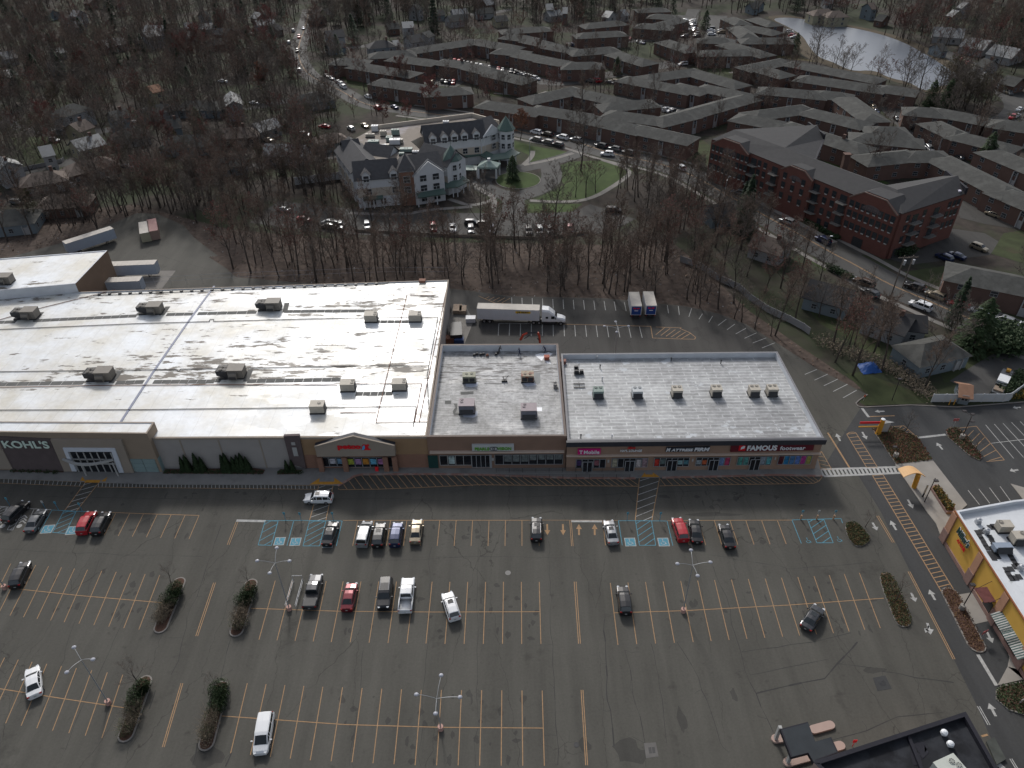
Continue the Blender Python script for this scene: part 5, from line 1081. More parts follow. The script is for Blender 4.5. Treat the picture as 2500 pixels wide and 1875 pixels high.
for(nx_,tx_,lab)in((E(1888,240),E(1908,335),'left one of the two white box trucks with a blue rear door'),(E(1980,234),E(2003,332),'right one of the two white box trucks with a blue rear door')):
 n_,t_=gp(nx_,3.5),gp(tx_,3.5);L=6.6;rz=atan2((n_-t_).y,(n_-t_).x);r=thing('box_truck',lab,'truck',(t_.x,t_.y,0),rz,'box trucks behind the shops')
 m=MB();m.box(0,L,-1.25,1.25,1.0,3.47);m.obj('cargo_box',M_TRW,r);m=MB();m.box(-.02,L+.02,-1.27,1.27,3.47,3.53);m.obj('roof',M_TRT,r)
 m=MB();loft([(L+.1,sec(1.05,.6,2.5,.2)),(L+.9,sec(1.05,.6,2.5,.2)),(L+1.5,sec(1.0,.6,1.7,.2)),(L+2.1,sec(.9,.55,1.35,.2))],m);m.obj('cab',PAINT['white'],r)
 m=MB();m.box(0,L+2,-.4,.4,.55,.98);m.box(-.3,0,-1.1,1.1,.5,.62);m.obj('chassis',M_DARK,r)
 m=MB();m.box(-.05,-.005,-1.1,1.1,1.15,3.3);m.obj('rear_door',M_NB,r)
 for pts in([(.75,2.75),(.1,2.65),(.1,2.95),(.7,3.05)],[(-.75,2.75),(-.1,2.65),(-.1,2.95),(-.7,3.05)]):m=MB();m.poly([(-.06,y,z)for y,z in pts]);m.obj('emblem',M_RED,r)
 m=MB();m.box(-.075,-.055,-.45,.45,2.15,2.3);m.obj('lettering',M_WLET,r)
 for x in(1.3,L+1.3):
  for s in(-1,1):m=MB();m.cyl((x,s*.75,.45),(x,s*1.15,.45),.45,.45,12,0);m.cyl((x,s*.74,.45),(x,s*1.17,.45),.24,.24,10,1);m.obj('wheel',[M_TYRE,M_RIM],r)
 for s in(-1,1):m=MB();m.box(-.06,.0,s*1.0-.1,s*1.0+.1,.75,.95);m.obj('tail_light',M_TAIL,r)
trailer('box_trailer','blue grey trailer parked aslant in the yard at the upper left',A(410,1560),A(718,1462),M_TRB,M_TRT,4.0,ground=1.1)
trailer('storage_container','cream storage container standing in the yard beside a pinkish one',A(928,1498),A(920,1425),pm('container_cream',(.3,.28,.2),.7,.1,.5),M_TRT,2.9,2.5,.15,False,cat='container',ribs=10)
trailer('storage_container','pinkish storage container standing in the yard beside a cream one',A(985,1485),A(972,1408),pm('container_tan',(.24,.17,.14),.7,.1,.5),pm('container_rust',(.26,.14,.13),.7,.1,.5),2.9,2.5,.15,False,cat='container',ribs=10)
trailer('box_trailer','blue grey trailer backed to the dock, upper of the two',D(680,65),D(1000,52),M_TRB,M_TRT,4.0,ground=1.1)
trailer('box_trailer','blue grey trailer backed to the dock, lower of the two',D(585,172),D(905,158),M_TRB,M_TRT,4.0,ground=1.1)
# knuckle boom behind the optical shop
p=gp(E(1290,640));cr=thing('boom_crane','folded red knuckle boom rising behind the worn roof','crane',(p.x-2,p.y-2.5,0),0)
m=MB();m.box(-6,2,-1.2,1.2,.9,1.2);m.box(-5,-.5,-1.1,1.1,1.2,1.8);m.obj('truck_bed',M_DARK,cr);m=MB();loft([(2.1,sec(1.1,.8,2.6)),(3.4,sec(1.1,.8,2.5)),(3.9,sec(1.0,.8,1.5))],m);m.obj('cab',PAINT['white'],cr)
for x in(-4.5,-3.2,3):
 for s in(-1,1):m=MB();m.cyl((x,s*.8,.5),(x,s*1.2,.5),.5,.5,12);m.obj('wheel',M_TYRE,cr)
def seg(a,b,w,mb,mi=0):
 a=Vector(a);b=Vector(b);mb.cyl(a,b,w,w*.85,4,mi)
M_CR=pm('crane_red',(.4,.05,.025),.5,.15,1)
cw=Wall(gp(E(1000,600)),gp(E(1500,600)))
hx=lambda x,y:(lambda q:(q[0],q[1]))(cw.px(E(x,y)))
pts=[hx(1160,590),hx(1178,520),hx(1205,508),hx(1272,505),hx(1282,530),hx(1285,600)]
wpts=[cw.pt(s,z,0)-cr.location for s,z in pts];wpts[0].z=2;wpts[-1].z=1.2
for i,w in enumerate((.3,.28,.22,.28,.26)):m=MB();seg(wpts[i],wpts[i+1],w,m);m.obj('boom_section',M_CR if i!=2 else M_DARK,cr)
m=MB();seg(wpts[1]+Vector((.3,-.3,-.8)),wpts[2]+Vector((.6,-.3,-.3)),.12,m);m.obj('hydraulic_ram',M_DARK,cr);m=MB();seg(wpts[4]+Vector((-.5,-.3,-.2)),wpts[5].lerp(wpts[4],.6)+Vector((-.2,-.3,0)),.12,m);m.obj('hydraulic_ram',M_DARK,cr)
# compactor, dumpsters, loading corner
def lbox(name,label,cat,px,dims,mats,rz=0,z=0,extra=None,group=None):
 p=gp(px,z+dims[2]);r=thing(name,label,cat,(p.x,p.y,z),rz,group);m=MB();w,d,h=dims;m.box(-w/2,w/2,-d/2,d/2,.1,h);m.obj('body',mats,r)
 m=MB();m.box(-w/2-.05,w/2+.05,-d/2-.05,d/2+.05,h,h+.08);m.obj('lid',extra or mats,r)
 m=MB();[m.box(-w/2+w*k/6-.04,-w/2+w*k/6+.04,-d/2-.06,-d/2,.1,h)for k in range(7)];m.obj('ribs',mats,r);return r
lbox('trash_compactor','black trash compactor in the corner behind the big store','compactor',E(745,480),(2.6,5.5,2.3),M_DARK,rad(5))
lbox('dumpster','blue dumpster in front of the black compactor','dumpster',E(765,545),(2.0,1.4,1.4),pm('dumpster_blue',(.03,.06,.16),.6,.2,1))
lbox('dumpster','rust red dumpster squeezed against the store wall','dumpster',E(705,535),(1.8,1.6,1.4),M_PIPE)
lbox('dock_box','tan dock equipment box beside the trailer tail','crate',E(755,345),(2.0,3.0,1.0),pm('tan_crate',(.26,.2,.15),.8,.2,1));lbox('dock_box','second tan dock box near the trailer tail','crate',E(790,350),(1.6,2.6,1.0),MATS['tan_crate'])
lbox('dock_leveller','white dock lift behind the trailer doors','dock lift',E(840,408),(2.2,1.6,1.1),M_TRW)
# ------------------------------------------------------------------ yellow restaurant on the right
M_YWALL=pm('yellow_stucco',(.5,.3,.06),.85,.06,.5);M_STONE=pm('mauve_stone',(.22,.14,.12),.9,.15,1.5);M_PIERT=pm('tan_pier',(.36,.2,.13),.9,.08,.7)
M_RROOF=roofmat('restaurant_roof',(.56,.58,.6),(.4,.42,.42),.62,.3,(1,1,1),(.45,.35),.4,(3.0,40.0,.04,.92,.98),.08)
ZR=6.8
rest,PR=roof_building('restaurant','yellow walled restaurant with white roof at the right edge','restaurant',[I(1775,5),F(2150,1582),F(2700,1530),(2900,1300),(2900,1900),I(2600,1295)],ZR,ZR-.8,M_YWALL,M_RROOF,.35,M_WHITEP)
a_=gp(I(1775,5),ZR);b_=gp(I(2600,1295),ZR)
wr=Wall(a_,b_)
def col_at(px,wdt=1.3):
 s_=wr.px(px)[0];m=MB();wbox(m,wr,s_-wdt/2,s_+wdt/2,2.6,ZR-.4,0,.22);m.obj('pier',M_PIERT,rest);m=MB();wbox(m,wr,s_-wdt/2-.08,s_+wdt/2+.08,.1,2.6,0,.32);m.obj('pier_base',M_STONE,rest)
m=MB();wbox(m,wr,-.15,wr.L,ZR-.22,ZR-.03,0,.2);m.obj('cornice',pm('orange_trim',(.22,.08,.03),.7,.1,1),rest);m=MB();wbox(m,wr,0,wr.L,.1,.8,0,.18);m.obj('stone_base',M_STONE,rest)
for p in(I(1705,165),I(1880,400),I(2050,640),I(2195,960)):col_at(p)
def wtxt(txt,s0,s1,z0,z1,mat,out,fat,shear=0):
 me=textmesh(txt,1,.03,fat,shear);xs=[v.co.x for v in me.vertices];ys=[v.co.y for v in me.vertices]
 for v in me.vertices:v.co.x=(v.co.x-(max(xs)+min(xs))/2)/(max(xs)-min(xs))*(s1-s0);v.co.y=(v.co.y-(max(ys)+min(ys))/2)/(max(ys)-min(ys))*(z1-z0)
 me.materials.append(mat);o=inst('lettering',me,rest,wr.M((s0+s1)/2,(z0+z1)/2,out)@Matrix.Rotation(rad(90),4,'X'));return o
sA=wr.px(I(1805,110))[0];sB=wr.px(I(1875,225))[0]
wtxt("Miller's",sA,sB,4.5,6.0,M_WLET,.25,.09,.2);wtxt("Miller's",sA,sB,4.55,5.95,M_DGREEN,.33,.02,.2);wtxt('ALE HOUSE',sA+.9,sB-.3,3.5,4.1,M_RED,.3,.03)
m=MB();s0=wr.px(I(1935,560))[0];m=MB();P=[wr.pt(s0,3.4,0),wr.pt(s0+2.6,3.4,0),wr.pt(s0+2.6,3.2,1.6),wr.pt(s0,3.2,1.8)]
m.add([tuple(p)for p in P]+[tuple(p+Vector((0,0,.12)))for p in P],[(0,3,2,1),(4,5,6,7),(0,1,5,4),(1,2,6,5),(2,3,7,6),(3,0,4,7)]);m.obj('awning',pm('dark_red_awning',(.1,.03,.03),.6,.2,2),rest)
m=MB();wbox(m,wr,s0+.8,s0+2.6,.1,2.6,0,.1);m.obj('door',M_DARK,rest)
for k in range(2):m=MB();m.cyl(wr.pt(s0+.3+2.8*k,3.4,1.7),wr.pt(s0+.3+2.8*k,5.2,.05),.04,n=4);m.obj('awning_stay',M_DARK,rest)
for k,(x,y)in enumerate(((2085,650),(2130,730),(2180,820))):
 s_=wr.px(I(x-20,y))[0];P=[wr.pt(s_,3.5,0),wr.pt(s_+3.2,3.5,0),wr.pt(s_+3.2,2.7,1.3),wr.pt(s_,2.7,1.3)];m=MB()
 for j in range(9):
  t0,t1=j/9,(j+.5)/9;m.add([tuple(P[0].lerp(P[1],t0)),tuple(P[3].lerp(P[2],t0)),tuple(P[3].lerp(P[2],t1)),tuple(P[0].lerp(P[1],t1))],[(0,1,2,3)],0);t2=(j+1)/9
  m.add([tuple(P[0].lerp(P[1],t1)),tuple(P[3].lerp(P[2],t1)),tuple(P[3].lerp(P[2],t2)),tuple(P[0].lerp(P[1],t2))],[(0,1,2,3)],1)
 m.obj('striped_awning',[M_WHT,M_DGREEN],rest);m=MB();wbox(m,wr,s_+.2,s_+3.0,.9,2.8,0,.1);m.obj('window',M_SGLASS,rest)
RR=ZR-.8
G5='units on the restaurant roof'
rtu_box('grey unit with one fan closest to the back parapet of the restaurant roof',I(2070,130),RR,2.0,1.4,1.2,M_RTU2,None,((-.6,.3),),fr=.4,group=G5);rtu_box('grey unit with one fan at the right of the restaurant roof',I(2165,205),RR,2.1,1.5,1.3,M_RTU2,None,((.4,.3),),fr=.4,group=G5,hood=True)
rtu_box('low blue grey hood unit behind the dark roof tiles',I(2060,260),RR,2.6,1.1,.8,pm('unit_blue',(.22,.26,.32),.5,.08,1),None,(),group=G5,hood=True)
def fan_build(m):m.box(-.35,.35,-.35,.35,0,.5);m.cyl((0,0,.5),(0,0,.95),.42,.42,12);m.cyl((0,0,.95),(0,0,1.15),.3,.1,12)
for i,(x,y)in enumerate(((1912,85),(1965,150),(2185,385))):small('exhaust_fan',('round exhaust fan near the top corner of the restaurant roof','round exhaust fan among the dark tiles of the restaurant roof','round exhaust fan low on the restaurant roof')[i],'exhaust fan',I(x,y),RR,fan_build,M_GALV,G5)
m=MB()
for x,y in((1915,145),(1942,140),(1968,130),(1995,112),(2015,105),(1930,170),(1945,193),(1960,220),(1975,245),(1995,280),(2015,310),(1995,175),(2010,205),(2020,230),(2120,285),(2135,310),(2150,335),(2100,385),(2128,380),(2112,412),(2130,440),(2155,438),(2180,430),(2155,365),(2175,360),(2040,300)):
 p=gp(I(x,y),RR);u=wr.u*.45;v=wr.n*.38;m.prism([((p+u+v).x,(p+u+v).y),((p+u-v).x,(p+u-v).y),((p-u-v).x,(p-u-v).y),((p-u+v).x,(p-u+v).y)],RR-.01,RR+.06)
m.obj('roof_tile_mats',M_DARK,rest)
# ------------------------------------------------------------------ bank at the bottom right
M_BLKR=pm('black_membrane_roof',(.017,.018,.021),.75,.3,.5,spec=.12,dark=(.03,.032,.037),dthr=.5,dscale=.3);M_PINK=pm('pale_pink_stucco',(.34,.25,.215),.9,.06,1);M_BLKC=pm('black_coping',(.02,.02,.026),.6,.1,1,spec=.15)
ZB=5.2
bank,PB=roof_building('bank_building','flat black roofed building with a stepped drive-through canopy, bottom right','building',[I(1838,1296),I(2080,1720),I(1900,2050),I(1300,2050),I(860,1625),I(872,1610)],ZB,ZB-.7,M_PINK,M_BLKR,.5,M_BLKC,inm=M_BLKC)
q=[I(645,1408),I(822,1362),I(870,1490),I(972,1460),I(1018,1558),I(870,1612),I(865,1632),I(825,1562),I(715,1590)]
P=[gp(p,3.75)for p in q];cn=thing('drive_through_canopy','stepped black canopy on pinkish posts beside the black roofed building','canopy',(0,0,0))
m=MB();m.prism([(p.x,p.y)for p in P],3.2,3.77);m.obj('canopy_edge',M_BLKC,cn)
cx=sum(p.x for p in P)/len(P);cy=sum(p.y for p in P)/len(P);m=MB();m.poly([(cx+(p.x-cx)*.94,cy+(p.y-cy)*.94,3.775)for p in P]);m.obj('roof',pm('canopy_slate',(.03,.035,.04),.7,.15,.6,spec=.15),cn)
for a,b in((I(612,1478),I(655,1470)),(I(690,1628),I(830,1590)),(I(855,1418),I(965,1388)),(I(990,1530),I(1030,1520))):
 A_,B_=gp(a),gp(b);d=(B_-A_).normalized();n_=Vector((-d.y,d.x,0))*.55;m=MB()
 pts=[A_+n_*cos(t)-d*.55*sin(t)for t in[i*pi/6 for i in range(7)]]+[B_-n_*cos(t)+d*.55*sin(t)for t in[i*pi/6 for i in range(7)]]
 m.prism([(p.x,p.y)for p in pts],0,.35);m.obj('post_island',M_PINK,cn)
 if a[0]<I(800,0)[0]:m=MB();m.box(A_.x-.2,A_.x+.2,A_.y-.2,A_.y+.2,.35,3.2);m.obj('post',M_FRAMEW,cn)
m=MB();A_,B_=gp(I(1015,1590),ZB-.66),gp(I(1455,1445),ZB-.66);d=(B_-A_).normalized();n_=Vector((-d.y,d.x,0))*.25;m.add([tuple(A_+n_),tuple(B_+n_),tuple(B_-n_),tuple(A_-n_)],[(0,3,2,1)]);m.obj('roof_flashing',pm('wet_flashing',(.45,.45,.5),.4,.2,2),bank)
m=MB();A_,B_=gp(I(1472,1432),ZB),gp(I(1580,1700),ZB);d=(B_-A_).normalized();n_=Vector((-d.y,d.x,0))*.2;m.prism([tuple((A_+n_).xy),tuple((B_+n_).xy),tuple((B_-n_).xy),tuple((A_-n_).xy)],ZB-.7,ZB-.3);m.obj('roof_divider',M_BLKC,bank)
def mush(m):m.cyl((0,0,0),(0,0,.4),.2,.2,10);m.cyl((0,0,.4),(0,0,.7),.42,.38,14);m.cyl((0,0,.7),(0,0,.85),.38,.15,14)
small('exhaust_fan','white mushroom vent, upper one on the black roof','roof vent',I(1690,1445),ZB-.7,mush,M_WLET,'white vents on the black roof');small('exhaust_fan','white mushroom vent, lower one on the black roof','roof vent',I(1730,1518),ZB-.7,mush,M_WLET,'white vents on the black roof')
rtu_box('large pale unit with two fans on the black roof',I(1715,1700),ZB-.7,3.0,2.4,1.3,pm('unit_pale',(.42,.44,.4),.6,.1,1),None,((.6,.55),(1.0,-.1)),fr=.38,group=G5,rz=rad(20))
m=MB()
for q in(((1500,1500),(1560,1490),(1600,1560),(1560,1600)),((1480,1560),(1540,1560),(1560,1640),(1500,1640)),((1570,1480),(1595,1530),(1575,1560))):m.poly([tuple(gp(I(x,y),ZB-.66))for x,y in q])
m.obj('roof_patches',M_BLKC,bank)
small('sign_post','small red sign standing near the black roofed building','sign',I(1108,1520),0,lambda m:(m.cyl((0,0,0),(0,0,1.3),.04),m.box(-.25,.25,-.03,.03,1.0,1.6)),M_RED)
m=MB();P=[gp(I(1965,1495)),gp(I(2015,1468)),gp(I(2090,1610)),gp(I(2030,1645))];m.prism([(p.x,p.y)for p in P],0,.35);o=m.obj('equipment_pad',pm('pad_dark',(.05,.055,.05),.8,.3,1));o['label']='dark low pad beside the right wall of the black roofed building';o['category']='pad'
# ------------------------------------------------------------------ planted islands
def capsule(a,b,w):
 d=(b-a).normalized();n_=Vector((-d.y,d.x,0))*w/2;e=d*w/2;a2=a+e;b2=b-e
 return[a2+n_*cos(t)-e*sin(t)for t in[i*pi/8 for i in range(9)]]+[b2-n_*cos(t)+e*sin(t)for t in[i*pi/8 for i in range(9)]]
def island(name_label,outline,soil=M_MULCH,bushes=None,seed=1,kerb=M_KERB):
 pts=[(p[0],p[1])for p in outline]
 cx=sum(p[0]for p in pts)/len(pts);cy=sum(p[1]for p in pts)/len(pts)
 r=thing('planted_island',name_label,'planted island',(0,0,0));m=MB();m.prism(pts,0,.15);m.obj('kerb',kerb,r)
 n=len(pts);inn=[]
 for i in range(n):
  a,c,d=Vector(pts[i-1]),Vector(pts[i]),Vector(pts[(i+1)%n]);t=(d-a);t=Vector((-t.y,t.x)).normalized()
  v=Vector((cx,cy))-c;inn.append(c+t*(.2 if t.dot(v)>0 else-.2))
 m=MB();m.poly([(p.x,p.y,.165)for p in inn]);o=m.obj('soil',soil,r)
 LOTS.append(pts);return r
def bushy(parent_label,c,rx,ry,h,n,mats,rnd,s=.13,cat='bush',twig=0,rz=0,name='bush'):
 m=MB();nl=max(3,int(rx*ry/.5))
 for k in range(nl):
  t=rnd.uniform(-1,1);cc=(t*rx*.75,rnd.uniform(-1,1)*ry*.3,h*.45*rnd.uniform(.8,1.15));leafball(m,cc,ry*rnd.uniform(.6,.95),ry*rnd.uniform(.6,.95),h*.5,n//nl,s,rnd,rnd.randrange(len(mats)),.5)
 o=m.obj('foliage',mats);r=thing(name,parent_label,cat,c,rz);o.parent=r
 if twig:
  w=MB()
  for k in range(twig):
   b=Vector((rnd.uniform(-rx,rx)*.8,rnd.uniform(-ry,ry)*.5,.1));e=b+Vector((rnd.gauss(0,.7),rnd.gauss(0,.7),rnd.uniform(.8,1.2)*h));w.cyl(b,e,.018,.005,3,0,None,False)
   for _ in range(3):f=b.lerp(e,rnd.uniform(.4,.9));w.cyl(f,f+Vector((rnd.gauss(0,.35),rnd.gauss(0,.35),rnd.uniform(.1,.5))),.01,.004,3,0,None,False)
  w.obj('twigs',M_TWIG,r)
 return r
rb=random.Random(21)
for i,(a,b,w,bm1,bm2,lab)in enumerate(((G(1165,435),G(1020,795),2.05,G(1110,550),G(1050,660),'upper long island left of the centre aisle'),(G(1625,445),G(1510,818),2.05,G(1585,560),G(1545,690),'upper long island right of the aisle, by the cart rail'),
(G(945,1065),G(795,1497),2.05,G(895,1200),G(845,1340),'lower long island left of the centre aisle'),(G(1435,1100),G(1315,1553),2.05,G(1400,1210),G(1345,1390),'lower long island right of the aisle'))):
 A_,B_=gp(a),gp(b);island(lab,capsule(A_,B_,w));d=B_-A_;rz=atan2(d.y,d.x)
 p=gp(bm1,.5);bushy('dark bush, %s'%lab,(p.x,p.y,.15),2.4,1.6,1.9,3400,[M_LEAFD],rb,.13,rz=rz)
 p=gp(bm2,.5);bushy('dry twiggy bush, %s'%lab,(p.x,p.y,.15),2.4,1.5,1.6,1500,[M_LEAFG,M_TWIG],rb,.1,twig=200,rz=rz)
IS=[(smooth_poly([gp(p)for p in(I(1060,85),I(1135,78),I(1215,170),I(1222,205),I(1165,240),I(1110,230),I(1065,150))],2),'oval island with heather like ground cover by the blue bays'),
(smooth_poly([gp(p)for p in(I(1270,430),I(1310,402),I(1375,425),I(1490,700),I(1480,750),I(1425,758),I(1380,725))],2),'long island with brown green ground cover at the right end of the middle row')]
def groundcover(label,poly,n,mats,h=.45,seed=4,s=.12):
 r_=random.Random(seed);xs=[p[0]for p in poly];ys=[p[1]for p in poly];m=MB();k=0
 while k<n:
  x,y=r_.uniform(min(xs),max(xs)),r_.uniform(min(ys),max(ys))
  if not inpoly((x,y),poly):continue
  k+=1;z=.17+r_.random()**2*h;a=Vector((r_.gauss(0,1),r_.gauss(0,1),r_.gauss(0,.8))).normalized()*s;b=a.orthogonal().normalized()*s*.7;p=Vector((x,y,z));m.add([p-a,p+b,p+a,p-b],[(0,1,2,3)],r_.randrange(len(mats)))
 o=m.obj('ground_cover',mats,kind='stuff');o['label']=label;o['category']='ground cover';return o
for k,(pl,lab)in enumerate(IS):island(lab,pl);groundcover('brown green plants on the '+lab[:40],[tuple(p[:2])for p in pl],2600,[M_LEAFG,M_LEAFB,M_LEAFG],.35,5+k,.1)
A_,B_=gp(I(1715,500)),gp(I(1930,920));pl=capsule(A_,B_,2.5);island('long mulched island beside the drive-through lane',pl);groundcover('dry brown plants along the drive-through island',[tuple(p[:2])for p in pl],900,[M_LEAFB,M_MULCH],.35,8,.11)
for q,lab,n,mats in(([F(1232,1125),F(1260,1112),F(1345,1112),F(1420,1130),F(1530,1185),F(1625,1328),F(1388,1355)],'large tapered island with the yellow sign tower',4200,[M_LEAFG,M_LEAFR,M_LEAFB,M_LEAFG]),
([F(1708,1135),F(1735,1115),F(1790,1122),F(1850,1180),F(1945,1310),F(1925,1330),F(1860,1300),F(1720,1180)],'tapered island with a black lamp standard',1600,[M_LEAFG,M_LEAFR,M_LEAFG]),
([I(2030,1160),I(2060,1130),I(2212,1100),I(2400,1120),I(2400,1360),I(2212,1320),I(2110,1290),I(2030,1220)],'rounded lawn corner at the right edge',1800,[M_LEAFG,M_LEAFD])):
 P=[gp(p)for p in q];island(lab,P,M_MULCH);groundcover('low red and green plants on the '+lab,[tuple(p[:2])for p in P],n,mats,.3,9,.13)
m=MB();P=[gp(p,.5)for p in(F(1610,1500),F(1645,1480),F(1770,1640),F(1760,1662),F(1715,1662))];pr=thing('raised_planter','brick edged raised planter of ochre grasses by the restaurant','planter',(0,0,0));m.prism([(p.x,p.y)for p in P],.1,.6);m.obj('planter_wall',M_STONE,pr)
cx=sum(p.x for p in P)/5;cy=sum(p.y for p in P)/5;groundcover('ochre ornamental grasses in the brick planter',[(cx+(p.x-cx)*.86,cy+(p.y-cy)*.86)for p in P],1700,[M_LEAFO,M_LEAFB,M_LEAFG],.7,12,.16).location.z=.45
groundcover('yellow groundcover beside the white fence at the right',W2([F(2120,935),F(2212,850),F(2300,850),F(2300,935)]),2200,[M_LEAFO,M_LEAFG],1.2,14,.2)
# ------------------------------------------------------------------ lamp standards
def top_z(base,px):
 d=ray(px);return CAMH+d.z/hypot(d.x,d.y)*hypot(base.x,base.y)
def lamp(label,base_px,top_px,heads,group='tall white lamp standards in the car park',kerb=True,zadd=.35,mat=None,base=None):
 b=base or gp(base_px);z=top_z(b,top_px);r=thing('lamp_standard',label,'lamp standard',(b.x,b.y,0),0,group);mat=mat or pm('pole_grey',(.3,.31,.32),.5,.08,2,metal=.3)
 if kerb:m=MB();m.cyl((0,0,0),(0,0,.75),.38,.36,14);m.obj('base',pm('pinkish_base',(.42,.26,.22),.9,.15,2),r)
 m=MB();m.cyl((0,0,0),(0,0,z),.1,.055,8);m.obj('pole',mat,r)
 for h in heads:
  e=gp(h,z+zadd)-Vector((b.x,b.y,0));e.z=z+zadd;m=MB();s0=Vector((0,0,z-.05));pts=[]
  for k in range(7):t=k/6;p=s0.lerp(e,t);p.z=z+(zadd+.15)*sin(t*pi*.62);pts.append(p)
  m.tube(pts,.035,5);m.obj('arm',mat,r);e=pts[-1]
  m=MB();m.ell((e.x,e.y,e.z+.03),.3,.27,.16,12,6);m.obj('lamp_head',pm('lamp_shell',(.3,.31,.35),.35,.05,3),r)
 return r
lamp('three armed white lamp standard at the lower left',G(700,1245),G(508,975),[G(478,887),G(600,965),G(432,1048)])
lamp('four armed white lamp standard behind the cart rail',G(1862,640),G(1762,345),[G(1780,248),G(1862,332),G(1735,410),G(1655,331)])
lamp('four armed white lamp standard in the lowest centre row',H(648,1410),H(633,1210),[H(651,1067),H(772,1207),H(615,1313),H(492,1190)])
lamp('four armed white lamp standard in the right middle row',I(20,655),I(90,358),[I(70,262),I(195,340),I(113,427),I(-17,350)])
lamp('four armed white lamp standard in the lot behind the shops',E(1768,668),E(1776,478),[E(1772,438),E(1855,467),E(1779,505),E(1700,467)])
lamp('lamp standard cut by the left picture edge',G(35,505),G(-110,250),[G(-180,240),G(-60,200)])
M_BP=pm('bronze_pole',(.035,.03,.03),.5,.1,2)
def blamp(label,base_px,top_px,heads=((0,0),),pier=True):
 b=gp(base_px);z=top_z(b,top_px);r=thing('black_lamp_post',label,'lamp post',(b.x,b.y,0),0,'dark lamp posts round the restaurant')
 if pier:m=MB();m.cyl((0,0,0),(0,0,1.1),.42,.42,14);m.obj('base',M_CONC2,r)
 m=MB();m.cyl((0,0,0),(0,0,z),.09,.07,6);m.obj('pole',M_BP,r)
 for h in heads:
  e=gp(h,z)-Vector((b.x,b.y,0));e.z=z;m=MB();m.cyl((0,0,z-.1),e,.05,n=5);m.obj('arm',M_BP,r);m=MB();m.box(e.x-.35,e.x+.35,e.y-.25,e.y+.25,e.z-.08,e.z+.1);m.obj('lamp_head',M_BP,r)
blamp('dark lamp post on the drive-through island',I(1808,640),I(1900,480),(I(1882,480),))
blamp('dark lamp post on the tapered island by the white bays',F(1808,1190),F(1870,1040),(F(1882,1030),F(1830,1010),F(1880,1075)))
blamp('dark lamp post beside the brick planter',F(1570,1598),F(1638,1440),(F(1648,1458),),False)
blamp('short dark lamp on a round base by the yellow canopy',F(1382,1310),F(1382,1242),(F(1383,1240),))
blamp('dark lamp post on the lawn behind the shops',F(1363,940),F(1408,805),(F(1413,803),),False)
def slamp(label,base_px,top_px,head_px,mat=M_GALV,pole_r=.1):
 b=gp(base_px);z=top_z(b,top_px);r=thing('street_lamp',label,'street lamp',(b.x,b.y,0),0,'street lamps on the avenue');m=MB();m.cyl((0,0,0),(0,0,z),pole_r,pole_r*.7,6);m.obj('pole',mat,r)
 e=gp(head_px,z+.3)-Vector((b.x,b.y,0));e.z=z+.3;m=MB();m.tube([Vector((0,0,z-.1)),Vector((e.x*.4,e.y*.4,z+.35)),e],.05,5);m.obj('arm',mat,r);m=MB();m.ell(tuple(e),.45,.25,.12,8,5);m.obj('lamp_head',M_WLET,r)
slamp('tall street lamp on the avenue before the dark roofed block',C(922,1655),C(940,1530),C(975,1518),M_DARK);slamp('curved street lamp left of the entrance steps',C(285,1260),C(285,1160),C(318,1135));slamp('street lamp with round head by the conifer',C(500,1500),C(488,1460),C(482,1447));slamp('flag style lamp pole in front of the turreted corner',B(1220,1050),B(1218,900),B(1222,895))
# utility poles with crossarms
for bx,tx,lab in((F(1350,290),F(1412,5),'utility pole with transformer beside the avenue'),(C(1430,1850),C(1425,1625),'utility pole at the foot of the dark roofed block')):
 b=gp(bx);z=top_z(b,tx);r=thing('utility_pole',lab,'utility pole',(b.x,b.y,0));m=MB();m.cyl((0,0,0),(0,0,z),.18,.13,8);m.obj('pole',pm('weathered_wood',(.12,.1,.085),.9,.2,2),r)
 m=MB();m.box(-1.3,1.3,-.07,.07,z-.6,z-.45);[m.cyl((x,0,z-.45),(x,0,z-.25),.05)for x in(-1.1,-.4,.4,1.1)];m.obj('crossarm',MATS['weathered_wood'],r);m=MB();m.cyl((.5,0,z-2.4),(.5,0,z-1.2),.3,n=10);m.obj('transformer',M_GALV,r)
# ------------------------------------------------------------------ yellow sign tower, canopy, small signs, rails
M_YP=pm('amber_metal',(.5,.25,.03),.5,.05,1)
b=gp(K(300,410));z=top_z(b,K(380,160));r=thing('sign_tower','amber sign tower with red and yellow arms on the tapered island','sign tower',(b.x,b.y,0))
m=MB();m.cyl((0,0,0),(0,0,z),.45,.42,14);m.cyl((0,0,0),(0,0,.25),.6,.6,14);m.obj('column',M_YP,r);m=MB();m.ell((0,0,z),.42,.42,.15,12,5);m.obj('cap',M_WLET,r)
m=MB();m.box(-4.2,0,-.06,.06,z-1.0,z-.55);m.obj('red_arm',M_RED,r);m=MB();m.box(-4.2,0,-.06,.06,z-1.9,z-1.65);m.obj('yellow_arm',M_YP,r)
m=MB();m.box(.4,1.9,.3,.42,z-3.4,z-1.2);m.obj('sign_panel',M_FRAMEW,r);m=MB();m.add([(.4,-.1,z-1.0),(2.6,.4,z-1.1),(.5,.9,z-.8)],[(0,1,2)]);m.obj('fin',M_FRAMEW,r)
cnp=thing('arched_canopy','amber arched canopy on one leaning leg at the crosswalk','canopy',(0,0,0));zc=3.6
A0,A1=gp(K(640,985),zc),gp(K(740,1130),zc);B0,B1=gp(K(1000,960),zc),gp(K(1100,1135),zc-.9)
m=MB();n_=10
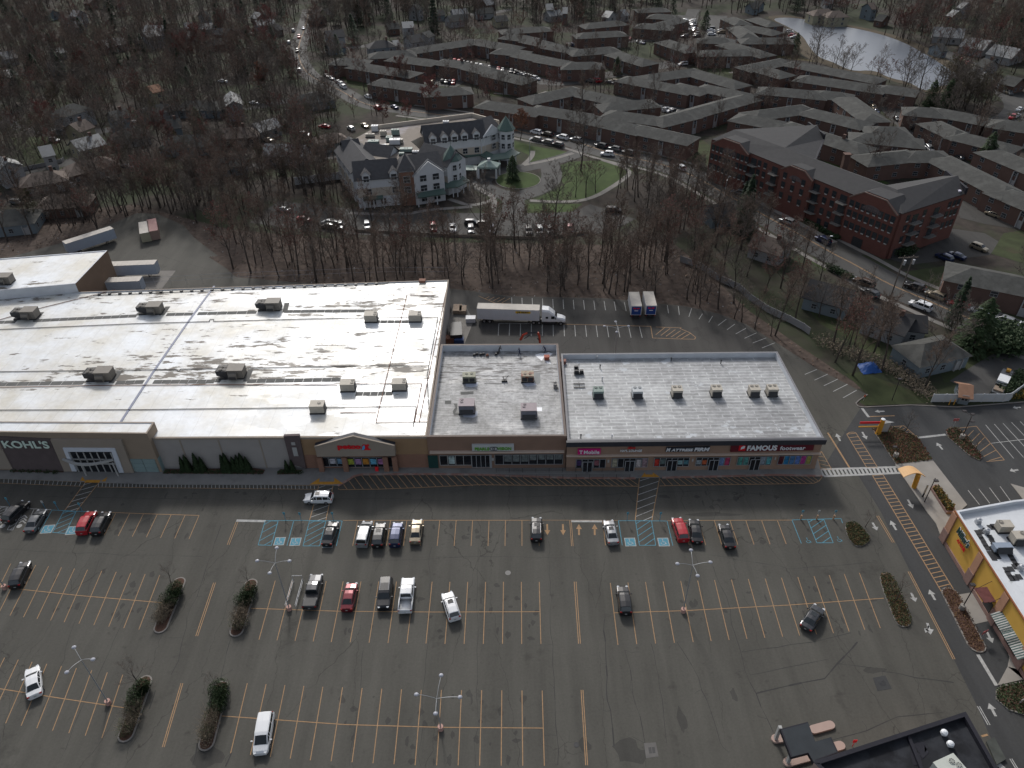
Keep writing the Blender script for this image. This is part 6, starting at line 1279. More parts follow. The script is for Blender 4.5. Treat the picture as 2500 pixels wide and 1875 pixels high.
for k in range(n_+1):
 t=k/n_;f=A0.lerp(B0+(B1-B0)*.12,t);e=A1.lerp(B1,t);h=1.0*sin(pi*min(1,t*.95+.05))-.5*t
 m.v+=[(f.x,f.y,zc-.3+h),(e.x,e.y,zc-.3+h),(e.x,e.y,zc-.45+h),(f.x,f.y,zc-.45+h)]
for k in range(n_):
 for j in range(4):m.f.append((k*4+j,k*4+(j+1)%4,k*4+4+(j+1)%4,k*4+4+j));m.m.append(0)
m.f+=[(0,3,2,1),(n_*4,n_*4+1,n_*4+2,n_*4+3)];m.m+=[0,0];m.obj('roof',pm('pale_amber_roof',(.62,.38,.18),.6,.05,.8),cnp,smooth=False)
m=MB();b=gp(K(905,1320));t_=gp(K(975,1120),zc-.4);m.cyl(b,(t_.x,t_.y,zc-.1),.42,.42,12);m.obj('leg',M_YP,cnp)
def post_sign(label,base_px,h,w,hh,mat,two=None,polemat=M_GALV,rz=0,cat='sign',name='post_sign',txt=None):
 b=gp(base_px);r=thing(name,label,cat,(b.x,b.y,0),rz,None);m=MB();m.cyl((0,0,0),(0,0,h),.04,n=6);m.obj('post',polemat,r);m=MB();m.box(-w/2,w/2,-.03,.03,h-hh,h);m.obj('panel',mat,r)
 if two:m=MB();m.cyl((0,0,0),(0,0,1.0),.14,.14,8);m.obj('bollard',two,r)
 return r
for i,(q,p2,lab)in enumerate(((G(1838,70),0,'blue access sign, left of three at the left blue bays'),(G(1938,72),0,'blue access sign, middle of three at the left blue bays'),(G(2145,70),0,'blue access sign, right of three at the left blue bays'),(H(1845,70),0,'blue access sign left of the right crossing'),(H(2055,70),0,'blue access sign right of the right crossing'),
(J(755,1135),0,'blue access post at the hatched bay on the far left'),(J(1060,1150),0,'blue access post by the red hatchback'),(J(590,1125),0,'thin sign post beside the chevron bays'),(J(130,1080),0,'thin sign post at the far left edge'))):
 post_sign(lab,q,2.1,.35,.5,M_BLU if i!=7 else M_FRAMEW,None,pm('pole_blue',(.03,.2,.3),.6,.1,2),name='access_sign')
for x,lab in((775,'left'),(878,'middle'),(985,'right')):post_sign('access sign with amber bollard, %s one by the right blue bays'%lab,I(x,60),2.2,.35,.5,M_BLU if lab!='middle'else M_FRAMEW,pm('amber_bollard',(.4,.25,.15),.8,.1,2),name='access_sign')
post_sign('tall narrow black and white sign on the restaurant walk',F(1558,1565),3.0,.35,2.4,M_FRAMEW,M_DARK,M_DARK,cat='sign')
post_sign('red and white entry sign on the tapered island by the white bays',F(1755,1115),2.2,1.0,.6,pm('red_white',(.35,.1,.1),.6,.3,3));post_sign('red and white entry sign on the drive-through island',I(1935,830),2.0,1.0,.7,MATS['red_white'],rz=.4);post_sign('small sign on the lawn corner at the right edge',I(2190,1245),1.2,1.0,.7,M_FRAMEW,rz=.4)
post_sign('orange and white marker at the lawn corner behind the shops',F(1178,945),1.5,.35,.5,pm('orange_marker',(.5,.1,.03),.6,.1,2))
for x in(1728,1758):
 b=gp(F(x,970));m=MB();m.cyl((b.x,b.y,0),(b.x,b.y,1.3),.09,n=8);o=m.obj('bollard',M_YP);o['label']=('left'if x<1750 else 'right')+' one of two yellow bollards before the white fence';o['category']='bollard';o['group']='yellow bollards by the fence'
m=MB();A_,B_=gp(G(1920,465)),gp(G(1872,635));d=(B_-A_).normalized();n_=Vector((-d.y,d.x,0))*.75
cr_=thing('cart_corral','galvanised cart rail standing beside the lamp standard','cart corral',(0,0,0))
for s in(-1,1):
 m=MB()
 for z in(.45,.95):m.cyl(A_+n_*s+Vector((0,0,z)),B_+n_*s+Vector((0,0,z)),.04,n=5)
 for t in(0,.33,.66,1):q=A_.lerp(B_,t)+n_*s;m.cyl(q,q+Vector((0,0,.97)),.035,n=5)
 m.obj('side_rail',M_GALV,cr_)
m=MB();m.cyl(A_+n_+Vector((0,0,1.6)),A_-n_+Vector((0,0,1.6)),.04);[m.cyl(A_+n_*s,A_+n_*s+Vector((0,0,1.6)),.04)for s in(-1,1)];m.obj('sign_frame',M_GALV,cr_)
for px,r_,lab,nm in((H(1080,405),.45,'round manhole cover in the bare lane of the lot','manhole_cover'),(H(1520,1510),.35,'dark patched hole beside the double yellow line','pothole_patch')):
 p=gp(px);m=MB();m.cyl((p.x,p.y,.02),(p.x,p.y,.045),r_,r_,18);o=m.obj(nm,M_CONCD if r_>.4 else M_DARK);o['label']=lab;o['category']=nm.replace('_',' ')
for q,lab,cm in(([H(1955,1500),H(2030,1495),H(2048,1585),H(1968,1597)],'storm drain grate in a pale square slab near the bottom',pm('drain_slab',(.11,.105,.1),.9,.15,1)),([I(1240,1080),I(1320,1065),I(1362,1150),I(1270,1165)],'storm drain grate in a dark square patch at the lower right',M_ASPHN)):
 P=[gp(p)for p in q];r=thing('storm_drain',lab,'storm drain',(0,0,0));m=MB();m.prism([(p.x,p.y)for p in P],.015,.035);m.obj('slab',cm,r);c=(P[0]+P[1]+P[2]+P[3])/4;u=(P[1]-P[0]).normalized();v=(P[0]-P[3]).normalized();m=MB()
 for i in range(2):
  for j in range(6):o_=c+u*(.45*i-.32)+v*(.13*j-.4);m.prism([tuple((o_).xy),tuple((o_+u*.38).xy),tuple((o_+u*.38+v*.07).xy),tuple((o_+v*.07).xy)],.034,.045)
 m.obj('grate',M_DARK,r)
# trash cans, little posts at shop fronts
small('waste_bin','pale waste bin beside the store entrance portal','waste bin',J(1010,620),.15,lambda m:(m.cyl((0,0,0),(0,0,1.0),.3,.3,12),m.cyl((0,0,1.0),(0,0,1.15),.34,.2,12)),M_GRNPAN)
small('sandwich_board','small red sandwich board before the pet shop window','sign board',Lz(1240,640),.15,lambda m:(m.add([(-.3,-.25,0),(.3,-.25,0),(.3,0,.9),(-.3,0,.9),(-.3,.25,0),(.3,.25,0)],[(0,1,2,3),(3,2,5,4)]),),M_RED)
# ------------------------------------------------------------------ fences and walls
def fence(label,pts,h,mat,name='fence',w=.1,postgap=2.4,cat='fence',ph=.1):
 r=thing(name,label,cat,(pts[0].x,pts[0].y,0));o=Vector((pts[0].x,pts[0].y,0));m=MB();pst=MB()
 for i in range(len(pts)-1):
  a,b=pts[i]-o,pts[i+1]-o;a.z=b.z=0;L=(b-a).length;d=(b-a)/L;n_=Vector((-d.y,d.x,0))*w/2
  m.prism([tuple((a+n_).xy),tuple((b+n_).xy),tuple((b-n_).xy),tuple((a-n_).xy)],.05,h)
  k=0
  while k*postgap<L and len(r.children)<90:
   q=a+d*k*postgap;pm_=MB();pm_.box(q.x-.09,q.x+.09,q.y-.09,q.y+.09,0,h+ph);pm_.obj('post',mat,r);k+=1
 m.obj('panel',mat,r);return r
M_VINYL=pm('white_vinyl',(.42,.44,.46),.6,.06,.5);M_VINYLG=pm('grey_vinyl',(.24,.24,.245),.8,.12,.5)
fence('white vinyl fence along the drive at the right',[gp(F(1615,952)),gp(F(2075,950)),gp(F(2110,945)),gp(F(2240,850))],2.0,M_VINYL,'vinyl_fence',postgap=2.5)
fence('long pale fence on top of the wooded bank',[gp(p)for p in(F(0,50),F(130,95),F(230,165),F(380,235),F(450,300),F(560,375),F(700,440),F(790,490),F(830,520))],1.8,M_VINYLG,'vinyl_fence',postgap=4.5)
fence('low white fence beside the street of small houses',[gp(p)for p in(A(100,1110),A(240,1080),A(400,1045),A(415,1030))],1.3,M_VINYLG,'vinyl_fence',postgap=6)
fence('timber guard rail above the bank below the residence',[gp(B(k,y))for k,y in((100,1490),(700,1520),(1300,1540),(1600,1500))],.8,pm('timber_rail',(.2,.17,.14),.9,.2,1),'guard_rail',postgap=6,cat='guard rail')
fence('white screen fence at the left of the residence',[gp(p)for p in(A(1900,1190),A(2060,1170),A(2212,1150))],2.6,M_VINYL,'screen_fence',postgap=5)
m=MB()
ch=[gp(p)for p in(D(505,232),D(1000,205),D(1500,175),E(0,150),E(300,140),E(700,140))]
r=thing('chain_link_fence','thin chain link fence behind the big white roof','fence',(0,0,0))
for i in range(len(ch)-1):
 a,b=ch[i],ch[i+1]
 for k in range(int((b-a).length/4)):q=a.lerp(b,k*4/(b-a).length);m=MB();m.cyl(q,q+Vector((0,0,2.4)),.035,n=4);m.obj('post',M_GALV,r)
m=MB()
for i in range(len(ch)-1):
 for z in(2.4,1.2):m.cyl(ch[i]+Vector((0,0,z)),ch[i+1]+Vector((0,0,z)),.025,n=4)
m.obj('rail',M_GALV,r)
# blue tarp, sheds, back yard bits
p=gp(F(1215,735));m=MB();rt=random.Random(2);vs=[];nn_=9
for i in range(nn_):
 for j in range(nn_):
  u,v=i/(nn_-1)*2-1,j/(nn_-1)*2-1;vs.append((u*2.2,v*2.0+u*.4,max(0.05,(1-abs(u)**1.6)*(1-abs(v)**1.6))*1.5+rt.uniform(-.12,.12)))
fs=[(i*nn_+j,(i+1)*nn_+j,(i+1)*nn_+j+1,i*nn_+j+1)for i in range(nn_-1)for j in range(nn_-1)]
m.add(vs,fs);o=m.obj('tarpaulin',pm('blue_tarp',(.012,.065,.24),.5,.15,1.5));o.location=(p.x,p.y,0);o['label']='bright blue tarpaulin over a pile at the end of the wooded bank';o['category']='tarpaulin'
lbox('junk_pile','heap of blue and dark things behind the dark roofed house','junk pile',F(980,330),(4,1.6,1.0),pm('junk',(.05,.07,.12),.8,.6,2),extra=pm('junk_blue',(.02,.06,.2),.7,.4,2))
pr2=gp(F(2060,850));r=thing('loaded_truck','long parked pickup with a white cap and loaded bed behind the white fence','truck',(pr2.x,pr2.y,0),rad(50))
m=MB();m.box(-5,4.6,-1,1,.5,1.2);m.obj('body',PAINT['grey'],r);m=MB();m.box(-1.5,1.4,-1.0,1.0,1.2,2.1);m.obj('cab',PAINT['white'],r);m=MB();m.box(1.45,4.4,-.95,.95,1.2,1.7);m.obj('bed',PAINT['darkgrey'],r);m=MB();m.box(-2.4,-1.55,-.95,.95,1.2,1.8);m.obj('windshield',M_CGLASS,r)
m=MB();m.box(-4.3,-2.7,-.9,.9,1.2,1.5);m.obj('load',MATS['tan_crate'],r);m=MB();m.box(3.6,4.4,-.5,.3,1.7,2.1);m.obj('tool_box',M_YP,r)
for x in(-3.6,3.0):
 for s in(-1,1):m=MB();m.cyl((x,s*.75,.4),(x,s*1.05,.4),.4,.4,10);m.obj('wheel',M_TYRE,r)
# ------------------------------------------------------------------ roads, water, lawns
AVE=[gp(p)for p in(A(1990,60),A(1960,180),A(1915,300),A(1925,400),A(1990,490),A(2110,545),B(20,590),B(170,680),B(420,710),B(700,745),B(950,790),B(1250,870),B(1500,905),B(1750,990),B(2050,1050),C(60,1115),C(270,1235),C(470,1345),C(700,1470),C(1000,1640),F(1110,60),F(1330,190),F(1560,285),F(1820,400),F(2212,560),F(2600,680))]
def road(name,pts,w,z=.03,mat=M_ROAD,block=True,walk=0):
 P=smooth_poly([tuple(p[:2])for p in pts],2,False);m=MB();ribbon(m,[Vector((*p,0))for p in P],w,z);o=m.obj(name,mat,kind='structure')
 if block:
  for i in range(len(P)-1):SEGS.append((P[i],P[i+1],w/2+1.5+(2 if walk else 0)))
 if walk:
  m=MB()
  for s in(-1,1):
   off=[]
   for i in range(len(P)):
    a=Vector(P[max(i-1,0)]);b=Vector(P[min(i+1,len(P)-1)]);d=(b-a).normalized();off.append(Vector((P[i][0]-d.y*s*(w/2+1.9),P[i][1]+d.x*s*(w/2+1.9),0)))
   ribbon(m,off,1.5,z+.06)
  m.obj('pavement',M_CONC,kind='structure')
 return P
SEGS=[];RZI=[0]
PA=road('avenue',AVE[:9],9,.029);PA=road('avenue',AVE[8:],11.5,.03,walk=1);PA=smooth_poly([tuple(p[:2])for p in AVE],2,False)
m=MB()
for s in(-.14,.14):
 off=[]
 for i in range(len(PA)):
  a=Vector(PA[max(i-1,0)]);b=Vector(PA[min(i+1,len(PA)-1)]);d=(b-a).normalized();off.append(Vector((PA[i][0]-d.y*s,PA[i][1]+d.x*s,0)))
 ribbon(m,off,.16,.045)
m.obj('avenue_centre_line',M_YEL,kind='structure')
for nm,q,w in(('estate_lane',(C(1180,600),C(1320,660),C(1450,790),C(1600,930),C(1720,1010),C(1950,1160),C(2212,1300),F(2500,-100)),9),('far_road',(C(1650,330),C(1800,380),C(1960,500),C(2120,600),C(2200,680),C(2170,750),C(2060,800),C(1900,830)),12),('estate_lane',(C(0,120),C(60,200),C(70,120),C(90,60)),8),
('estate_lane',(B(620,380),B(900,420),B(1150,480),B(1300,530),B(1460,530),B(1620,500),B(1800,470),C(0,400)),10),('estate_lane',(B(480,490),B(620,525),B(780,540)),12),('estate_lane',(B(1880,590),B(2050,640),C(100,690),C(250,640)),20),('estate_lane',(B(1480,290),B(1800,260),B(2100,245),C(0,180),C(50,100)),12),
('estate_lane',(C(230,240),C(230,150),C(240,100)),12),('estate_lane',(C(700,180),C(740,240),C(700,300)),16),('estate_lane',(C(1480,800),C(1700,830),C(1950,870),C(2212,920)),8),('estate_lane',(C(560,690),C(650,660),C(740,690)),8),
('side_street',(A(-200,1160),A(60,1115),A(250,1085),A(430,1050),A(560,1000),A(700,985)),7),('side_street',(A(0,780),A(280,850),A(700,850),A(1000,760),A(1400,700),A(1650,690),A(1900,640),A(2060,590)),7),('side_street',(A(1380,1120),A(1700,1060),A(2050,1010),A(2212,990)),7),('side_street',(B(420,300),B(300,270),B(150,300),A(2060,330)),6),('side_street',(B(700,80),B(900,100),B(1100,60)),6),
('residence_drive',(B(1550,960),B(1500,1000),B(1280,1060),B(1100,1095),B(970,1120),B(890,1170),B(960,1230),B(1130,1270),B(1100,1400)),7),('residence_drive',(B(1130,1270),B(1290,1220),B(1370,1150),B(1350,1060)),7),('residence_car_park',(A(1700,1360),B(0,1420),B(500,1445),B(1100,1450),B(1600,1440),B(1750,1360)),17),('access_road',(C(1000,1550),C(1180,1600),C(1250,1560)),10),('driveway',(F(1840,870),F(2000,760),F(2212,640)),7)):
 RZI[0]+=1;road(nm,[gp(p)for p in q],w,.032+.0012*RZI[0],M_ROAD if 'park'not in nm and 'access'not in nm else M_BACK)
lake=smooth_poly([gp(p)for p in(C(575,118),C(740,112),C(900,150),C(1100,178),C(1270,215),C(1430,268),C(1600,360),C(1690,420),C(1800,490),C(1760,540),C(1640,560),C(1570,590),C(1480,530),C(1340,500),C(1250,450),C(1100,460),C(985,400),C(890,370),C(830,300),C(790,230),C(690,170))],2)
mw,nt,b=newmat('pond_water');b.inputs['Base Color'].default_value=(.09,.105,.13,1);b.inputs['Roughness'].default_value=.32;setspec(b,.6)
nz=nt.nodes.new('ShaderNodeTexNoise');nz.inputs['Scale'].default_value=.35;nz.inputs['Detail'].default_value=4;tcw=nt.nodes.new('ShaderNodeTexCoord');nt.links.new(tcw.outputs['Object'],nz.inputs['Vector']);bp=nt.nodes.new('ShaderNodeBump');bp.inputs['Strength'].default_value=.05;bp.inputs['Distance'].default_value=.3;nt.links.new(nz.outputs['Fac'],bp.inputs['Height']);nt.links.new(bp.outputs[0],b.inputs['Normal'])
sheet('water',lake,.09,mw,lot=True)
for q in([C(1780,1290),C(1860,1290),C(2030,1350),C(2212,1440),C(2212,1480),C(1960,1440),C(1800,1400)],[C(1750,1470),C(1960,1500),C(2060,1560),C(1990,1640),F(1480,70),F(1330,30),C(1560,1600)]):sheet('forecourt',W2(q),.033,M_BACK)
sheet('pond_bank',[Vector((p[0],p[1],0))+(Vector((p[0],p[1],0))-sum((Vector((q[0],q[1],0))for q in lake),Vector())/len(lake)).normalized()*7 for p in lake],.08,pm('bank_grass',(.07,.055,.035),1,.3,.2))
lawns=[([C(0,880),C(150,900),C(560,1240),C(480,1260),C(290,1140),C(100,1020),C(0,1000)],M_LAWN),([C(900,1000),C(990,1010),C(1350,1180),C(1280,1190),C(940,1050)],M_LAWNB),([C(700,1370),C(780,1400),C(1050,1500),C(1150,1490),C(1000,1560),C(880,1510)],M_LAWN),
([B(1100,900),B(1250,940),B(1490,980),B(1480,1010),B(1200,1060),B(1220,1000),B(1120,950)],M_LAWNB),([B(1380,1075),B(1480,1040),B(1700,1030),B(1890,1090),B(1780,1180),B(1590,1290),B(1240,1290),B(1440,1190)],M_LAWNB),([B(1200,1310),B(1560,1310),B(1440,1400),B(1210,1395)],M_LAWNB),
([C(1580,860),C(1680,870),C(1760,950),C(1700,950),C(1640,900)],M_LAWNB),([C(1720,960),C(2000,950),C(2120,1080),C(2000,1110),C(1800,1020)],M_LAWNB),([C(150,420),C(420,400),C(500,450),C(560,530),C(300,480)],M_LAWN),([C(560,340),C(700,340),C(880,400),C(620,370)],pm('dry_lawn',(.085,.068,.032),1,.3,.2)),([C(1500,810),C(1660,800),C(1700,850),C(1560,850)],M_LAWN),
([F(1060,770),F(1160,760),F(1640,930),F(1620,955),F(1480,965),F(1190,975),F(1150,950),F(1210,905)],M_LAWN),([F(860,20),F(950,90),F(930,110),F(840,50)],M_LAWNB),([F(820,350),F(1100,430),F(1300,540),F(1280,680),F(1100,560),F(900,450)],M_LAWN),([F(1400,120),F(1830,60),F(1810,240),F(2212,420),F(2212,450),F(1600,230)],M_LAWN),([F(1900,540),F(2100,600),F(1950,780),F(1700,830),F(1650,700)],M_LAWN),([F(2130,780),F(2212,780),F(2212,850),F(2060,910)],M_LAWN),
([A(250,1080),A(410,1050),A(420,1200),A(260,1260)],M_LAWNB),([A(30,880),A(400,880),A(380,900),A(400,1040),A(240,1070)],M_LAWN),([A(1700,870),A(2050,850),A(2000,890)],M_LAWN),([A(850,260),A(980,260),A(960,300),A(830,300)],pm('dry_lawn',(.085,.068,.032),1,.3,.2)),([B(0,480),B(200,540),B(230,600),B(60,560)],M_LAWN),([B(540,470),B(700,490),B(740,510),B(600,500)],M_LAWN),([B(270,200),B(500,210),B(420,260),B(300,240)],M_GRND),([B(1980,300),B(2080,290),B(2100,360),B(1990,340)],M_LAWN),([B(1780,240),B(1880,280),B(1840,310),B(1760,280)],M_LAWN),
([C(1830,1280),C(2010,1340),C(1900,1360)],M_LAWN),([B(1700,500),B(1900,540),B(1840,570),B(1700,545)],M_LAWN),([C(2080,1500),C(2212,1480),C(2212,1659),F(2212,60),F(2000,0)],M_LAWN),([B(950,560),B(1220,590),B(1200,620),B(960,620)],M_LAWN)]
for i,(q,mt)in enumerate(lawns):sheet('lawn',W2(q),.012+.0008*i,mt)
m=MB();c=gp(B(1145,1160));e1=gp(B(1290,1160));ra=(e1-c).length
pts=[(c.x+ra*cos(t),c.y+ra*1.0*sin(t))for t in[i*2*pi/32 for i in range(32)]]
island('round kerbed lawn with a dark conifer in the residence drive',[Vector((*p,0))for p in pts],M_LAWNB)
PATHS=[(B(1240,970),B(1235,1010),B(1180,1060)),(B(1500,985),B(1350,1030),B(1180,1062)),(B(1690,1030),B(1890,1095),B(1790,1180),B(1600,1290),B(1400,1300),B(1220,1290)),(B(860,1170),B(900,1220),B(1000,1270),B(980,1390)),(B(700,1280),B(850,1330),B(1000,1280)),(B(60,1370),B(400,1385),B(560,1350),B(850,1330)),(C(60,960),C(100,940),C(60,990),C(0,1000)),
(C(460,1260),C(560,1330),C(700,1400),C(1000,1560)),(C(1480,790),C(1650,950),C(1900,1110)),(C(1830,1240),C(2212,1420)),(B(990,600),B(1240,620),B(1330,590)),(C(190,410),C(420,405)),(C(320,470),C(450,440))]
m=MB()
for q in PATHS:ribbon(m,[Vector((*p,0))for p in smooth_poly([tuple(gp(p)[:2])for p in q],2,False)],1.8,.07)
m.obj('footpath',M_CONC,kind='structure')
# ------------------------------------------------------------------ housing
def hipblock(mb_w,mb_r,L,W,he,hr,over=.45,hip=True,dz=0):
 """local: ridge along x centred on 0; mb_w walls, mb_r roof"""
 l,w=L/2,W/2;mb_w.add([(-l,-w,0),(l,-w,0),(l,w,0),(-l,w,0),(-l,-w,he),(l,-w,he),(l,w,he),(-l,w,he)],[(0,1,5,4),(1,2,6,5),(2,3,7,6),(3,0,4,7)])
 lo,wo=l+over,w+over;rx=max(.1,l-w*(.95 if hip else-.0))if hip else lo;z0=he-.02
 if hip:mb_r.add([(-lo,-wo,z0),(lo,-wo,z0),(lo,wo,z0),(-lo,wo,z0),(-rx,0,hr),(rx,0,hr)],[(0,1,5,4),(1,2,5),(2,3,4,5),(3,0,4),(0,3,2,1)])
 else:
  t=.18;mb_r.add([(-lo,-wo,z0-.1),(lo,-wo,z0-.1),(lo,wo,z0-.1),(-lo,wo,z0-.1),(-lo,0,hr),(lo,0,hr),(-lo,-wo,z0-.1+t),(lo,-wo,z0-.1+t),(lo,wo,z0-.1+t),(-lo,wo,z0-.1+t),(-lo,0,hr+t),(lo,0,hr+t)],[(6,7,11,10),(8,9,10,11),(1,0,4,5),(3,2,5,4),(0,6,10,4),(4,10,9,3),(1,5,11,7),(5,2,8,11),(0,1,7,6),(2,3,9,8)])
  mb_w.add([(-l,-w,he),(-l,w,he),(-l,0,hr)],[(0,2,1)]);mb_w.add([(l,-w,he),(l,w,he),(l,0,hr)],[(0,1,2)])
WIN={};M_RES=pm('residence_white',(.52,.53,.54),.8,.05,1)
def winmesh(w,h,kind='plain'):
 k=(round(w,1),round(h,1),kind)
 if k not in WIN:
  m=MB();m.box(-w/2,w/2,-.05,.0,0,h,0);fr=.07
  for x0,x1,z0,z1 in((-w/2-fr,w/2+fr,-fr,0),(-w/2-fr,w/2+fr,h,h+fr),(-w/2-fr,-w/2,0,h),(w/2,w/2+fr,0,h),(-w/2,w/2,h/2-.04,h/2+.04),(-.04,.04,0,h/2-.05)):m.box(x0,x1,-.09,0,z0,z1,1)
  if kind=='ac':m.box(-w/3,w/3,-.12,0,-.4,-.12,2)
  WIN[k]=m.mesh('window',[M_GLASS,{'ac':M_DARK,'plain':M_MULL}.get(kind,M_RES),M_FRAMEW])
 return WIN[k]
M_RG=pm('grey_shingles',(.064,.0645,.061),.9,.2,.9,stretch=(1,1,1),spec=.12,dark=(.085,.086,.081),dthr=.55,dscale=.25);M_RD=pm('dark_shingles',(.035,.035,.037),.85,.15,.8,spec=.3);M_RB=pm('brown_shingles',(.12,.095,.08),.9,.14,.9);M_RL=pm('bright_shingles',(.15,.158,.162),.6,.12,.9,spec=.5);M_RO=pm('orange_shingles',(.3,.17,.11),.9,.14,.9)
M_SHUT=pm('white_siding',(.25,.255,.26),.85,.06,1);M_CRM=pm('cream_siding',(.26,.24,.17),.85,.06,1);M_BLS=pm('blue_siding',(.14,.17,.19),.85,.06,1);M_DOOR=pm('door_white',(.3,.3,.3),.6,.05,1)
WINB=0
def near(p):return hypot(p[0],p[1])
def housing(name,label,cat,p0,p1,W,he,hr,wallm,roofm,hip=True,winw=1.3,winh=1.3,gap=3.4,floors=2,group=None,ext=.5,chimney=False,door=True,zr=None,winfull=True,kind='plain'):
 a,b=gp(p0,zr or hr),gp(p1,zr or hr);d=b-a;L=d.length+(W*.95 if hip else 0)*ext*2;c=(a+b)/2;rz=atan2(d.y,d.x)
 r=thing(name,label,cat,(c.x,c.y,0),rz,group);w,ro=MB(),MB();hipblock(w,ro,L,W,he,hr,hip=hip);w.obj('wall',wallm,r);ro.obj('roof',roofm,r)
 BLOCKS.append([tuple((Vector((c.x,c.y,0))+Matrix.Rotation(rz,3,'Z')@Vector((x,y,0)))[:2])for x,y in((-L/2-1.5,-W/2-1.5),(L/2+1.5,-W/2-1.5),(L/2+1.5,W/2+1.5),(-L/2-1.5,W/2+1.5))])
 toc=Vector((-c.x,-c.y)).normalized();dist=near(c)
 if dist>620:gap*=2.2
 elif dist>420:gap*=1.6
 for nx_,ny_,half,out in((0,-1,L/2,W/2),(0,1,L/2,W/2),(1,0,W/2,L/2),(-1,0,W/2,L/2)):
  n_=Matrix.Rotation(rz,2)@Vector((nx_,ny_))
  if n_.dot(toc)<.12:continue
  cnt=max(1,int((2*half-1.2)/gap));ang=atan2(ny_,nx_)+pi/2
  for k in range(cnt):
   s_=(k+.5-cnt/2)*(2*half-1.0)/cnt
   for f in range(floors):
    z=f*(he/floors)+(1.0 if floors<4 else .9)
    if door and f==0 and ny_ and k%5==2:
     m=MB();px_=Vector((nx_*out,ny_*out,0))+Vector((-ny_,nx_,0))*s_
     dm=MB();dm.box(-.6,.6,-.1,0,0,2.2,0);dm.box(-.9,-.65,-.35,0,0,he-.5,0);dm.box(.65,.9,-.35,0,0,he-.5,0);k2=('door',round(he,1))
     if k2 not in WIN:WIN[k2]=dm.mesh('door',M_DOOR)
     inst('door',WIN[k2],r,Matrix.Translation(px_)@Matrix.Rotation(ang,4,'Z'));continue
    px_=Vector((nx_*out,ny_*out,z))+Vector((-ny_,nx_,0))*s_
    inst('window',winmesh(winw,winh,kind),r,Matrix.Translation(px_)@Matrix.Rotation(ang,4,'Z'))
 if chimney:m=MB();cxp=L*.22;m.box(cxp-.5,cxp+.5,-.4,.4,he*.6,hr+1.3);m.obj('chimney',M_BRICK,r.children[1])
 return r
APT=[(B(0,375),B(130,378)),(B(120,402),B(440,452)),(B(270,505),B(540,545)),(B(600,572),B(780,560)),(B(370,358),B(570,382)),(B(240,335),B(430,325)),(B(500,302),B(850,250)),(B(890,250),B(985,268)),(B(1010,272),B(1110,288)),(B(670,380),B(800,398)),(B(820,402),B(980,440)),(B(1000,455),B(1170,492)),
(B(1040,310),B(1160,320)),(B(1180,335),B(1310,360)),(B(1330,368),B(1450,388)),(B(1480,402),B(1640,400)),(B(1090,218),B(1210,232)),(B(1230,245),B(1340,268)),(B(1360,280),B(1470,300)),(B(1080,185),B(1310,170)),(B(1525,318),B(1740,300)),(B(1790,330),B(1960,380)),(B(1600,150),B(1790,132)),(B(1560,212),B(1790,200)),(B(1950,52),B(2070,48)),(B(2030,88),B(2140,95)),(B(2090,132),B(2170,112)),(B(1950,150),B(2090,160)),(B(2110,255),C(60,300)),
(B(1245,615),B(1500,560)),(B(1540,570),B(1780,622)),(B(1730,662),B(1970,640)),(B(1770,712),B(2010,745)),(B(960,650),B(1230,690)),(B(1290,682),B(1530,720)),(B(1560,728),B(1890,800)),(B(1930,805),B(2205,862)),(B(1860,490),C(30,555)),(B(1980,480),C(90,440)),(B(2070,755),C(30,720)),
(C(170,240),C(300,245)),(C(320,270),C(530,328)),(C(170,322),C(440,318)),(C(340,108),C(390,130)),(C(500,110),C(590,140)),(C(380,165),C(440,215)),(C(430,160),C(590,190)),(C(440,245),C(670,245)),(C(450,415),C(660,375)),(C(740,392),C(1240,488)),(C(560,430),C(650,455)),(C(820,485),C(1260,548)),(C(570,560),C(880,588)),(C(920,585),C(1050,598)),(C(1080,620),C(1240,735)),(C(1330,548),C(1460,565)),
(C(500,712),C(790,675)),(C(860,700),C(1140,768)),(C(420,738),C(640,778)),(C(720,790),C(1150,925)),(C(1270,812),C(1400,815)),(C(1180,855),C(1490,885)),(C(1230,995),C(1460,972)),(C(1500,975),C(1660,975)),(C(1720,1010),C(2110,1205)),(C(1520,690),C(1640,700)),(C(1670,695),C(1900,738)),(C(1660,780),C(1790,840)),(C(1830,855),C(2090,918)),(C(2050,965),C(2260,1050)),(C(2080,772),C(2260,800)),
(C(110,450),C(360,520)),(C(10,535),C(120,560)),(C(180,545),C(400,590)),(C(40,715),C(420,610)),(F(1850,90),F(2260,170)),(C(2130,1220),C(2300,1290))]
APTR=[]
for i,(p0,p1)in enumerate(APT):
 r=housing('apartment_block','x','apartment block',p0,p1,10.6-.02*(i%7),5.2+.05*(i%5),7.1+.04*(i%6),M_BRICK,M_RG,True,1.5,1.25,5.2,2,'two-storey brick blocks with grey hip roofs',.42,chimney=i in(9,18,59),zr=7.0)
 c_=B if(p0[0]<1660)else C;APTR.append(r)
LM=[('the pond',gp(C(1200,350))),('the turreted residence',gp(B(600,900))),('the dark roofed block',gp(C(900,1050))),('the winding road',gp(A(1910,300))),('the red tree',gp(B(420,480))),('the far end of the estate',gp(B(2000,100)))]
def rank_labels(objs,fmt):
 by={}
 for o in objs:
  d=sorted(((o.location-l[1]).length,l[0])for l in LM);by.setdefault(d[0][1],[]).append((d[0][0],o))
 for k,v in by.items():
  v.sort(key=lambda t:t[0])
  for n_,(_,o)in enumerate(v):o['label']=fmt(o)%(ORD[n_],k)
rank_labels(APTR,lambda o:'brick block with grey hip roof, %s out from %s')
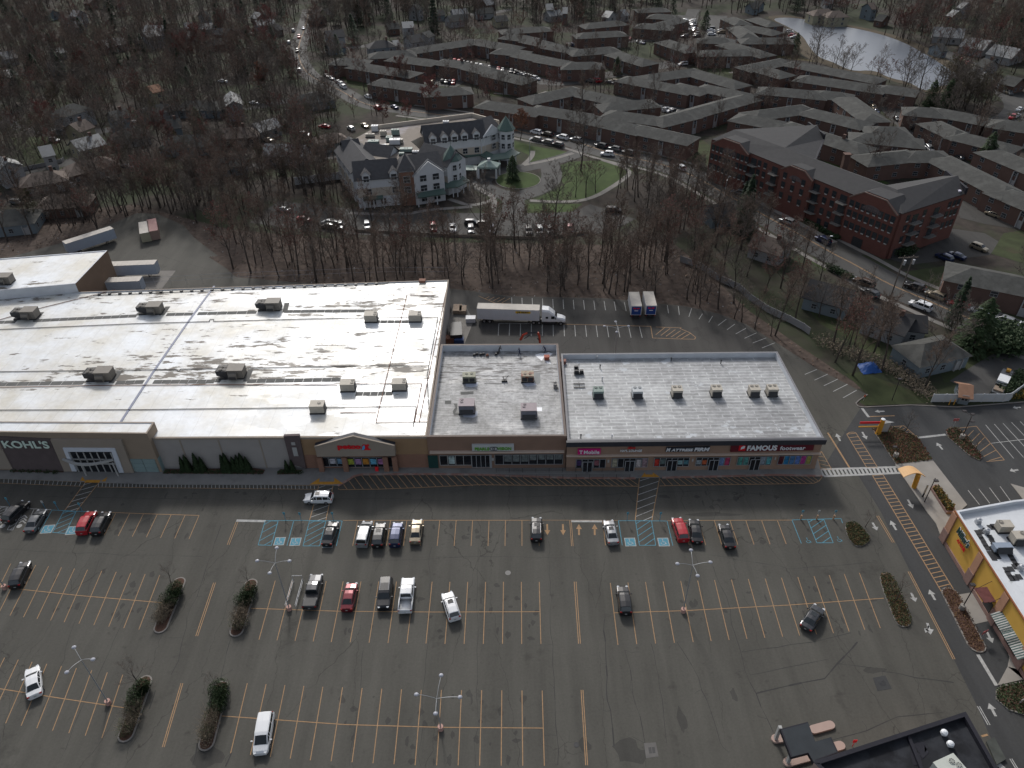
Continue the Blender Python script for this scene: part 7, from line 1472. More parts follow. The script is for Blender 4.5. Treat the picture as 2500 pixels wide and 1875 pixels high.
# houses: ridge ends, width, wall, roof, hip, storeys, label
HS=[(A(460,905),A(625,862),9,M_CRM,M_RL,0,2,'long cream two-storey house with a bright grey roof'),(A(250,945),A(320,932),8,M_SHUT,M_RL,0,2,'white gabled house left of the cream one'),(A(470,1045),A(650,1002),9,M_BRICK,M_RB,1,1,'brick bungalow with two pale hipped bays below the cream house'),(A(190,1115),A(335,1092),9,M_BRICK,M_RB,1,1,'brown roofed brick bungalow beside the bright lawn'),(A(310,1252),A(490,1240),9,M_BRICK,M_RB,1,1,'brick bungalow below the bright lawn'),(A(0,1352),A(120,1340),10,M_BLS,M_RG,1,1,'grey roofed house at the left edge above the yard'),
(A(5,1010),A(50,1042),7,M_SHUT,M_RL,0,2,'white house cut by the left edge'),(A(660,262),A(780,238),9,M_SHUT,M_RL,0,1,'bright roofed white house at the upper left'),(A(920,205),A(1005,190),8,M_SHUT,M_RL,0,2,'white two-storey house right of the bright roof'),(A(875,245),A(950,228),7,M_SHUT,M_RL,0,1,'small white house joined below the two-storey one'),(A(940,162),A(1055,165),8,M_BLS,M_RL,0,2,'pale house behind the two white ones'),(A(405,682),A(480,660),9,M_SHUT,M_RG,1,2,'pale hipped house among bare trees in the left middle'),
(A(700,722),A(800,700),8,M_BLS,M_RG,0,2,'grey blue house with white gable behind bare trees'),(A(930,682),A(1075,662),8,M_SHUT,M_RG,1,1,'low pale house behind the wide bare tree'),(A(950,556),A(1010,542),7,M_CRM,M_RO,0,2,'tan house with an orange roof'),(A(1190,645),A(1370,645),9,M_BLS,M_RG,1,1,'low blue grey house behind the green pine'),(A(1482,590),A(1500,650),6,M_SHUT,M_RL,0,2,'narrow white gable house beside the orange tree'),(A(1100,872),A(1290,862),10,M_BLS,M_RG,1,1,'grey hipped bungalow above the bare thicket'),
(A(1400,825),A(1590,812),9,M_BRICK,M_RB,1,1,'wide brown roofed bungalow in the centre left'),(A(1630,795),A(1760,760),8,M_SHUT,M_RL,0,1,'white walled bungalow right of the brown roofed one'),(A(1710,925),A(1960,932),9,M_SHUT,M_RL,0,1,'long house with a bright wet roof'),(A(1050,775),A(1150,762),8,M_BLS,M_RG,0,1,'blue grey house behind the bare thicket'),(A(760,838),A(880,820),8,M_SHUT,M_RG,1,1,'grey house in shade beyond the cream house'),(A(1380,1015),A(1570,995),8,M_BLS,M_RG,0,1,'dim grey house deep in the bare thicket'),
(A(1930,610),A(2070,590),9,M_BLS,M_RG,1,1,'hipped grey house below the winding road'),(A(1350,252),A(1450,242),8,M_BRICK,M_RG,1,1,'hipped house behind the red trees at the top'),(A(1400,182),A(1480,188),8,M_BRICK,M_RD,0,2,'dark gabled house at the upper centre left'),(A(0,338),A(80,325),9,M_SHUT,M_RL,0,1,'pale roof at the far left edge'),(A(0,462),A(60,445),8,M_SHUT,M_RL,0,1,'small pale roof low at the far left edge'),(A(330,315),A(390,302),7,M_BLS,M_RL,0,1,'small pale roof behind dark conifers'),(A(300,402),A(400,390),8,M_BLS,M_RG,0,1,'grey roof in the dark woods at the left'),
(A(1255,158),A(1370,148),8,M_SHUT,M_RL,0,1,'bright long roof at the top left'),(A(1170,208),A(1250,200),7,M_SHUT,M_RL,0,1,'bright short roof at the top left'),(A(450,800),A(540,768),8,M_CRM,M_RB,0,2,'tan gabled house above the cream one'),(A(1640,132),A(1750,118),8,M_SHUT,M_RL,0,1,'pale roof near the top of the winding road'),(A(2070,865),A(2160,848),8,M_BLS,M_RB,1,1,'brown hipped roof left of the residence'),(A(2100,275),A(2200,262),8,M_BLS,M_RD,0,1,'dark roof right of the winding road'),(A(2090,200),A(2200,190),9,M_SHUT,M_RD,0,2,'dark roofed house near the bright roof glint'),(A(2180,385),B(40,370),8,M_SHUT,M_RG,0,1,'white walled house at the bend of the road'),
(B(300,152),B(370,146),8,M_BRICK,M_RG,0,1,'red brick cottage at the top centre'),(B(400,142),B(465,138),8,M_SHUT,M_RL,0,2,'white cottage right of the red brick one'),(B(430,232),B(510,220),9,M_SHUT,M_RD,0,2,'white house with dark roof and green shutters'),(B(220,262),B(300,255),9,M_BLS,M_RD,1,2,'grey house left of the white one with dark roof'),(B(530,212),B(570,198),7,M_SHUT,M_RG,0,2,'white gabled house beside the tall pine'),(B(690,102),B(780,92),9,M_SHUT,M_RG,0,1,'low white house at the top beside pines'),(B(720,62),B(810,55),8,M_SHUT,M_RL,0,1,'pale house behind the low white one'),
(B(990,105),B(1065,98),8,M_CRM,M_RG,0,1,'small cream house at the top centre'),(B(870,55),B(980,48),8,M_SHUT,M_RG,0,1,'pale house in the woods at the top centre'),(B(1330,72),B(1410,62),8,M_SHUT,M_RL,0,1,'bright house behind bare trunks at the top'),(B(590,68),B(660,62),8,M_BLS,M_RG,0,1,'grey house at the top left of the pines'),(B(340,262),B(370,258),6,M_SHUT,M_RL,0,1,'white garage between parked cars at the top'),
(C(500,1500),C(690,1558),8,M_SHUT,M_RB,0,1,'brown roofed house with white gable beside the avenue'),(C(180,1320),C(330,1300),8,M_BLS,M_RD,0,1,'dark slate roofed house left of the tall conifer'),(F(850,165),F(1120,235),9,M_BLS,M_RD,0,1,'dark roofed house with teal walls behind the bank'),(F(1240,330),F(1500,420),8,M_SHUT,M_RD,0,1,'dark roofed white house beside the avenue bend'),(F(1440,385),F(1580,400),7,M_SHUT,M_RD,0,1,'small dark roofed wing with three windows'),(F(1560,580),F(1720,545),8,M_BLS,M_RG,1,1,'grey roof hidden under the grey bare tree'),(F(1808,838),F(1872,848),4.5,M_BLS,M_RO,0,1,'small pale shed with tan roof behind the white fence'),
(C(880,58),C(960,54),9,M_CRM,M_RB,1,3,'large beige villa on the far shore of the pond'),(C(975,70),C(1035,68),9,M_CRM,M_RB,1,2,'second beige villa beside the large one on the far shore'),(C(1640,172),C(1830,185),12,M_SHUT,M_RL,0,1,'long white roof beyond the pond'),(C(1850,238),C(2000,262),12,M_SHUT,M_RL,0,1,'white roof second along beyond the pond'),(C(2030,285),C(2190,315),12,M_SHUT,M_RL,0,1,'white roof third along beyond the pond'),(C(1960,375),C(2020,390),9,M_SHUT,M_RG,0,1,'grey roofed house beside the far right road'),(C(2110,485),C(2200,505),9,M_BRICK,M_RG,0,1,'brick house beside the far right road')]
for i,(p0,p1,W_,wm_,rm_,hip,st_,lab)in enumerate(HS):
 he=1.9 if W_<5 else(2.9*st_+.3 if 'villa'not in lab else 5);housing('house',lab,'house',p0,p1,W_,he,he+W_*.3,wm_,rm_,bool(hip),1.1,1.2,3.6,st_,'houses among the trees',.42,chimney=i%3==0 and W_>5,door=W_>5)
rs=random.Random(77);k=0
while k<30:
 rg=rs.choice(((0,900,15,75),(1000,1700,-6,30),(1990,2500,8,120),(1700,2500,-8,12),(0,300,-5,45)));x,y=rs.uniform(rg[0],rg[1]),rs.uniform(rg[2],rg[3])
 c=gp((x,y),4)
 if any(inpoly(c,b)for b in BLOCKS)or inpoly(c,[tuple(p)for p in lake]):continue
 dx=rs.uniform(9,20);st_=rs.choice((1,1,2));rm_=rs.choice((M_RL,M_RG,M_RG,M_RB,M_RD,M_RL));wm_=rs.choice((M_SHUT,M_CRM,M_BLS,M_BRICK));he=2.9*st_+.3
 o=housing('house','far house','house',(x-dx/2,y),(x+dx/2,y+rs.uniform(-3,3)),8.5,he,he+2.6,wm_,rm_,False,1.2,1.2,5,st_,'far houses in the woods',.4,door=False)
 o['label']='%s roofed %s house in the far woods, %s scattered toward the top'%({M_RL:'bright',M_RG:'grey',M_RB:'brown',M_RD:'dark'}[rm_],{M_SHUT:'white',M_CRM:'cream',M_BLS:'blue grey',M_BRICK:'brick'}[wm_],ORD[k]);k+=1
# ------------------------------------------------------------------ dark roofed condominium (four wings)
condo=thing('condominium','four-storey red brick condominium with dark roof, gables and balconies','condominium',(0,0,0))
def flatq(px,z):return[gp(p,z)for p in px]
def wing(px,z,hr=None,ridge=None,H=None):
 P=flatq(px,z);w=MB();n=len(P)
 w.prism([(p.x,p.y)for p in P],0,z,0,top=False);w.obj('wall',M_BRICKD,condo)
 BLOCKS.append([(p.x,p.y)for p in P]);return P
ZC=13.0
# front long wall: from left gable to right gable
Q={'a':C(205,895),'b':C(460,985),'c':C(660,1075),'d':C(845,1165),'e':C(1100,1245),'f':C(1430,1375),'g':C(1835,1245),'h':C(1700,1130),'i':C(1330,1190),'j':C(870,1025),'k':C(925,895),'l':C(820,815),'m':C(690,815),'n':C(330,890)}
W_={k:gp(v,ZC)for k,v in Q.items()}
def blockc(keys):
 w=MB();P=[W_[k]for k in keys];w.prism([(p.x,p.y)for p in P],0,ZC,0,top=False);w.obj('wall',M_BRICKD,condo);BLOCKS.append([(p.x,p.y)for p in P])
blockc('abjkln');blockc('befi'+'j');blockc('fghi')
def roofpatch(pts,mat=M_RD,t=.25):
 m=MB();n=len(pts);m.add([tuple(p)for p in pts]+[tuple(p-Vector((0,0,t)))for p in pts],[tuple(range(n)),tuple(range(2*n-1,n-1,-1))]+[(i,i+n,(i+1)%n+n,(i+1)%n)for i in range(n)]);m.obj('roof',mat,condo)
up=Vector((0,0,2.6))
def mid(a,b,t=.5):return W_[a].lerp(W_[b],t)
rg1=mid('a','n',.5).lerp(mid('b','j',.5),.25)+up;rgJ=mid('b','j',.5)+up;rgI=mid('e','i',.5)+up;rgF=mid('f','i',.5)+up;rgG=mid('g','h',.5)+up;rgL=mid('k','l',.5)+up;rgN=mid('a','n',.6).lerp(mid('n','l',.3),.3)+up
roofpatch([W_['b'],W_['e'],rgI,rgJ]);roofpatch([W_['j'],rgJ,rgI,W_['i']][::-1]);roofpatch([W_['a'],W_['b'],rgJ,rgN]);roofpatch([W_['n'],W_['a'],rgN]);roofpatch([rgN,rgL,W_['l'],W_['n']][::-1]);roofpatch([rgN,rgJ,W_['j'],W_['k'],rgL]);roofpatch([rgL,W_['k'],W_['l']])
roofpatch([W_['e'],W_['f'],rgF,rgI]);roofpatch([W_['f'],W_['g'],rgG,rgF]);roofpatch([rgF,rgG,W_['h'],W_['i']]);roofpatch([W_['g'],W_['h'],rgG]);roofpatch([rgI,rgF,W_['i']])
for a,b in(('l','k'),('k','j'),('h','g')):  # parapet copings
 p,q=W_[a],W_[b];d=(q-p).normalized();n_=Vector((-d.y,d.x,0))*.3
 m=MB();m.prism([tuple((p+n_).xy),tuple((q+n_).xy),tuple((q-n_).xy),tuple((p-n_).xy)],ZC-.3,ZC+(1.6 if a!='k'else .1));m.obj('parapet',M_BLKC,condo)
def gable(w,s0,s1,zt,arch=True):
 q=[(s0,0),(s1,0),(s1,ZC-.4),(s1-(s1-s0)*.28,zt),(s0+(s1-s0)*.28,zt),(s0,ZC-.4)]
 wpoly(w,None,.0,.9,M_BRICKD,condo,'gable',q);q2=[(s1+.1,ZC-.4),(s1-(s1-s0)*.27,zt+.1),(s0+(s1-s0)*.27,zt+.1),(s0-.1,ZC-.4),(s0+.2,ZC-.6),(s0+(s1-s0)*.28,zt-.15),(s1-(s1-s0)*.28,zt-.15),(s1-.2,ZC-.6)]
 wpoly(w,None,.9,1.05,M_COPE,condo,'gable_trim',q2);m=MB();c=(s0+s1)/2;rr=(s1-s0)*.14;pts=[(c+rr*1.4*cos(t),ZC-2.2+rr*.8*sin(t))for t in[i*pi/10 for i in range(11)]]
 wpoly(w,None,.9,.97,M_MAU,condo,'arch_panel',pts)
 d=w.n*-7;P=[w.pt(s0+(s1-s0)*.28,zt,.5),w.pt(s1-(s1-s0)*.28,zt,.5),w.pt(s1,ZC-.35,.5),w.pt(s0,ZC-.35,.5)]
 a_,b_,c_,e_=P;roofpatch([a_,b_,b_+d,a_+d]);roofpatch([b_,c_,c_+d*.3,b_+d]);roofpatch([e_,a_,a_+d,e_+d*.3])
def cwin(w,s_list,zs,ac=True,ww=1.2,out=.0):
 for s_ in s_list:
  for z in zs:
   if .5<s_<w.L-.5:inst('window',winmesh(ww,1.5,'ac'),condo,w.M(s_,z,out))
def balcony(w,s_,z,wd=3.6,out=.0):
 m=MB();pts=[(s_-wd/2,out),(s_+wd/2,out),(s_+wd/2-.5,out+1.5),(s_-wd/2+.5,out+1.5)];P=[w.pt(a,0,o)for a,o in pts];m.prism([tuple(p.xy)for p in P],z-.2,z);blc=m.obj('balcony',M_CONC,condo)
 r_=MB();
 for i,j in((1,2),(2,3),(3,0)):
  for zz in(.35,.7,1.05):r_.cyl((P[i].x,P[i].y,z+zz),(P[j].x,P[j].y,z+zz),.035,n=4)
 r_.obj('balcony_rail',M_DARK,blc);dm=MB();wbox(dm,w,s_-1.1,s_+1.1,z,z+2.1,out,out+.06);dm.obj('balcony_door',M_GLASS,condo)
wAB=Wall(W_['a'],W_['b']);wBE=Wall(W_['b'],W_['e']);wEF=Wall(W_['e'],W_['f']);wFG=Wall(W_['f'],W_['g'])
zs=[1.2,4.4,7.6,10.4]
gable(wAB,wAB.L*.08,wAB.L*.98,ZC+1.9);cwin(wAB,[wAB.L*(.12+.105*k)for k in range(9)],zs[1:],out=.9)
s_d=wBE.px(C(665,1075))[0];s_e=wBE.px(C(850,1150))[0];gable(wBE,s_d,s_e+1,ZC+1.4);cwin(wBE,[s_d+(s_e-s_d)*f for f in(.18,.5,.82)],zs[1:],out=.9)
cwin(wBE,[s_d*f for f in(.3,.48)],zs);cwin(wBE,[s_e+(wBE.L-s_e)*f for f in(.42,.62)],zs);[balcony(wBE,s_d*f,z)for f in(.12,.78)for z in(3.6,6.8,9.8)];[balcony(wBE,s_e+(wBE.L-s_e)*f,z)for f in(.16,.86)for z in(3.6,6.8,9.8)]
gable(wEF,wEF.L*.02,wEF.L*.97,ZC+2.2);cwin(wEF,[wEF.L*(.1+.115*k)for k in range(8)],zs[1:],out=.9)
m=MB();wbox(m,wEF,wEF.L*.3,wEF.L*.5,0,2.6,.9,1.0);m.obj('garage_door',M_DARK,condo);m=MB();wbox(m,wFG,wFG.L*.05,wFG.L*.22,0,2.6,0,.1);m.obj('garage_door',M_DARK,condo)
cwin(wFG,[wFG.L*f for f in(.12,.38,.78,.86,.93)],zs[1:]);[balcony(wFG,wFG.L*f,z,4.2)for f in(.24,.58)for z in(3.4,6.4,9.4)]
wJK=Wall(W_['j'],W_['k']);cwin(wJK,[wJK.L*(.15+.16*k)for k in range(6)],zs[1:]);
m=MB();p,q=W_['h'],W_['g'];n_=(W_['i']-W_['h']).normalized();e=Vector((0,0,.65));a=p.lerp(q,.3)+n_*1.2;b=p.lerp(q,.95)+n_*1.2;m.prism([tuple(a.xy),tuple(b.xy),tuple((b+n_*.9).xy),tuple((a+n_*.9).xy)],ZC-.1,ZC+.75);m.obj('roof_gutter',pm('wet_gutter',(.55,.52,.6),.35,.1,1),condo)
m=MB();c=gp(C(1058,1060),4);m.box(c.x-.9,c.x+.9,c.y-.9,c.y+.9,0,7.5);m.box(c.x-1.1,c.x+1.1,c.y-1.1,c.y+1.1,7.5,7.8);o=m.obj('brick_chimney_tower',M_BRICK);o['label']='free standing brick chimney tower on the lawn behind the condominium';o['category']='chimney'
# hedges, entrance stairs
def hedge(label,pts,h,w,mat,n,seed=1,s=.25):
 r_=random.Random(seed);m=MB();P=[gp(p)for p in pts];Ls=[(P[i+1]-P[i]).length for i in range(len(P)-1)]
 for _ in range(n):
  u=r_.random()*sum(Ls);i=0
  while u>Ls[i]and i<len(Ls)-1:u-=Ls[i];i+=1
  p=P[i].lerp(P[i+1],u/Ls[i])+Vector((r_.uniform(-w,w)/2,r_.uniform(-w,w)/2,r_.random()**.6*h));a=Vector((r_.gauss(0,1),r_.gauss(0,1),r_.gauss(0,1))).normalized()*s;b=a.orthogonal().normalized()*s*.7;m.add([p-a,p+b,p+a,p-b],[(0,1,2,3)])
 o=m.obj('hedge',mat);o['label']=label;o['category']='hedge';return o
hedge('clipped hedge along the left lawn of the condominium',(C(120,1080),C(300,1170),C(480,1255),C(570,1225)),1.2,1.4,M_LEAFD,2200,2);hedge('clipped hedge along the right lawn of the condominium',(C(740,1390),C(860,1460),C(1000,1540),C(1130,1510)),1.2,1.4,M_LEAFD,2200,3)
hedge('dark shrubs against the condominium wall, right half',(C(900,1400),C(960,1420),C(1060,1480),C(1120,1500)),2.2,3,M_LEAFD,1400,4,.3);hedge('dark shrubs at the right foot of the condominium',(C(1260,1600),C(1370,1640),C(1480,1630)),2.4,3.5,M_LEAFD,1600,5,.3);hedge('dark shrubs against the condominium wall, left half',(C(380,1110),C(450,1160),C(540,1190)),2,2.5,M_LEAFD,1100,6,.3)
hedge('long dark hedge beside the house drive',(F(950,95),F(1100,170)),1.5,1.8,M_LEAFD,900,7,.25);hedge('dark laurel clump beside the avenue at the right',(F(2000,560),F(2130,590),F(2060,640)),4.5,7,M_LEAFD,3600,8,.4);hedge('low thicket of brush on the bank beside the blue tarpaulin',(F(900,560),F(1050,640),F(1300,720),F(1500,830),F(1600,930)),1.6,4,M_TWIG,2600,9,.2);hedge('round dark shrub row behind the white fence',(F(2060,900),F(2200,800)),2.0,2.5,M_LEAFD,1200,10,.25)
stp=thing('entrance_steps','pale zigzag entrance stairs between planted slopes at the condominium','stairs',(0,0,0))
for q,h in(([C(520,1275),C(580,1245),C(600,1250),C(530,1290)],.9),([C(700,1290),C(735,1330),C(700,1360),C(672,1330)],.7),([C(720,1355),C(760,1330),C(770,1345),C(730,1375)],.9)):m=MB();m.prism([tuple(gp(p).xy)for p in q],0,h);m.obj('stair_wall',M_CONC2,stp)
cp=thing('entrance_canopy','dark flat porch roof over the condominium entrance','porch',(0,0,0));P=[gp(p,3.2)for p in(C(620,1245),C(690,1225),C(745,1245),C(680,1270))];m=MB();m.prism([tuple(p.xy)for p in P],2.9,3.25);m.obj('roof',M_RD,cp)
for p in P:m=MB();m.box(p.x-.15,p.x+.15,p.y-.15,p.y+.15,0,2.9);m.obj('post',M_DARK,cp)
# ------------------------------------------------------------------ white residence with green turrets
M_RESB=pm('residence_beige',(.42,.37,.31),.85,.06,1);M_GT=pm('green_metal_roof',(.075,.115,.1),.5,.12,1.2,stretch=(3,3,.3));M_RS=pm('residence_shingle',(.052,.052,.056),.85,.2,1.0);M_DECK=pm('gravel_deck',(.19,.165,.14),.9,.12,.8,dark=(.27,.25,.25),dthr=.6,dscale=.12);M_BRS=pm('residence_brick',(.19,.1,.07),.9,.1,1)
res=thing('senior_residence','white three-storey residence with dark gabled roofs and green turrets','residence',(0,0,0));ZS=9.6
def Rz(x,y):return(800+x*500/2212,260+y*500/2212)
def rblock(px,z,wall=M_RES,z0=0,name='wall'):
 P=[gp(p,z)for p in px];m=MB();m.prism([(p.x,p.y)for p in P],z0,z,0);m.obj(name,wall,res);BLOCKS.append([(p.x,p.y)for p in P]);return P
deckpx=[Rz(470,250),Rz(1560,110),Rz(1850,190),Rz(1000,330),Rz(900,380),Rz(1060,520),Rz(700,660),Rz(560,640),Rz(200,400)]
core=rblock(deckpx,ZS+.6,M_RESB);m=MB();m.poly([(p.x,p.y,ZS+.615)for p in core]);m.obj('roof_deck',M_DECK,res)
for i in range(3):
 a,b=core[i],core[i+1];d=(b-a).normalized();n_=Vector((-d.y,d.x,0))*.25;m=MB();m.prism([tuple((a+n_).xy),tuple((b+n_).xy),tuple((b-n_).xy),tuple((a-n_).xy)],ZS+.3,ZS+1.9);m.obj('parapet',M_RESB,res)if i!=2 else None
def gwing(p0,p1,W,he,hr,side=1,hip=False,dormers=0,bands=True,roofm=None,gableend=True):
 """gabled wing; p0,p1 eave line pixels nearest the camera at z=he; the wing extends away by W"""
 a,b=gp(p0,he),gp(p1,he);d=(b-a);L=d.length;d.normalize();nn_=Vector((-d.y,d.x,0));
 if nn_.y<0:nn_=-nn_
 if side<0:nn_=-nn_
 c=(a+b)/2+nn_*W/2;rz=atan2(d.y,d.x);M=Matrix.Translation((c.x,c.y,0))@Matrix.Rotation(rz,4,'Z');w,ro=MB(),MB();hipblock(w,ro,L,W,he,hr,.5,hip)
 w.v=[tuple(M@Vector(v))for v in w.v];ro.v=[tuple(M@Vector(v))for v in ro.v];w.obj('wall',M_RES,res);ro.obj('roof',roofm or M_RS,res)
 wl=Wall(a,b)if(b-a).x*1>0 else Wall(b,a)
 BLOCKS.append([tuple((M@Vector((x,y,0)))[:2])for x,y in((-L/2,-W/2),(L/2,-W/2),(L/2,W/2),(-L/2,W/2))])
 if bands:m=MB();wbox(m,wl,0.1,wl.L-.1,3.4,6.2,0,.06);m.obj('beige_band',M_RESB,res)
 return wl
def rwin(w,ss,zs_,ww=1.6,hh=1.8,out=.08):
 for s_ in ss:
  for z in zs_:inst('window',winmesh(ww,hh,'res'),res,w.M(s_,z,out))
def dormer(w,s_,z,wd=2.4):
 m=MB();wbox(m,w,s_-wd/2,s_+wd/2,z-1.2,z+1.2,-2.0,.35);wpoly_=[(s_-wd/2,z+1.2),(s_+wd/2,z+1.2),(s_,z+2.3)];m.obj('dormer',M_RES,res);wpoly(w,None,-2,.36,M_RES,res,'dormer_gable',wpoly_)
 P=[w.pt(s_-wd/2-.3,z+1.05,.6),w.pt(s_,z+2.5,.6),w.pt(s_+wd/2+.3,z+1.05,.6)];bk=w.n*-3.4;m=MB();m.add([tuple(P[0]),tuple(P[1]),tuple(P[1]+bk),tuple(P[0]+bk),tuple(P[2]),tuple(P[2]+bk)],[(0,1,2,3),(1,4,5,2)]);m.obj('dormer_roof',M_RES if False else M_RS,res)
 inst('window',winmesh(1.6,1.8,'res'),res,w.M(s_,z-.9,.37))
wN=gwing(Rz(1060,395),Rz(1700,330),9,9.2,13.6);[dormer(wN,wN.L*f,9.6)for f in(.12,.31,.48,.65,.85)];rwin(wN,[wN.L*f for f in(.12,.31,.48,.65,.85)],(4.2,))
wE=gwing(Rz(1660,340),Rz(1880,270),12,9.2,13.2);wpoly(wE,None,.0,.5,M_RES,res,'gable',[(0,9),(wE.L,9),(wE.L/2,12.8)]);rwin(wE,[wE.L*.55],(4.4,7.4),out=.5)
wS=gwing(Rz(300,800),Rz(760,760),10,9.0,13.0);[dormer(wS,wS.L*f,9.3)for f in(.25,.9)];rwin(wS,[wS.L*f for f in(.28,.9)],(4.2,));rwin(wS,[wS.L*f for f in(.35,.6)],(.9,))
wG=gwing(Rz(920,740),Rz(1245,690),12,9.4,13.4);wpoly(wG,None,.0,.9,M_RES,res,'gable',[(0,0),(wG.L,0),(wG.L,9.3),(wG.L/2,13.2),(0,9.3)]);wpoly(wG,None,.9,1.15,M_SHUT,res,'gable_trim',[(-.5,9.0),(wG.L/2,13.6),(wG.L+.5,9.0),(wG.L+.5,9.5),(wG.L/2,14.1),(-.5,9.5)]);rwin(wG,[wG.L*.3,wG.L*.72],(.9,4.2,7.3),2.0,1.9,out=.95)
wM=gwing(Rz(760,700),Rz(930,690),9,11.0,14.6,hip=True);m=MB();wbox(m,wM,0.1,wM.L-.1,0,10.6,0,.35);m.obj('brick_bay',M_BRS,res);rwin(wM,[wM.L*.5],(4.2,7.4),2.0,2.0,out=.4)
wC=gwing(Rz(960,560),Rz(1290,650),9,9.4,13.0);wL=gwing(Rz(640,600),Rz(360,560),9,9.2,12.8,side=1);
wW=gwing(Rz(85,480),Rz(260,720),10,9.4,13.2,side=1);rwin(wW,[wW.L*f for f in(.2,.5,.8)],(1.0,4.2,7.3));wX=gwing(Rz(210,545),Rz(370,520),9,9.4,13.2);rwin(wX,[wX.L*.5],(4.2,7.2));
[dormer(wX,wX.L*(1.05+.35*k),9.0,1.6)for k in range(3)]
def turret(cx_px,zb,zt,r_,zp):
 c=gp(cx_px,zt);m=MB();m.cyl((c.x,c.y,0),(c.x,c.y,zt),r_,r_,8);m.obj('turret',M_RES,res);m=MB();m.cyl((c.x,c.y,zt-.1),(c.x,c.y,zt+.1),r_+.5,r_+.5,8);m.cyl((c.x,c.y,zt+.1),(c.x,c.y,zp),r_+.5,.05,8);m.cyl((c.x,c.y,zp-.1),(c.x,c.y,zp+1.2),.05,n=4);m.obj('turret_roof',M_GT,res)
 for k in range(8):
  t=(k+.5)*pi/4+pi;
  if sin(t)>.2:continue
  for z in(4.3,7.4):inst('window',winmesh(1.2,1.7,'res'),res,Matrix.Translation((c.x+cos(t)*(r_*.93),c.y+sin(t)*(r_*.93),z))@Matrix.Rotation(t+pi/2,4,'Z'))
turret(Rz(1335,560),0,10.4,3.0,14.6);turret(Rz(1925,240),0,10.4,2.8,14.8)
def porch(px,z,wd):
 P=[gp(p,z)for p in px];r_=MB();C0=[]
 for i in range(len(P)):
  a=P[max(i-1,0)];b=P[min(i+1,len(P)-1)];d=(b-a).normalized();n_=Vector((-d.y,d.x,0));n_=n_ if n_.y>0 else-n_;C0.append(P[i]+n_*wd+Vector((0,0,.9)))
 for i in range(len(P)-1):r_.add([tuple(P[i]),tuple(P[i+1]),tuple(C0[i+1]),tuple(C0[i])],[(0,1,2,3)]);r_.add([tuple(P[i]-Vector((0,0,.3))),tuple(P[i+1]-Vector((0,0,.3))),tuple(P[i+1]),tuple(P[i])],[(0,1,2,3)])
 r_.obj('porch_roof',M_GT,res)
 for i in range(len(P)-1):
  L=(P[i+1]-P[i]).length;k=0
  while k*3.0<L:q=P[i].lerp(P[i+1],k*3.0/L);m=MB();m.box(q.x-.15,q.x+.15,q.y+.2,q.y+.5,0,z-.25);m.obj('porch_column',M_RES,res);k+=1
porch([Rz(1420,555),Rz(1640,525),Rz(1760,580),Rz(1980,555),Rz(2080,500)],3.4,3.5);porch([Rz(1250,880),Rz(1400,870),Rz(1540,800)],3.4,3.2);porch([Rz(975,985),Rz(1280,940)],3.2,2.4);porch([Rz(385,1010),Rz(600,990)],3.2,2.2)
pc=thing('entrance_pavilion','pale green roofed drive-through pavilion before the turreted residence','pavilion',(0,0,0));P=[gp(p,4.0)for p in(Rz(1610,655),Rz(1830,660),Rz(1870,610),Rz(1660,590))];c=sum(P,Vector())/4;m=MB();t_=c+Vector((0,0,1.6))
M_PG=pm('pale_green_roof',(.2,.26,.235),.45,.1,1,stretch=(3,.3,1))
for i in range(4):m.add([tuple(P[i]),tuple(P[(i+1)%4]),tuple(t_)],[(0,1,2)]);m.add([tuple(P[i]-Vector((0,0,.6))),tuple(P[(i+1)%4]-Vector((0,0,.6))),tuple(P[(i+1)%4]),tuple(P[i])],[(0,1,2,3)])
m.obj('roof',M_PG,pc);m=MB();m.box(c.x-.5,c.x+.5,c.y-.5,c.y+.5,5.2,6.2);m.obj('cupola',M_RES,pc)
for p in P:q=p.lerp(c,.12);m=MB();m.box(q.x-.3,q.x+.3,q.y-.3,q.y+.3,0,3.5);m.obj('column',M_RES,pc)
P=[gp(p,3.2)for p in(Rz(1420,680),Rz(1610,685),Rz(1610,640),Rz(1430,625))];m=MB();m.prism([tuple(p.xy)for p in P],2.9,3.2);m.obj('walkway_roof',M_PG,pc)
for p in P:m=MB();m.box(p.x-.15,p.x+.15,p.y-.15,p.y+.15,0,2.9);m.obj('post',M_RES,pc)
ZD=ZS+.62;rz_=random.Random(9)
for i,(x,y,w,d,h)in enumerate(((515,270,2.2,1.6,1.8),(605,320,2.0,1.4,1.6),(735,310,2.6,1.4,1.7),(1280,215,2.0,1.2,1.6),(460,330,3,1,.8),(500,430,3.5,2,1.6),(600,480,2,2,1.6),(640,450,1.6,1.2,1.0),(670,380,2,2,1.4),(730,410,3.5,2,1.5),(790,400,1.5,1.5,1.2),(850,490,4,1.8,.9),(950,505,2,1,.5),(860,580,3,1,.4),(800,530,1.6,1.0,.6))):
 rtu_box('%s unit on the residence roof deck, %s from the top left'%(('pale','olive','grey')[i%3],ORD[i]),Rz(x,y),ZD,w,d,h,(M_TRW,M_RTU2,M_RTU3)[i%3],None,((-.4,.1),(.4,.1))if w>1.9 else(),fr=.28,group='mechanical units on the residence roof')
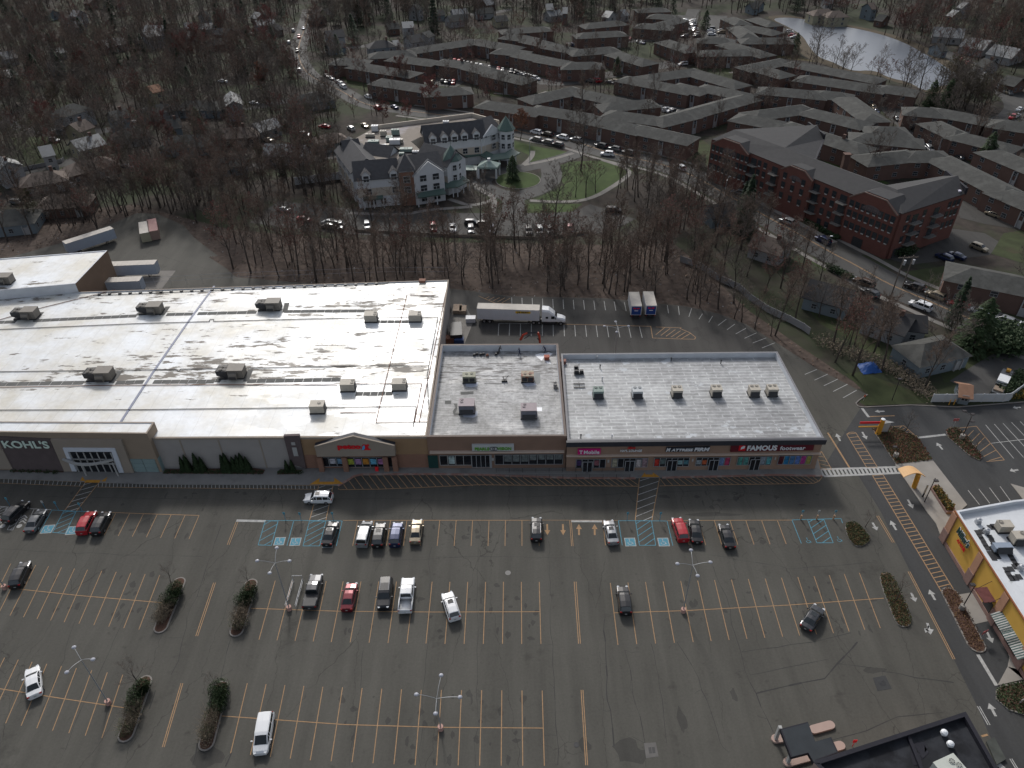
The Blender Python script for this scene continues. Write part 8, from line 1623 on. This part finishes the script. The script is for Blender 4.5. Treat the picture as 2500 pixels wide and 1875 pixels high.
# ------------------------------------------------------------------ trees
M_BARK=pm('bark',(.055,.045,.038),.95,.25,2);M_TW1=pm('twigs_brown',(.13,.095,.075),.95,.25,.5);M_TW2=pm('twigs_grey',(.12,.1,.085),.95,.25,.5);M_BUDR=pm('buds_red',(.14,.04,.035),.9,.35,.8);M_BUDO=pm('buds_orange',(.17,.07,.04),.9,.3,.8);M_BUDG=pm('buds_green',(.06,.062,.022),.9,.3,.8)
M_NEED=pm('needles',(.018,.034,.016),.9,.4,.7);M_NEEDG=pm('needles_green',(.03,.05,.02),.9,.4,.7)
def bare_tree(seed,H=15.0,spread=1.0,limbs=8,twn=6,bud=0,bare=.3,upr=.5,bw=1.0):
 """returns (trunk MB, crown MB)"""
 r=random.Random(seed);T,Cw=MB(),MB()
 def blade(a,b,w,mi=0):
  d=(b-a);n_=d.cross(Vector((r.gauss(0,1),r.gauss(0,1),r.gauss(0,1))));
  if n_.length<1e-4:return
  n_=n_.normalized()*w;Cw.add([a-n_,a+n_,b],[(0,1,2)],mi)
 def path(p,d,L,n,wob,up):
  pts=[p];d=d.normalized()
  for k in range(n):
   d=(d+Vector((r.gauss(0,wob),r.gauss(0,wob),r.gauss(0,wob*.6)+up))).normalized();pts.append(pts[-1]+d*L/n)
  return pts
 tr_=path(Vector((0,0,0)),Vector((r.gauss(0,.04),r.gauss(0,.04),1)),H*.8,6,.06,.1);r0=H*.013+.03
 for k in range(6):T.cyl(tr_[k],tr_[k+1],r0*(1-k/7),r0*(1-(k+1)/7),6,0,None,k==0)
 ends=[]
 for i in range(limbs):
  f=bare+(1-bare)*(i+r.random()*.7)/limbs;f=min(f,.98);k=int(f*6);p=tr_[k].lerp(tr_[k+1],f*6-k);az=i*2.4+r.uniform(-.4,.4);el=upr+.5*f+r.uniform(-.15,.15)
  L=H*(.5-.24*f)*spread*r.uniform(.8,1.15);d=Vector((cos(az)*cos(el),sin(az)*cos(el),sin(el)));lp=path(p,d,L,4,.13,.1);rl=r0*(1-f*.8)*.5
  for k in range(4):T.cyl(lp[k],lp[k+1],rl*(1-k/5),rl*(1-(k+1)/5),4,0,None,False)
  for j in range(6):
   g_=.25+.75*(j+r.random())/6;g_=min(.99,g_);k=int(g_*4);q=lp[k].lerp(lp[k+1],g_*4-k);dd=(lp[k+1]-lp[k]).normalized()+Vector((r.gauss(0,.6),r.gauss(0,.6),r.gauss(.15,.4)));L2=L*(.62-.3*g_)*r.uniform(.7,1.2);bp_=path(q,dd,L2,3,.15,.08)
   for k in range(3):Cw.cyl(bp_[k],bp_[k+1],rl*.35*(1-k/4),rl*.35*(1-(k+1)/4),3,0,None,False)
   for t_ in range(twn):
    h_=.15+.85*(t_+r.random())/twn;h_=min(.99,h_);k=int(h_*3);q2=bp_[k].lerp(bp_[k+1],h_*3-k);d3=(bp_[k+1]-bp_[k]).normalized()+Vector((r.gauss(0,.7),r.gauss(0,.7),r.gauss(.2,.45)));L3=L2*r.uniform(.35,.6);e=q2+d3.normalized()*L3;blade(q2,e,.03*bw)
    for u in range(11 if bw==1 else 7):
     s_=q2.lerp(e,r.uniform(.3,1));d4=d3.normalized()+Vector((r.gauss(0,.8),r.gauss(0,.8),r.gauss(.2,.6)));e4=s_+d4.normalized()*L3*r.uniform(.4,.8);blade(s_,e4,.021*bw)
     if bud and r.random()<bud:
      a=Vector((r.gauss(0,1),r.gauss(0,1),r.gauss(0,1))).normalized()*.16;b=a.orthogonal().normalized()*.1;c=s_.lerp(e4,r.uniform(.4,1));Cw.add([c-a,c+b,c+a,c-b],[(0,1,2,3)],1)
 return T,Cw
VAR=[]
for i,(H_,sp,li,tw,bud,bm_,tm,br,up_)in enumerate(((17,.8,9,5,0,M_BUDR,M_TW1,.35,.75),(15,.9,9,5,0,M_BUDR,M_TW2,.3,.6),(18,.75,10,4,0,M_BUDR,M_TW1,.42,.8),(13,1.1,9,5,0,M_BUDR,M_TW2,.22,.45),(13,1.05,10,5,.8,M_BUDR,M_TW1,.22,.5),(11,1.1,10,5,.9,M_BUDO,M_TW1,.2,.5),(10,1.1,9,5,.7,M_BUDG,M_TW2,.2,.5),(7,1.1,8,4,0,M_BUDR,M_TW2,.15,.5),(16,.85,9,5,.12,M_BUDR,M_TW1,.3,.65))):
 T,Cw=bare_tree(100+i,H_,sp,li,tw,bud,br,up_,.45 if i==7 else 1);VAR.append((T.mesh('trunk',M_BARK),Cw.mesh('crown',[tm,bm_]),T,Cw,H_))
def conifer(seed,H,rad_,n,mat,low=.08,pw=.8):
 r=random.Random(seed);T,Cw=MB(),MB();T.cyl((0,0,0),(0,0,H*.95),H*.016+.05,.03,6)
 for _ in range(n):
  f=low+(1-low)*r.random()**1.25;lay=round(f*14)/14+r.gauss(0,.012);t=r.random()*2*pi;mx=rad_*max(0.0,1-lay)**pw*(.8+.25*sin(t*3+lay*20));k=mx*(.35+.65*r.random()**.6);p=Vector((k*cos(t),k*sin(t),H*lay-k*.25+r.gauss(0,.1)))
  o=Vector((cos(t),sin(t),-.25));a=o*r.uniform(.3,.55);b=Vector((-sin(t),cos(t),r.gauss(0,.3)))*r.uniform(.12,.25);Cw.add([p-a*.4,p+b,p+a,p-b],[(0,1,2,3)])
 return T.mesh('trunk',M_BARK),Cw.mesh('crown',mat)
CON=[conifer(1,13,3.4,3200,M_NEED),conifer(2,16,3.0,3200,M_NEED,.15,.6),conifer(3,10,3.6,2600,M_NEEDG,.1,.5),conifer(4,7,1.8,1500,M_NEED,.03,.7)]
def okspot(p,marg=0.0):
 for q in LOTS:
  if inpoly(p,q):return False
 for q in BLOCKS:
  if inpoly(p,q):return False
 for a,b,h in SEGS:
  if segdist(p,a,b)<h:return False
 return True
TREES=[];NT=[0]
def tree(kind,x,y,sc,rz,label,group,parts=True,con=False):
 me=CON[kind]if con else VAR[kind][:2]
 r=bpy.data.objects.new('conifer_tree'if con else 'bare_tree',me[0]);COL.objects.link(r);r.location=(x,y,0);r.rotation_euler=(0,0,rz);r.scale=(sc*R.uniform(.92,1.08),sc*R.uniform(.92,1.08),sc)
 r['label']=label;r['category']='tree';r['group']=group;c=inst('crown',me[1],r);TREES.append(r);NT[0]+=1;return r
# ones that stand out
for px,k,sc,con,lab in((B(1548,1100),3,1.75,0,'huge spreading bare oak on the lawn beside the drive'),(B(1110,1165),2,.85,1,'dark conifer on the round lawn of the drive'),(B(1370,1490),1,1.35,0,'tall bare tree before the residence car park, centre'),(B(905,1500),3,1.4,0,'wide bare tree before the residence car park, left of centre'),(B(440,1490),3,1.3,0,'big bare tree before the brick bay of the residence'),(B(1160,900),5,.95,0,'dark red budding tree at the turreted corner'),
(B(410,560),4,1.0,0,'pinkish red budding tree over a grey hip roof'),(B(570,720),4,1.05,0,'red budding tree above the residence roof'),(B(430,800),4,.7,0,'small red tree at the back of the residence'),(B(280,800),4,.7,0,'small red tree at the back left of the residence'),(B(430,400),3,1.1,0,'round headed bare tree before the estate courts'),
(C(405,1500),0,1.3,1,'tall dark conifer beside the avenue'),(C(385,1430),0,.95,1,'second dark conifer crowding the tall one'),(C(730,1290),7,1.1,0,'white stemmed small tree at the condominium steps'),(C(810,1400),4,.6,0,'small red budding tree beside the condominium steps'),(C(740,1540),7,1.0,0,'small bare street tree beside the condominium hedge'),(C(1230,1110),3,1.1,0,'bare tree on the lawn behind the condominium'),(C(280,1300),0,.8,0,'slender bare tree beside the curved street lamp'),
(C(735,350),2,1.0,1,'round green pine beside the pond blocks'),(C(880,370),3,1.5,0,'large bare tree at the pond edge'),(C(1950,1060),2,1.1,1,'dark cedar on the lawn of the right hand blocks'),(C(1540,590),1,1.5,0,'tall bare tree standing before the water'),(C(1440,590),3,1.4,0,'wide bare tree left of the tall one before the water'),(C(1130,590),3,.6,1,'small dark conifer between the pond blocks'),
(C(1600,680),2,1.0,1,'green pine below the pond, left of two'),(C(1700,690),2,1.1,1,'green pine below the pond, right of two'),(F(1740,470),1,.8,1,'dark conifer at the avenue bend on the right'),(F(1870,620),2,1.3,1,'broad green pine at the right behind the grey tree'),(F(1660,700),3,1.25,0,'broad grey bare tree over the hidden roof'),(F(1245,640),0,.9,0,'leaning bare tree on the bank above the tarpaulin'),(F(1110,780),2,.95,0,'tall bare tree beside the blue tarpaulin'),
(F(1080,615),0,.8,0,'slim bare tree in the back garden left of the tarpaulin'),(F(1560,360),7,1.3,0,'small bare tree at the dark roofed wing'),(F(2190,250),3,1.0,0,'bare tree before the brick block at the right'),(A(1110,330),0,1.25,1,'broad dark conifer above the red trees'),(A(950,420),1,.9,1,'dark narrow conifer left of the broad one'),(A(880,400),1,.8,1,'dark narrow conifer, second left of the broad one'),(A(750,420),0,.8,1,'dark conifer below the bright roof'),(A(1280,260),1,.8,1,'dark conifer right of the broad one at the top'),
(A(740,200),1,.9,1,'dark conifer behind the bright roofed house'),(A(200,450),0,1.0,1,'dark conifer in the far left woods'),(A(1240,470),4,1.3,0,'big dark red budding tree in the left middle distance, front one'),(A(1290,400),4,1.3,0,'big dark red budding tree in the left middle distance, back one'),(A(1180,440),4,1.2,0,'dark red budding tree left of the two big ones'),(A(1690,620),5,1.2,0,'orange budding tree below the winding road'),(A(560,520),4,1.0,0,'dull red tree above the pale hipped house'),(A(1740,260),4,1.3,0,'wide red budding tree beside the winding road'),(A(1710,360),4,1.0,0,'red budding tree below the wide one by the winding road'),
(A(350,860),4,.9,0,'dull red tree left of the tan gabled house'),(A(350,700),6,.9,0,'yellow green tree beside the pale hipped house'),(A(380,640),6,.7,0,'small yellow green tree above the pale hipped house'),(A(1290,860),2,1.0,1,'green grey pine in the middle of the houses'),(A(1820,1130),3,1.0,1,'small dark conifer in the thicket left of the residence'),(A(1900,1110),4,.75,0,'red tree beside the small dark conifer'),(A(1680,1080),6,.7,0,'yellow green bush like tree left of the dark conifer'),(A(1850,900),6,.6,0,'green shrub tree behind the bright wet roof'),(A(660,780),3,1.1,0,'round bare tree above the cream house'),(A(670,870),3,1.2,0,'dark forked bare tree right of the cream house'),
(A(240,1430),6,1.0,0,'ivy green leaning tree at the yard edge'),(A(640,1500),8,.9,0,'thin dark tree behind the slanted trailer'),(A(1050,930),4,.9,0,'reddish tree in the thicket, centre left'),(A(1130,960),4,.7,0,'small reddish tree in the thicket'),(B(610,250),1,1.4,1,'tall dark pine at the top centre'),(B(1780,480),2,.8,1,'green pine among the estate courts'),(C(160,190),2,1.0,1,'green pine by the far car park'),(G(1100,470),7,.6,0,'thin bare sapling at the upper left island'),(G(1600,470),7,.5,0,'thin bare sapling at the upper right island'),(G(890,1110),7,.75,0,'thin bare sapling at the lower left island'),
(G(1390,1150),7,.5,0,'thin bare sapling at the lower right island'),(I(1190,110),7,.5,0,'bare sapling on the oval island'),(I(1385,585),7,.7,0,'bare sapling on the long right island'),(F(1450,1140),7,.65,0,'reddish bare sapling on the sign tower island'),(F(1900,1260),7,.5,0,'bare sapling on the tapered lamp island')):
 p=gp(px);tree(k,p.x,p.y,sc,R.random()*6.28,lab,'single trees',con=bool(con))
# scattered individuals by zone
ZONES=[  # polygon px, count, min dist, kinds, scale, label, group
([(560,570),(830,590),(1400,600),(1640,600),(1960,860),(1860,850),(1700,765),(1500,735),(1200,722),(1100,700),(620,690),(540,640)],62,4.2,(0,1,2,2,0,8),(.8,1.15),'tall slender bare tree on the leaf strewn bank behind the shops','bare trees on the bank behind the shops'),
([(0,560),(60,520),(330,470),(560,420),(800,430),(820,560),(560,560),(420,520),(0,600)],50,4.5,(0,1,2,3,8),(.8,1.15),'bare tree in the dense thicket above the left hand yard','bare trees in the thicket above the yard'),
([(1480,480),(1640,400),(1760,480),(1900,600),(2080,730),(2200,800),(2280,960),(2100,930),(1960,830),(1800,700),(1600,610)],44,5.0,(0,1,2,3,8),(.75,1.1),'bare tree in the wood between the avenue and the pale fence','bare trees between avenue and fence'),
([(0,250),(300,260),(800,250),(830,420),(560,420),(330,440),(0,500)],52,7,(0,1,3,3,8,3),(.9,1.25),'bare garden tree among the houses on the left','bare trees among the houses on the left'),
([(850,90),(1650,60),(2300,230),(2500,350),(2500,520),(2050,330),(1600,330),(1250,260),(850,300)],66,9,(0,1,3,3,8),(.65,.95),'bare tree standing between the brick estate blocks','bare trees in the brick estate')]
for poly,cnt,md,kinds,scr,lab,grp in ZONES:
 P=W2(poly);xs=[p[0]for p in P];ys=[p[1]for p in P];got=[];tries=0;ip=poly
 while len(got)<cnt and tries<cnt*150:
  tries+=1;x,y=R.uniform(min(xs),max(xs)),R.uniform(min(ys),max(ys))
  if not inpoly((x,y),P)or not okspot((x,y))or any(hypot(x-a,y-b)<md for a,b in got):continue
  got.append((x,y));tree(R.choice(kinds),x,y,R.uniform(*scr),R.random()*6.28,lab,grp)
# the rest of the woods: one mass
import array
import numpy as np
def woods(name,label,zones,seed,verts_of):
 r=random.Random(seed);vs,fs,ms=[],[],[];off=0;cnt=0
 tmpl=[]
 for k in verts_of:
  V=np.array(k[0].v+k[1].v,dtype=np.float32);o=len(k[0].v);F_=k[0].f+[tuple(i+o for i in f)for f in k[1].f];Mi=[0]*len(k[0].f)+[1+q for q in k[1].m];tmpl.append((V,F_,Mi))
 LV,LF,LM_=[],[],[]
 for poly,n,md,kinds,scr in zones:
  P=W2(poly);xs=[p[0]for p in P];ys=[p[1]for p in P];got=0;tr_=0
  while got<n and tr_<n*20:
   tr_+=1;x,y=r.uniform(min(xs),max(xs)),r.uniform(min(ys),max(ys))
   if not inpoly((x,y),P)or not okspot((x,y)):continue
   got+=1;V,F_,Mi=tmpl[r.choice(kinds)];a=r.random()*6.28;s_=r.uniform(*scr);c,s=cos(a)*s_,sin(a)*s_
   W=np.empty_like(V);W[:,0]=V[:,0]*c-V[:,1]*s+x;W[:,1]=V[:,0]*s+V[:,1]*c+y;W[:,2]=V[:,2]*s_;LV.append(W);LF.append((F_,off));LM_+=Mi;off+=len(V)
 V=np.concatenate(LV);me=bpy.data.meshes.new(name);lt,li=[],[]
 tot=array.array('i');idx=array.array('i')
 for F_,o in LF:
  for f in F_:tot.append(len(f));idx.extend([i+o for i in f])
 n=len(tot);me.vertices.add(len(V));me.vertices.foreach_set('co',V.ravel());me.loops.add(len(idx));me.loops.foreach_set('vertex_index',np.frombuffer(idx,dtype=np.int32));tt=np.frombuffer(tot,dtype=np.int32);st=np.zeros(n,dtype=np.int32);st[1:]=np.cumsum(tt)[:-1]
 me.polygons.add(n);me.polygons.foreach_set('loop_start',st);me.polygons.foreach_set('loop_total',tt)
 for m_ in(M_BARK,M_TW1,M_BUDR,M_BUDO,M_BUDG,M_NEED,M_TW2):me.materials.append(m_)
 me.polygons.foreach_set('material_index',np.array(LM_,dtype=np.int32));me.update(calc_edges=True);o=bpy.data.objects.new(name,me);COL.objects.link(o);o['kind']='stuff';o['label']=label;o['category']='woodland';return o
def lite(seed,H,sp,li,tw,bud,br,up_,budmi,twmi=0,twscale=1.0):
 T,Cw=bare_tree(seed,H,sp,li,tw,bud,br,up_,1.9);Cw.m=[twmi if q==0 else budmi for q in Cw.m];return(T,Cw)
LT=[lite(201,17,.95,7,3,0,.25,.65,1),lite(202,16,1.05,7,3,0,.2,.55,1,5),lite(203,18,.9,7,3,.12,.3,.65,1),lite(204,14,1.1,7,3,.8,.2,.5,1),lite(205,12,1.1,7,3,.7,.2,.5,3),lite(206,17,1.05,7,3,0,.2,.55,1,5)]
def litecon(seed,H,rad_,n):
 r=random.Random(seed);T,Cw=MB(),MB();T.cyl((0,0,0),(0,0,H),.2,.03,4)
 for _ in range(n):
  f=.1+.9*r.random()**1.2;t=r.random()*6.28;k=rad_*(1-f)**.7*(.5+.5*r.random());p=Vector((k*cos(t),k*sin(t),H*f));a=Vector((cos(t),sin(t),-.3))*.6;b=Vector((-sin(t),cos(t),.2))*.35;Cw.add([p-a*.4,p+b,p+a,p-b],[(0,1,2,3)],4)
 return(T,Cw)
LT.append(litecon(9,13,3.8,620))
woods('woods','bare brown woodland covering the hills and gardens beyond the shops',[
([(-250,95),(300,110),(850,120),(850,250),(560,260),(0,260),(-250,260)],520,0,(0,1,1,2,3,5,5,5,0,2,6),(.8,1.1)),
([(-900,-12),(900,-12),(880,110),(300,105),(-900,90)],880,0,(0,1,2,5,5,3,0,1,0,1,5,6),(.85,1.2)),
([(850,-12),(1700,-12),(1700,50),(1350,62),(850,75)],300,0,(0,1,2,5,0,1,2,6),(.85,1.2)),
([(1700,-12),(3300,-12),(3300,200),(2400,160),(2150,60),(1700,35)],520,0,(0,1,2,5,3,0,1,5,6),(.85,1.2)),
([(2060,70),(2240,140),(2360,220),(2500,300),(3000,320),(3000,150),(2400,80)],260,0,(0,1,5,3,2),(.8,1.1)),
([(0,560),(330,500),(820,450),(840,575),(560,560),(420,540)],80,0,(0,1,2,5),(.6,.95)),
([(560,575),(1640,600),(1900,830),(1600,745),(1200,722),(620,690)],120,0,(0,1,2),(.45,.85)),
([(1400,480),(1640,420),(1900,640),(1640,620)],34,0,(0,1,2,5),(.6,.9)),
([(-200,260),(830,260),(830,430),(330,450),(-200,520)],260,0,(0,1,5,3,4,2,1,5),(.6,.95)),
([(850,100),(1650,60),(2400,230),(2500,450),(2050,330),(1250,260),(850,300)],190,0,(0,1,5,5,3),(.5,.8)),
([(2280,190),(2440,250),(2480,330),(2300,250)],34,0,(4,4,1),(.8,1.1)),
],5,LT)
# willowy green mass beside the far right road, litter on the wooded bank
lit=MB();rl_=random.Random(8);P=WOOD;xs=[p[0]for p in P];ys=[p[1]for p in P];k=0
while k<2600:
 x,y=rl_.uniform(min(xs),max(xs)),rl_.uniform(min(ys),max(ys))
 if not inpoly((x,y),P)or not okspot((x,y)):continue
 k+=1;s_=rl_.uniform(.1,.32)*(1 if k%30 else 2.2);a=Vector((rl_.gauss(0,1),rl_.gauss(0,1),.3)).normalized()*s_;b=a.orthogonal().normalized()*s_*.7;p=Vector((x,y,.1+s_*.3));lit.add([p-a,p+b,p+a,p-b],[(0,1,2,3)],0 if k%7 else(1 if k%3 else 2))
o=lit.obj('debris',[pm('dead_leaf',(.16,.11,.08),.9,.3,2),pm('pale_stone',(.35,.34,.33),.9,.2,2),M_TWIG],kind='stuff');o['label']='fallen leaves, twigs and bits of litter on the bank';o['category']='debris'
# ------------------------------------------------------------------ put every empty at the base of its own thing
bpy.context.view_layer.update()
for o in list(SC.objects):
 if o.type=='EMPTY'and o.parent is None and o.location.length<1e-6 and o.children:
  mn=[1e9]*3;mx=[-1e9]*3
  for c in o.children:
   if c.type!='MESH':continue
   for b in c.bound_box:
    w=c.matrix_local@Vector(b)
    for i in range(3):mn[i]=min(mn[i],w[i]);mx[i]=max(mx[i],w[i])
  if mn[0]>mx[0]:continue
  s_=Vector(((mn[0]+mx[0])/2,(mn[1]+mx[1])/2,0));o.location=s_
  for c in o.children:c.location=c.location-s_
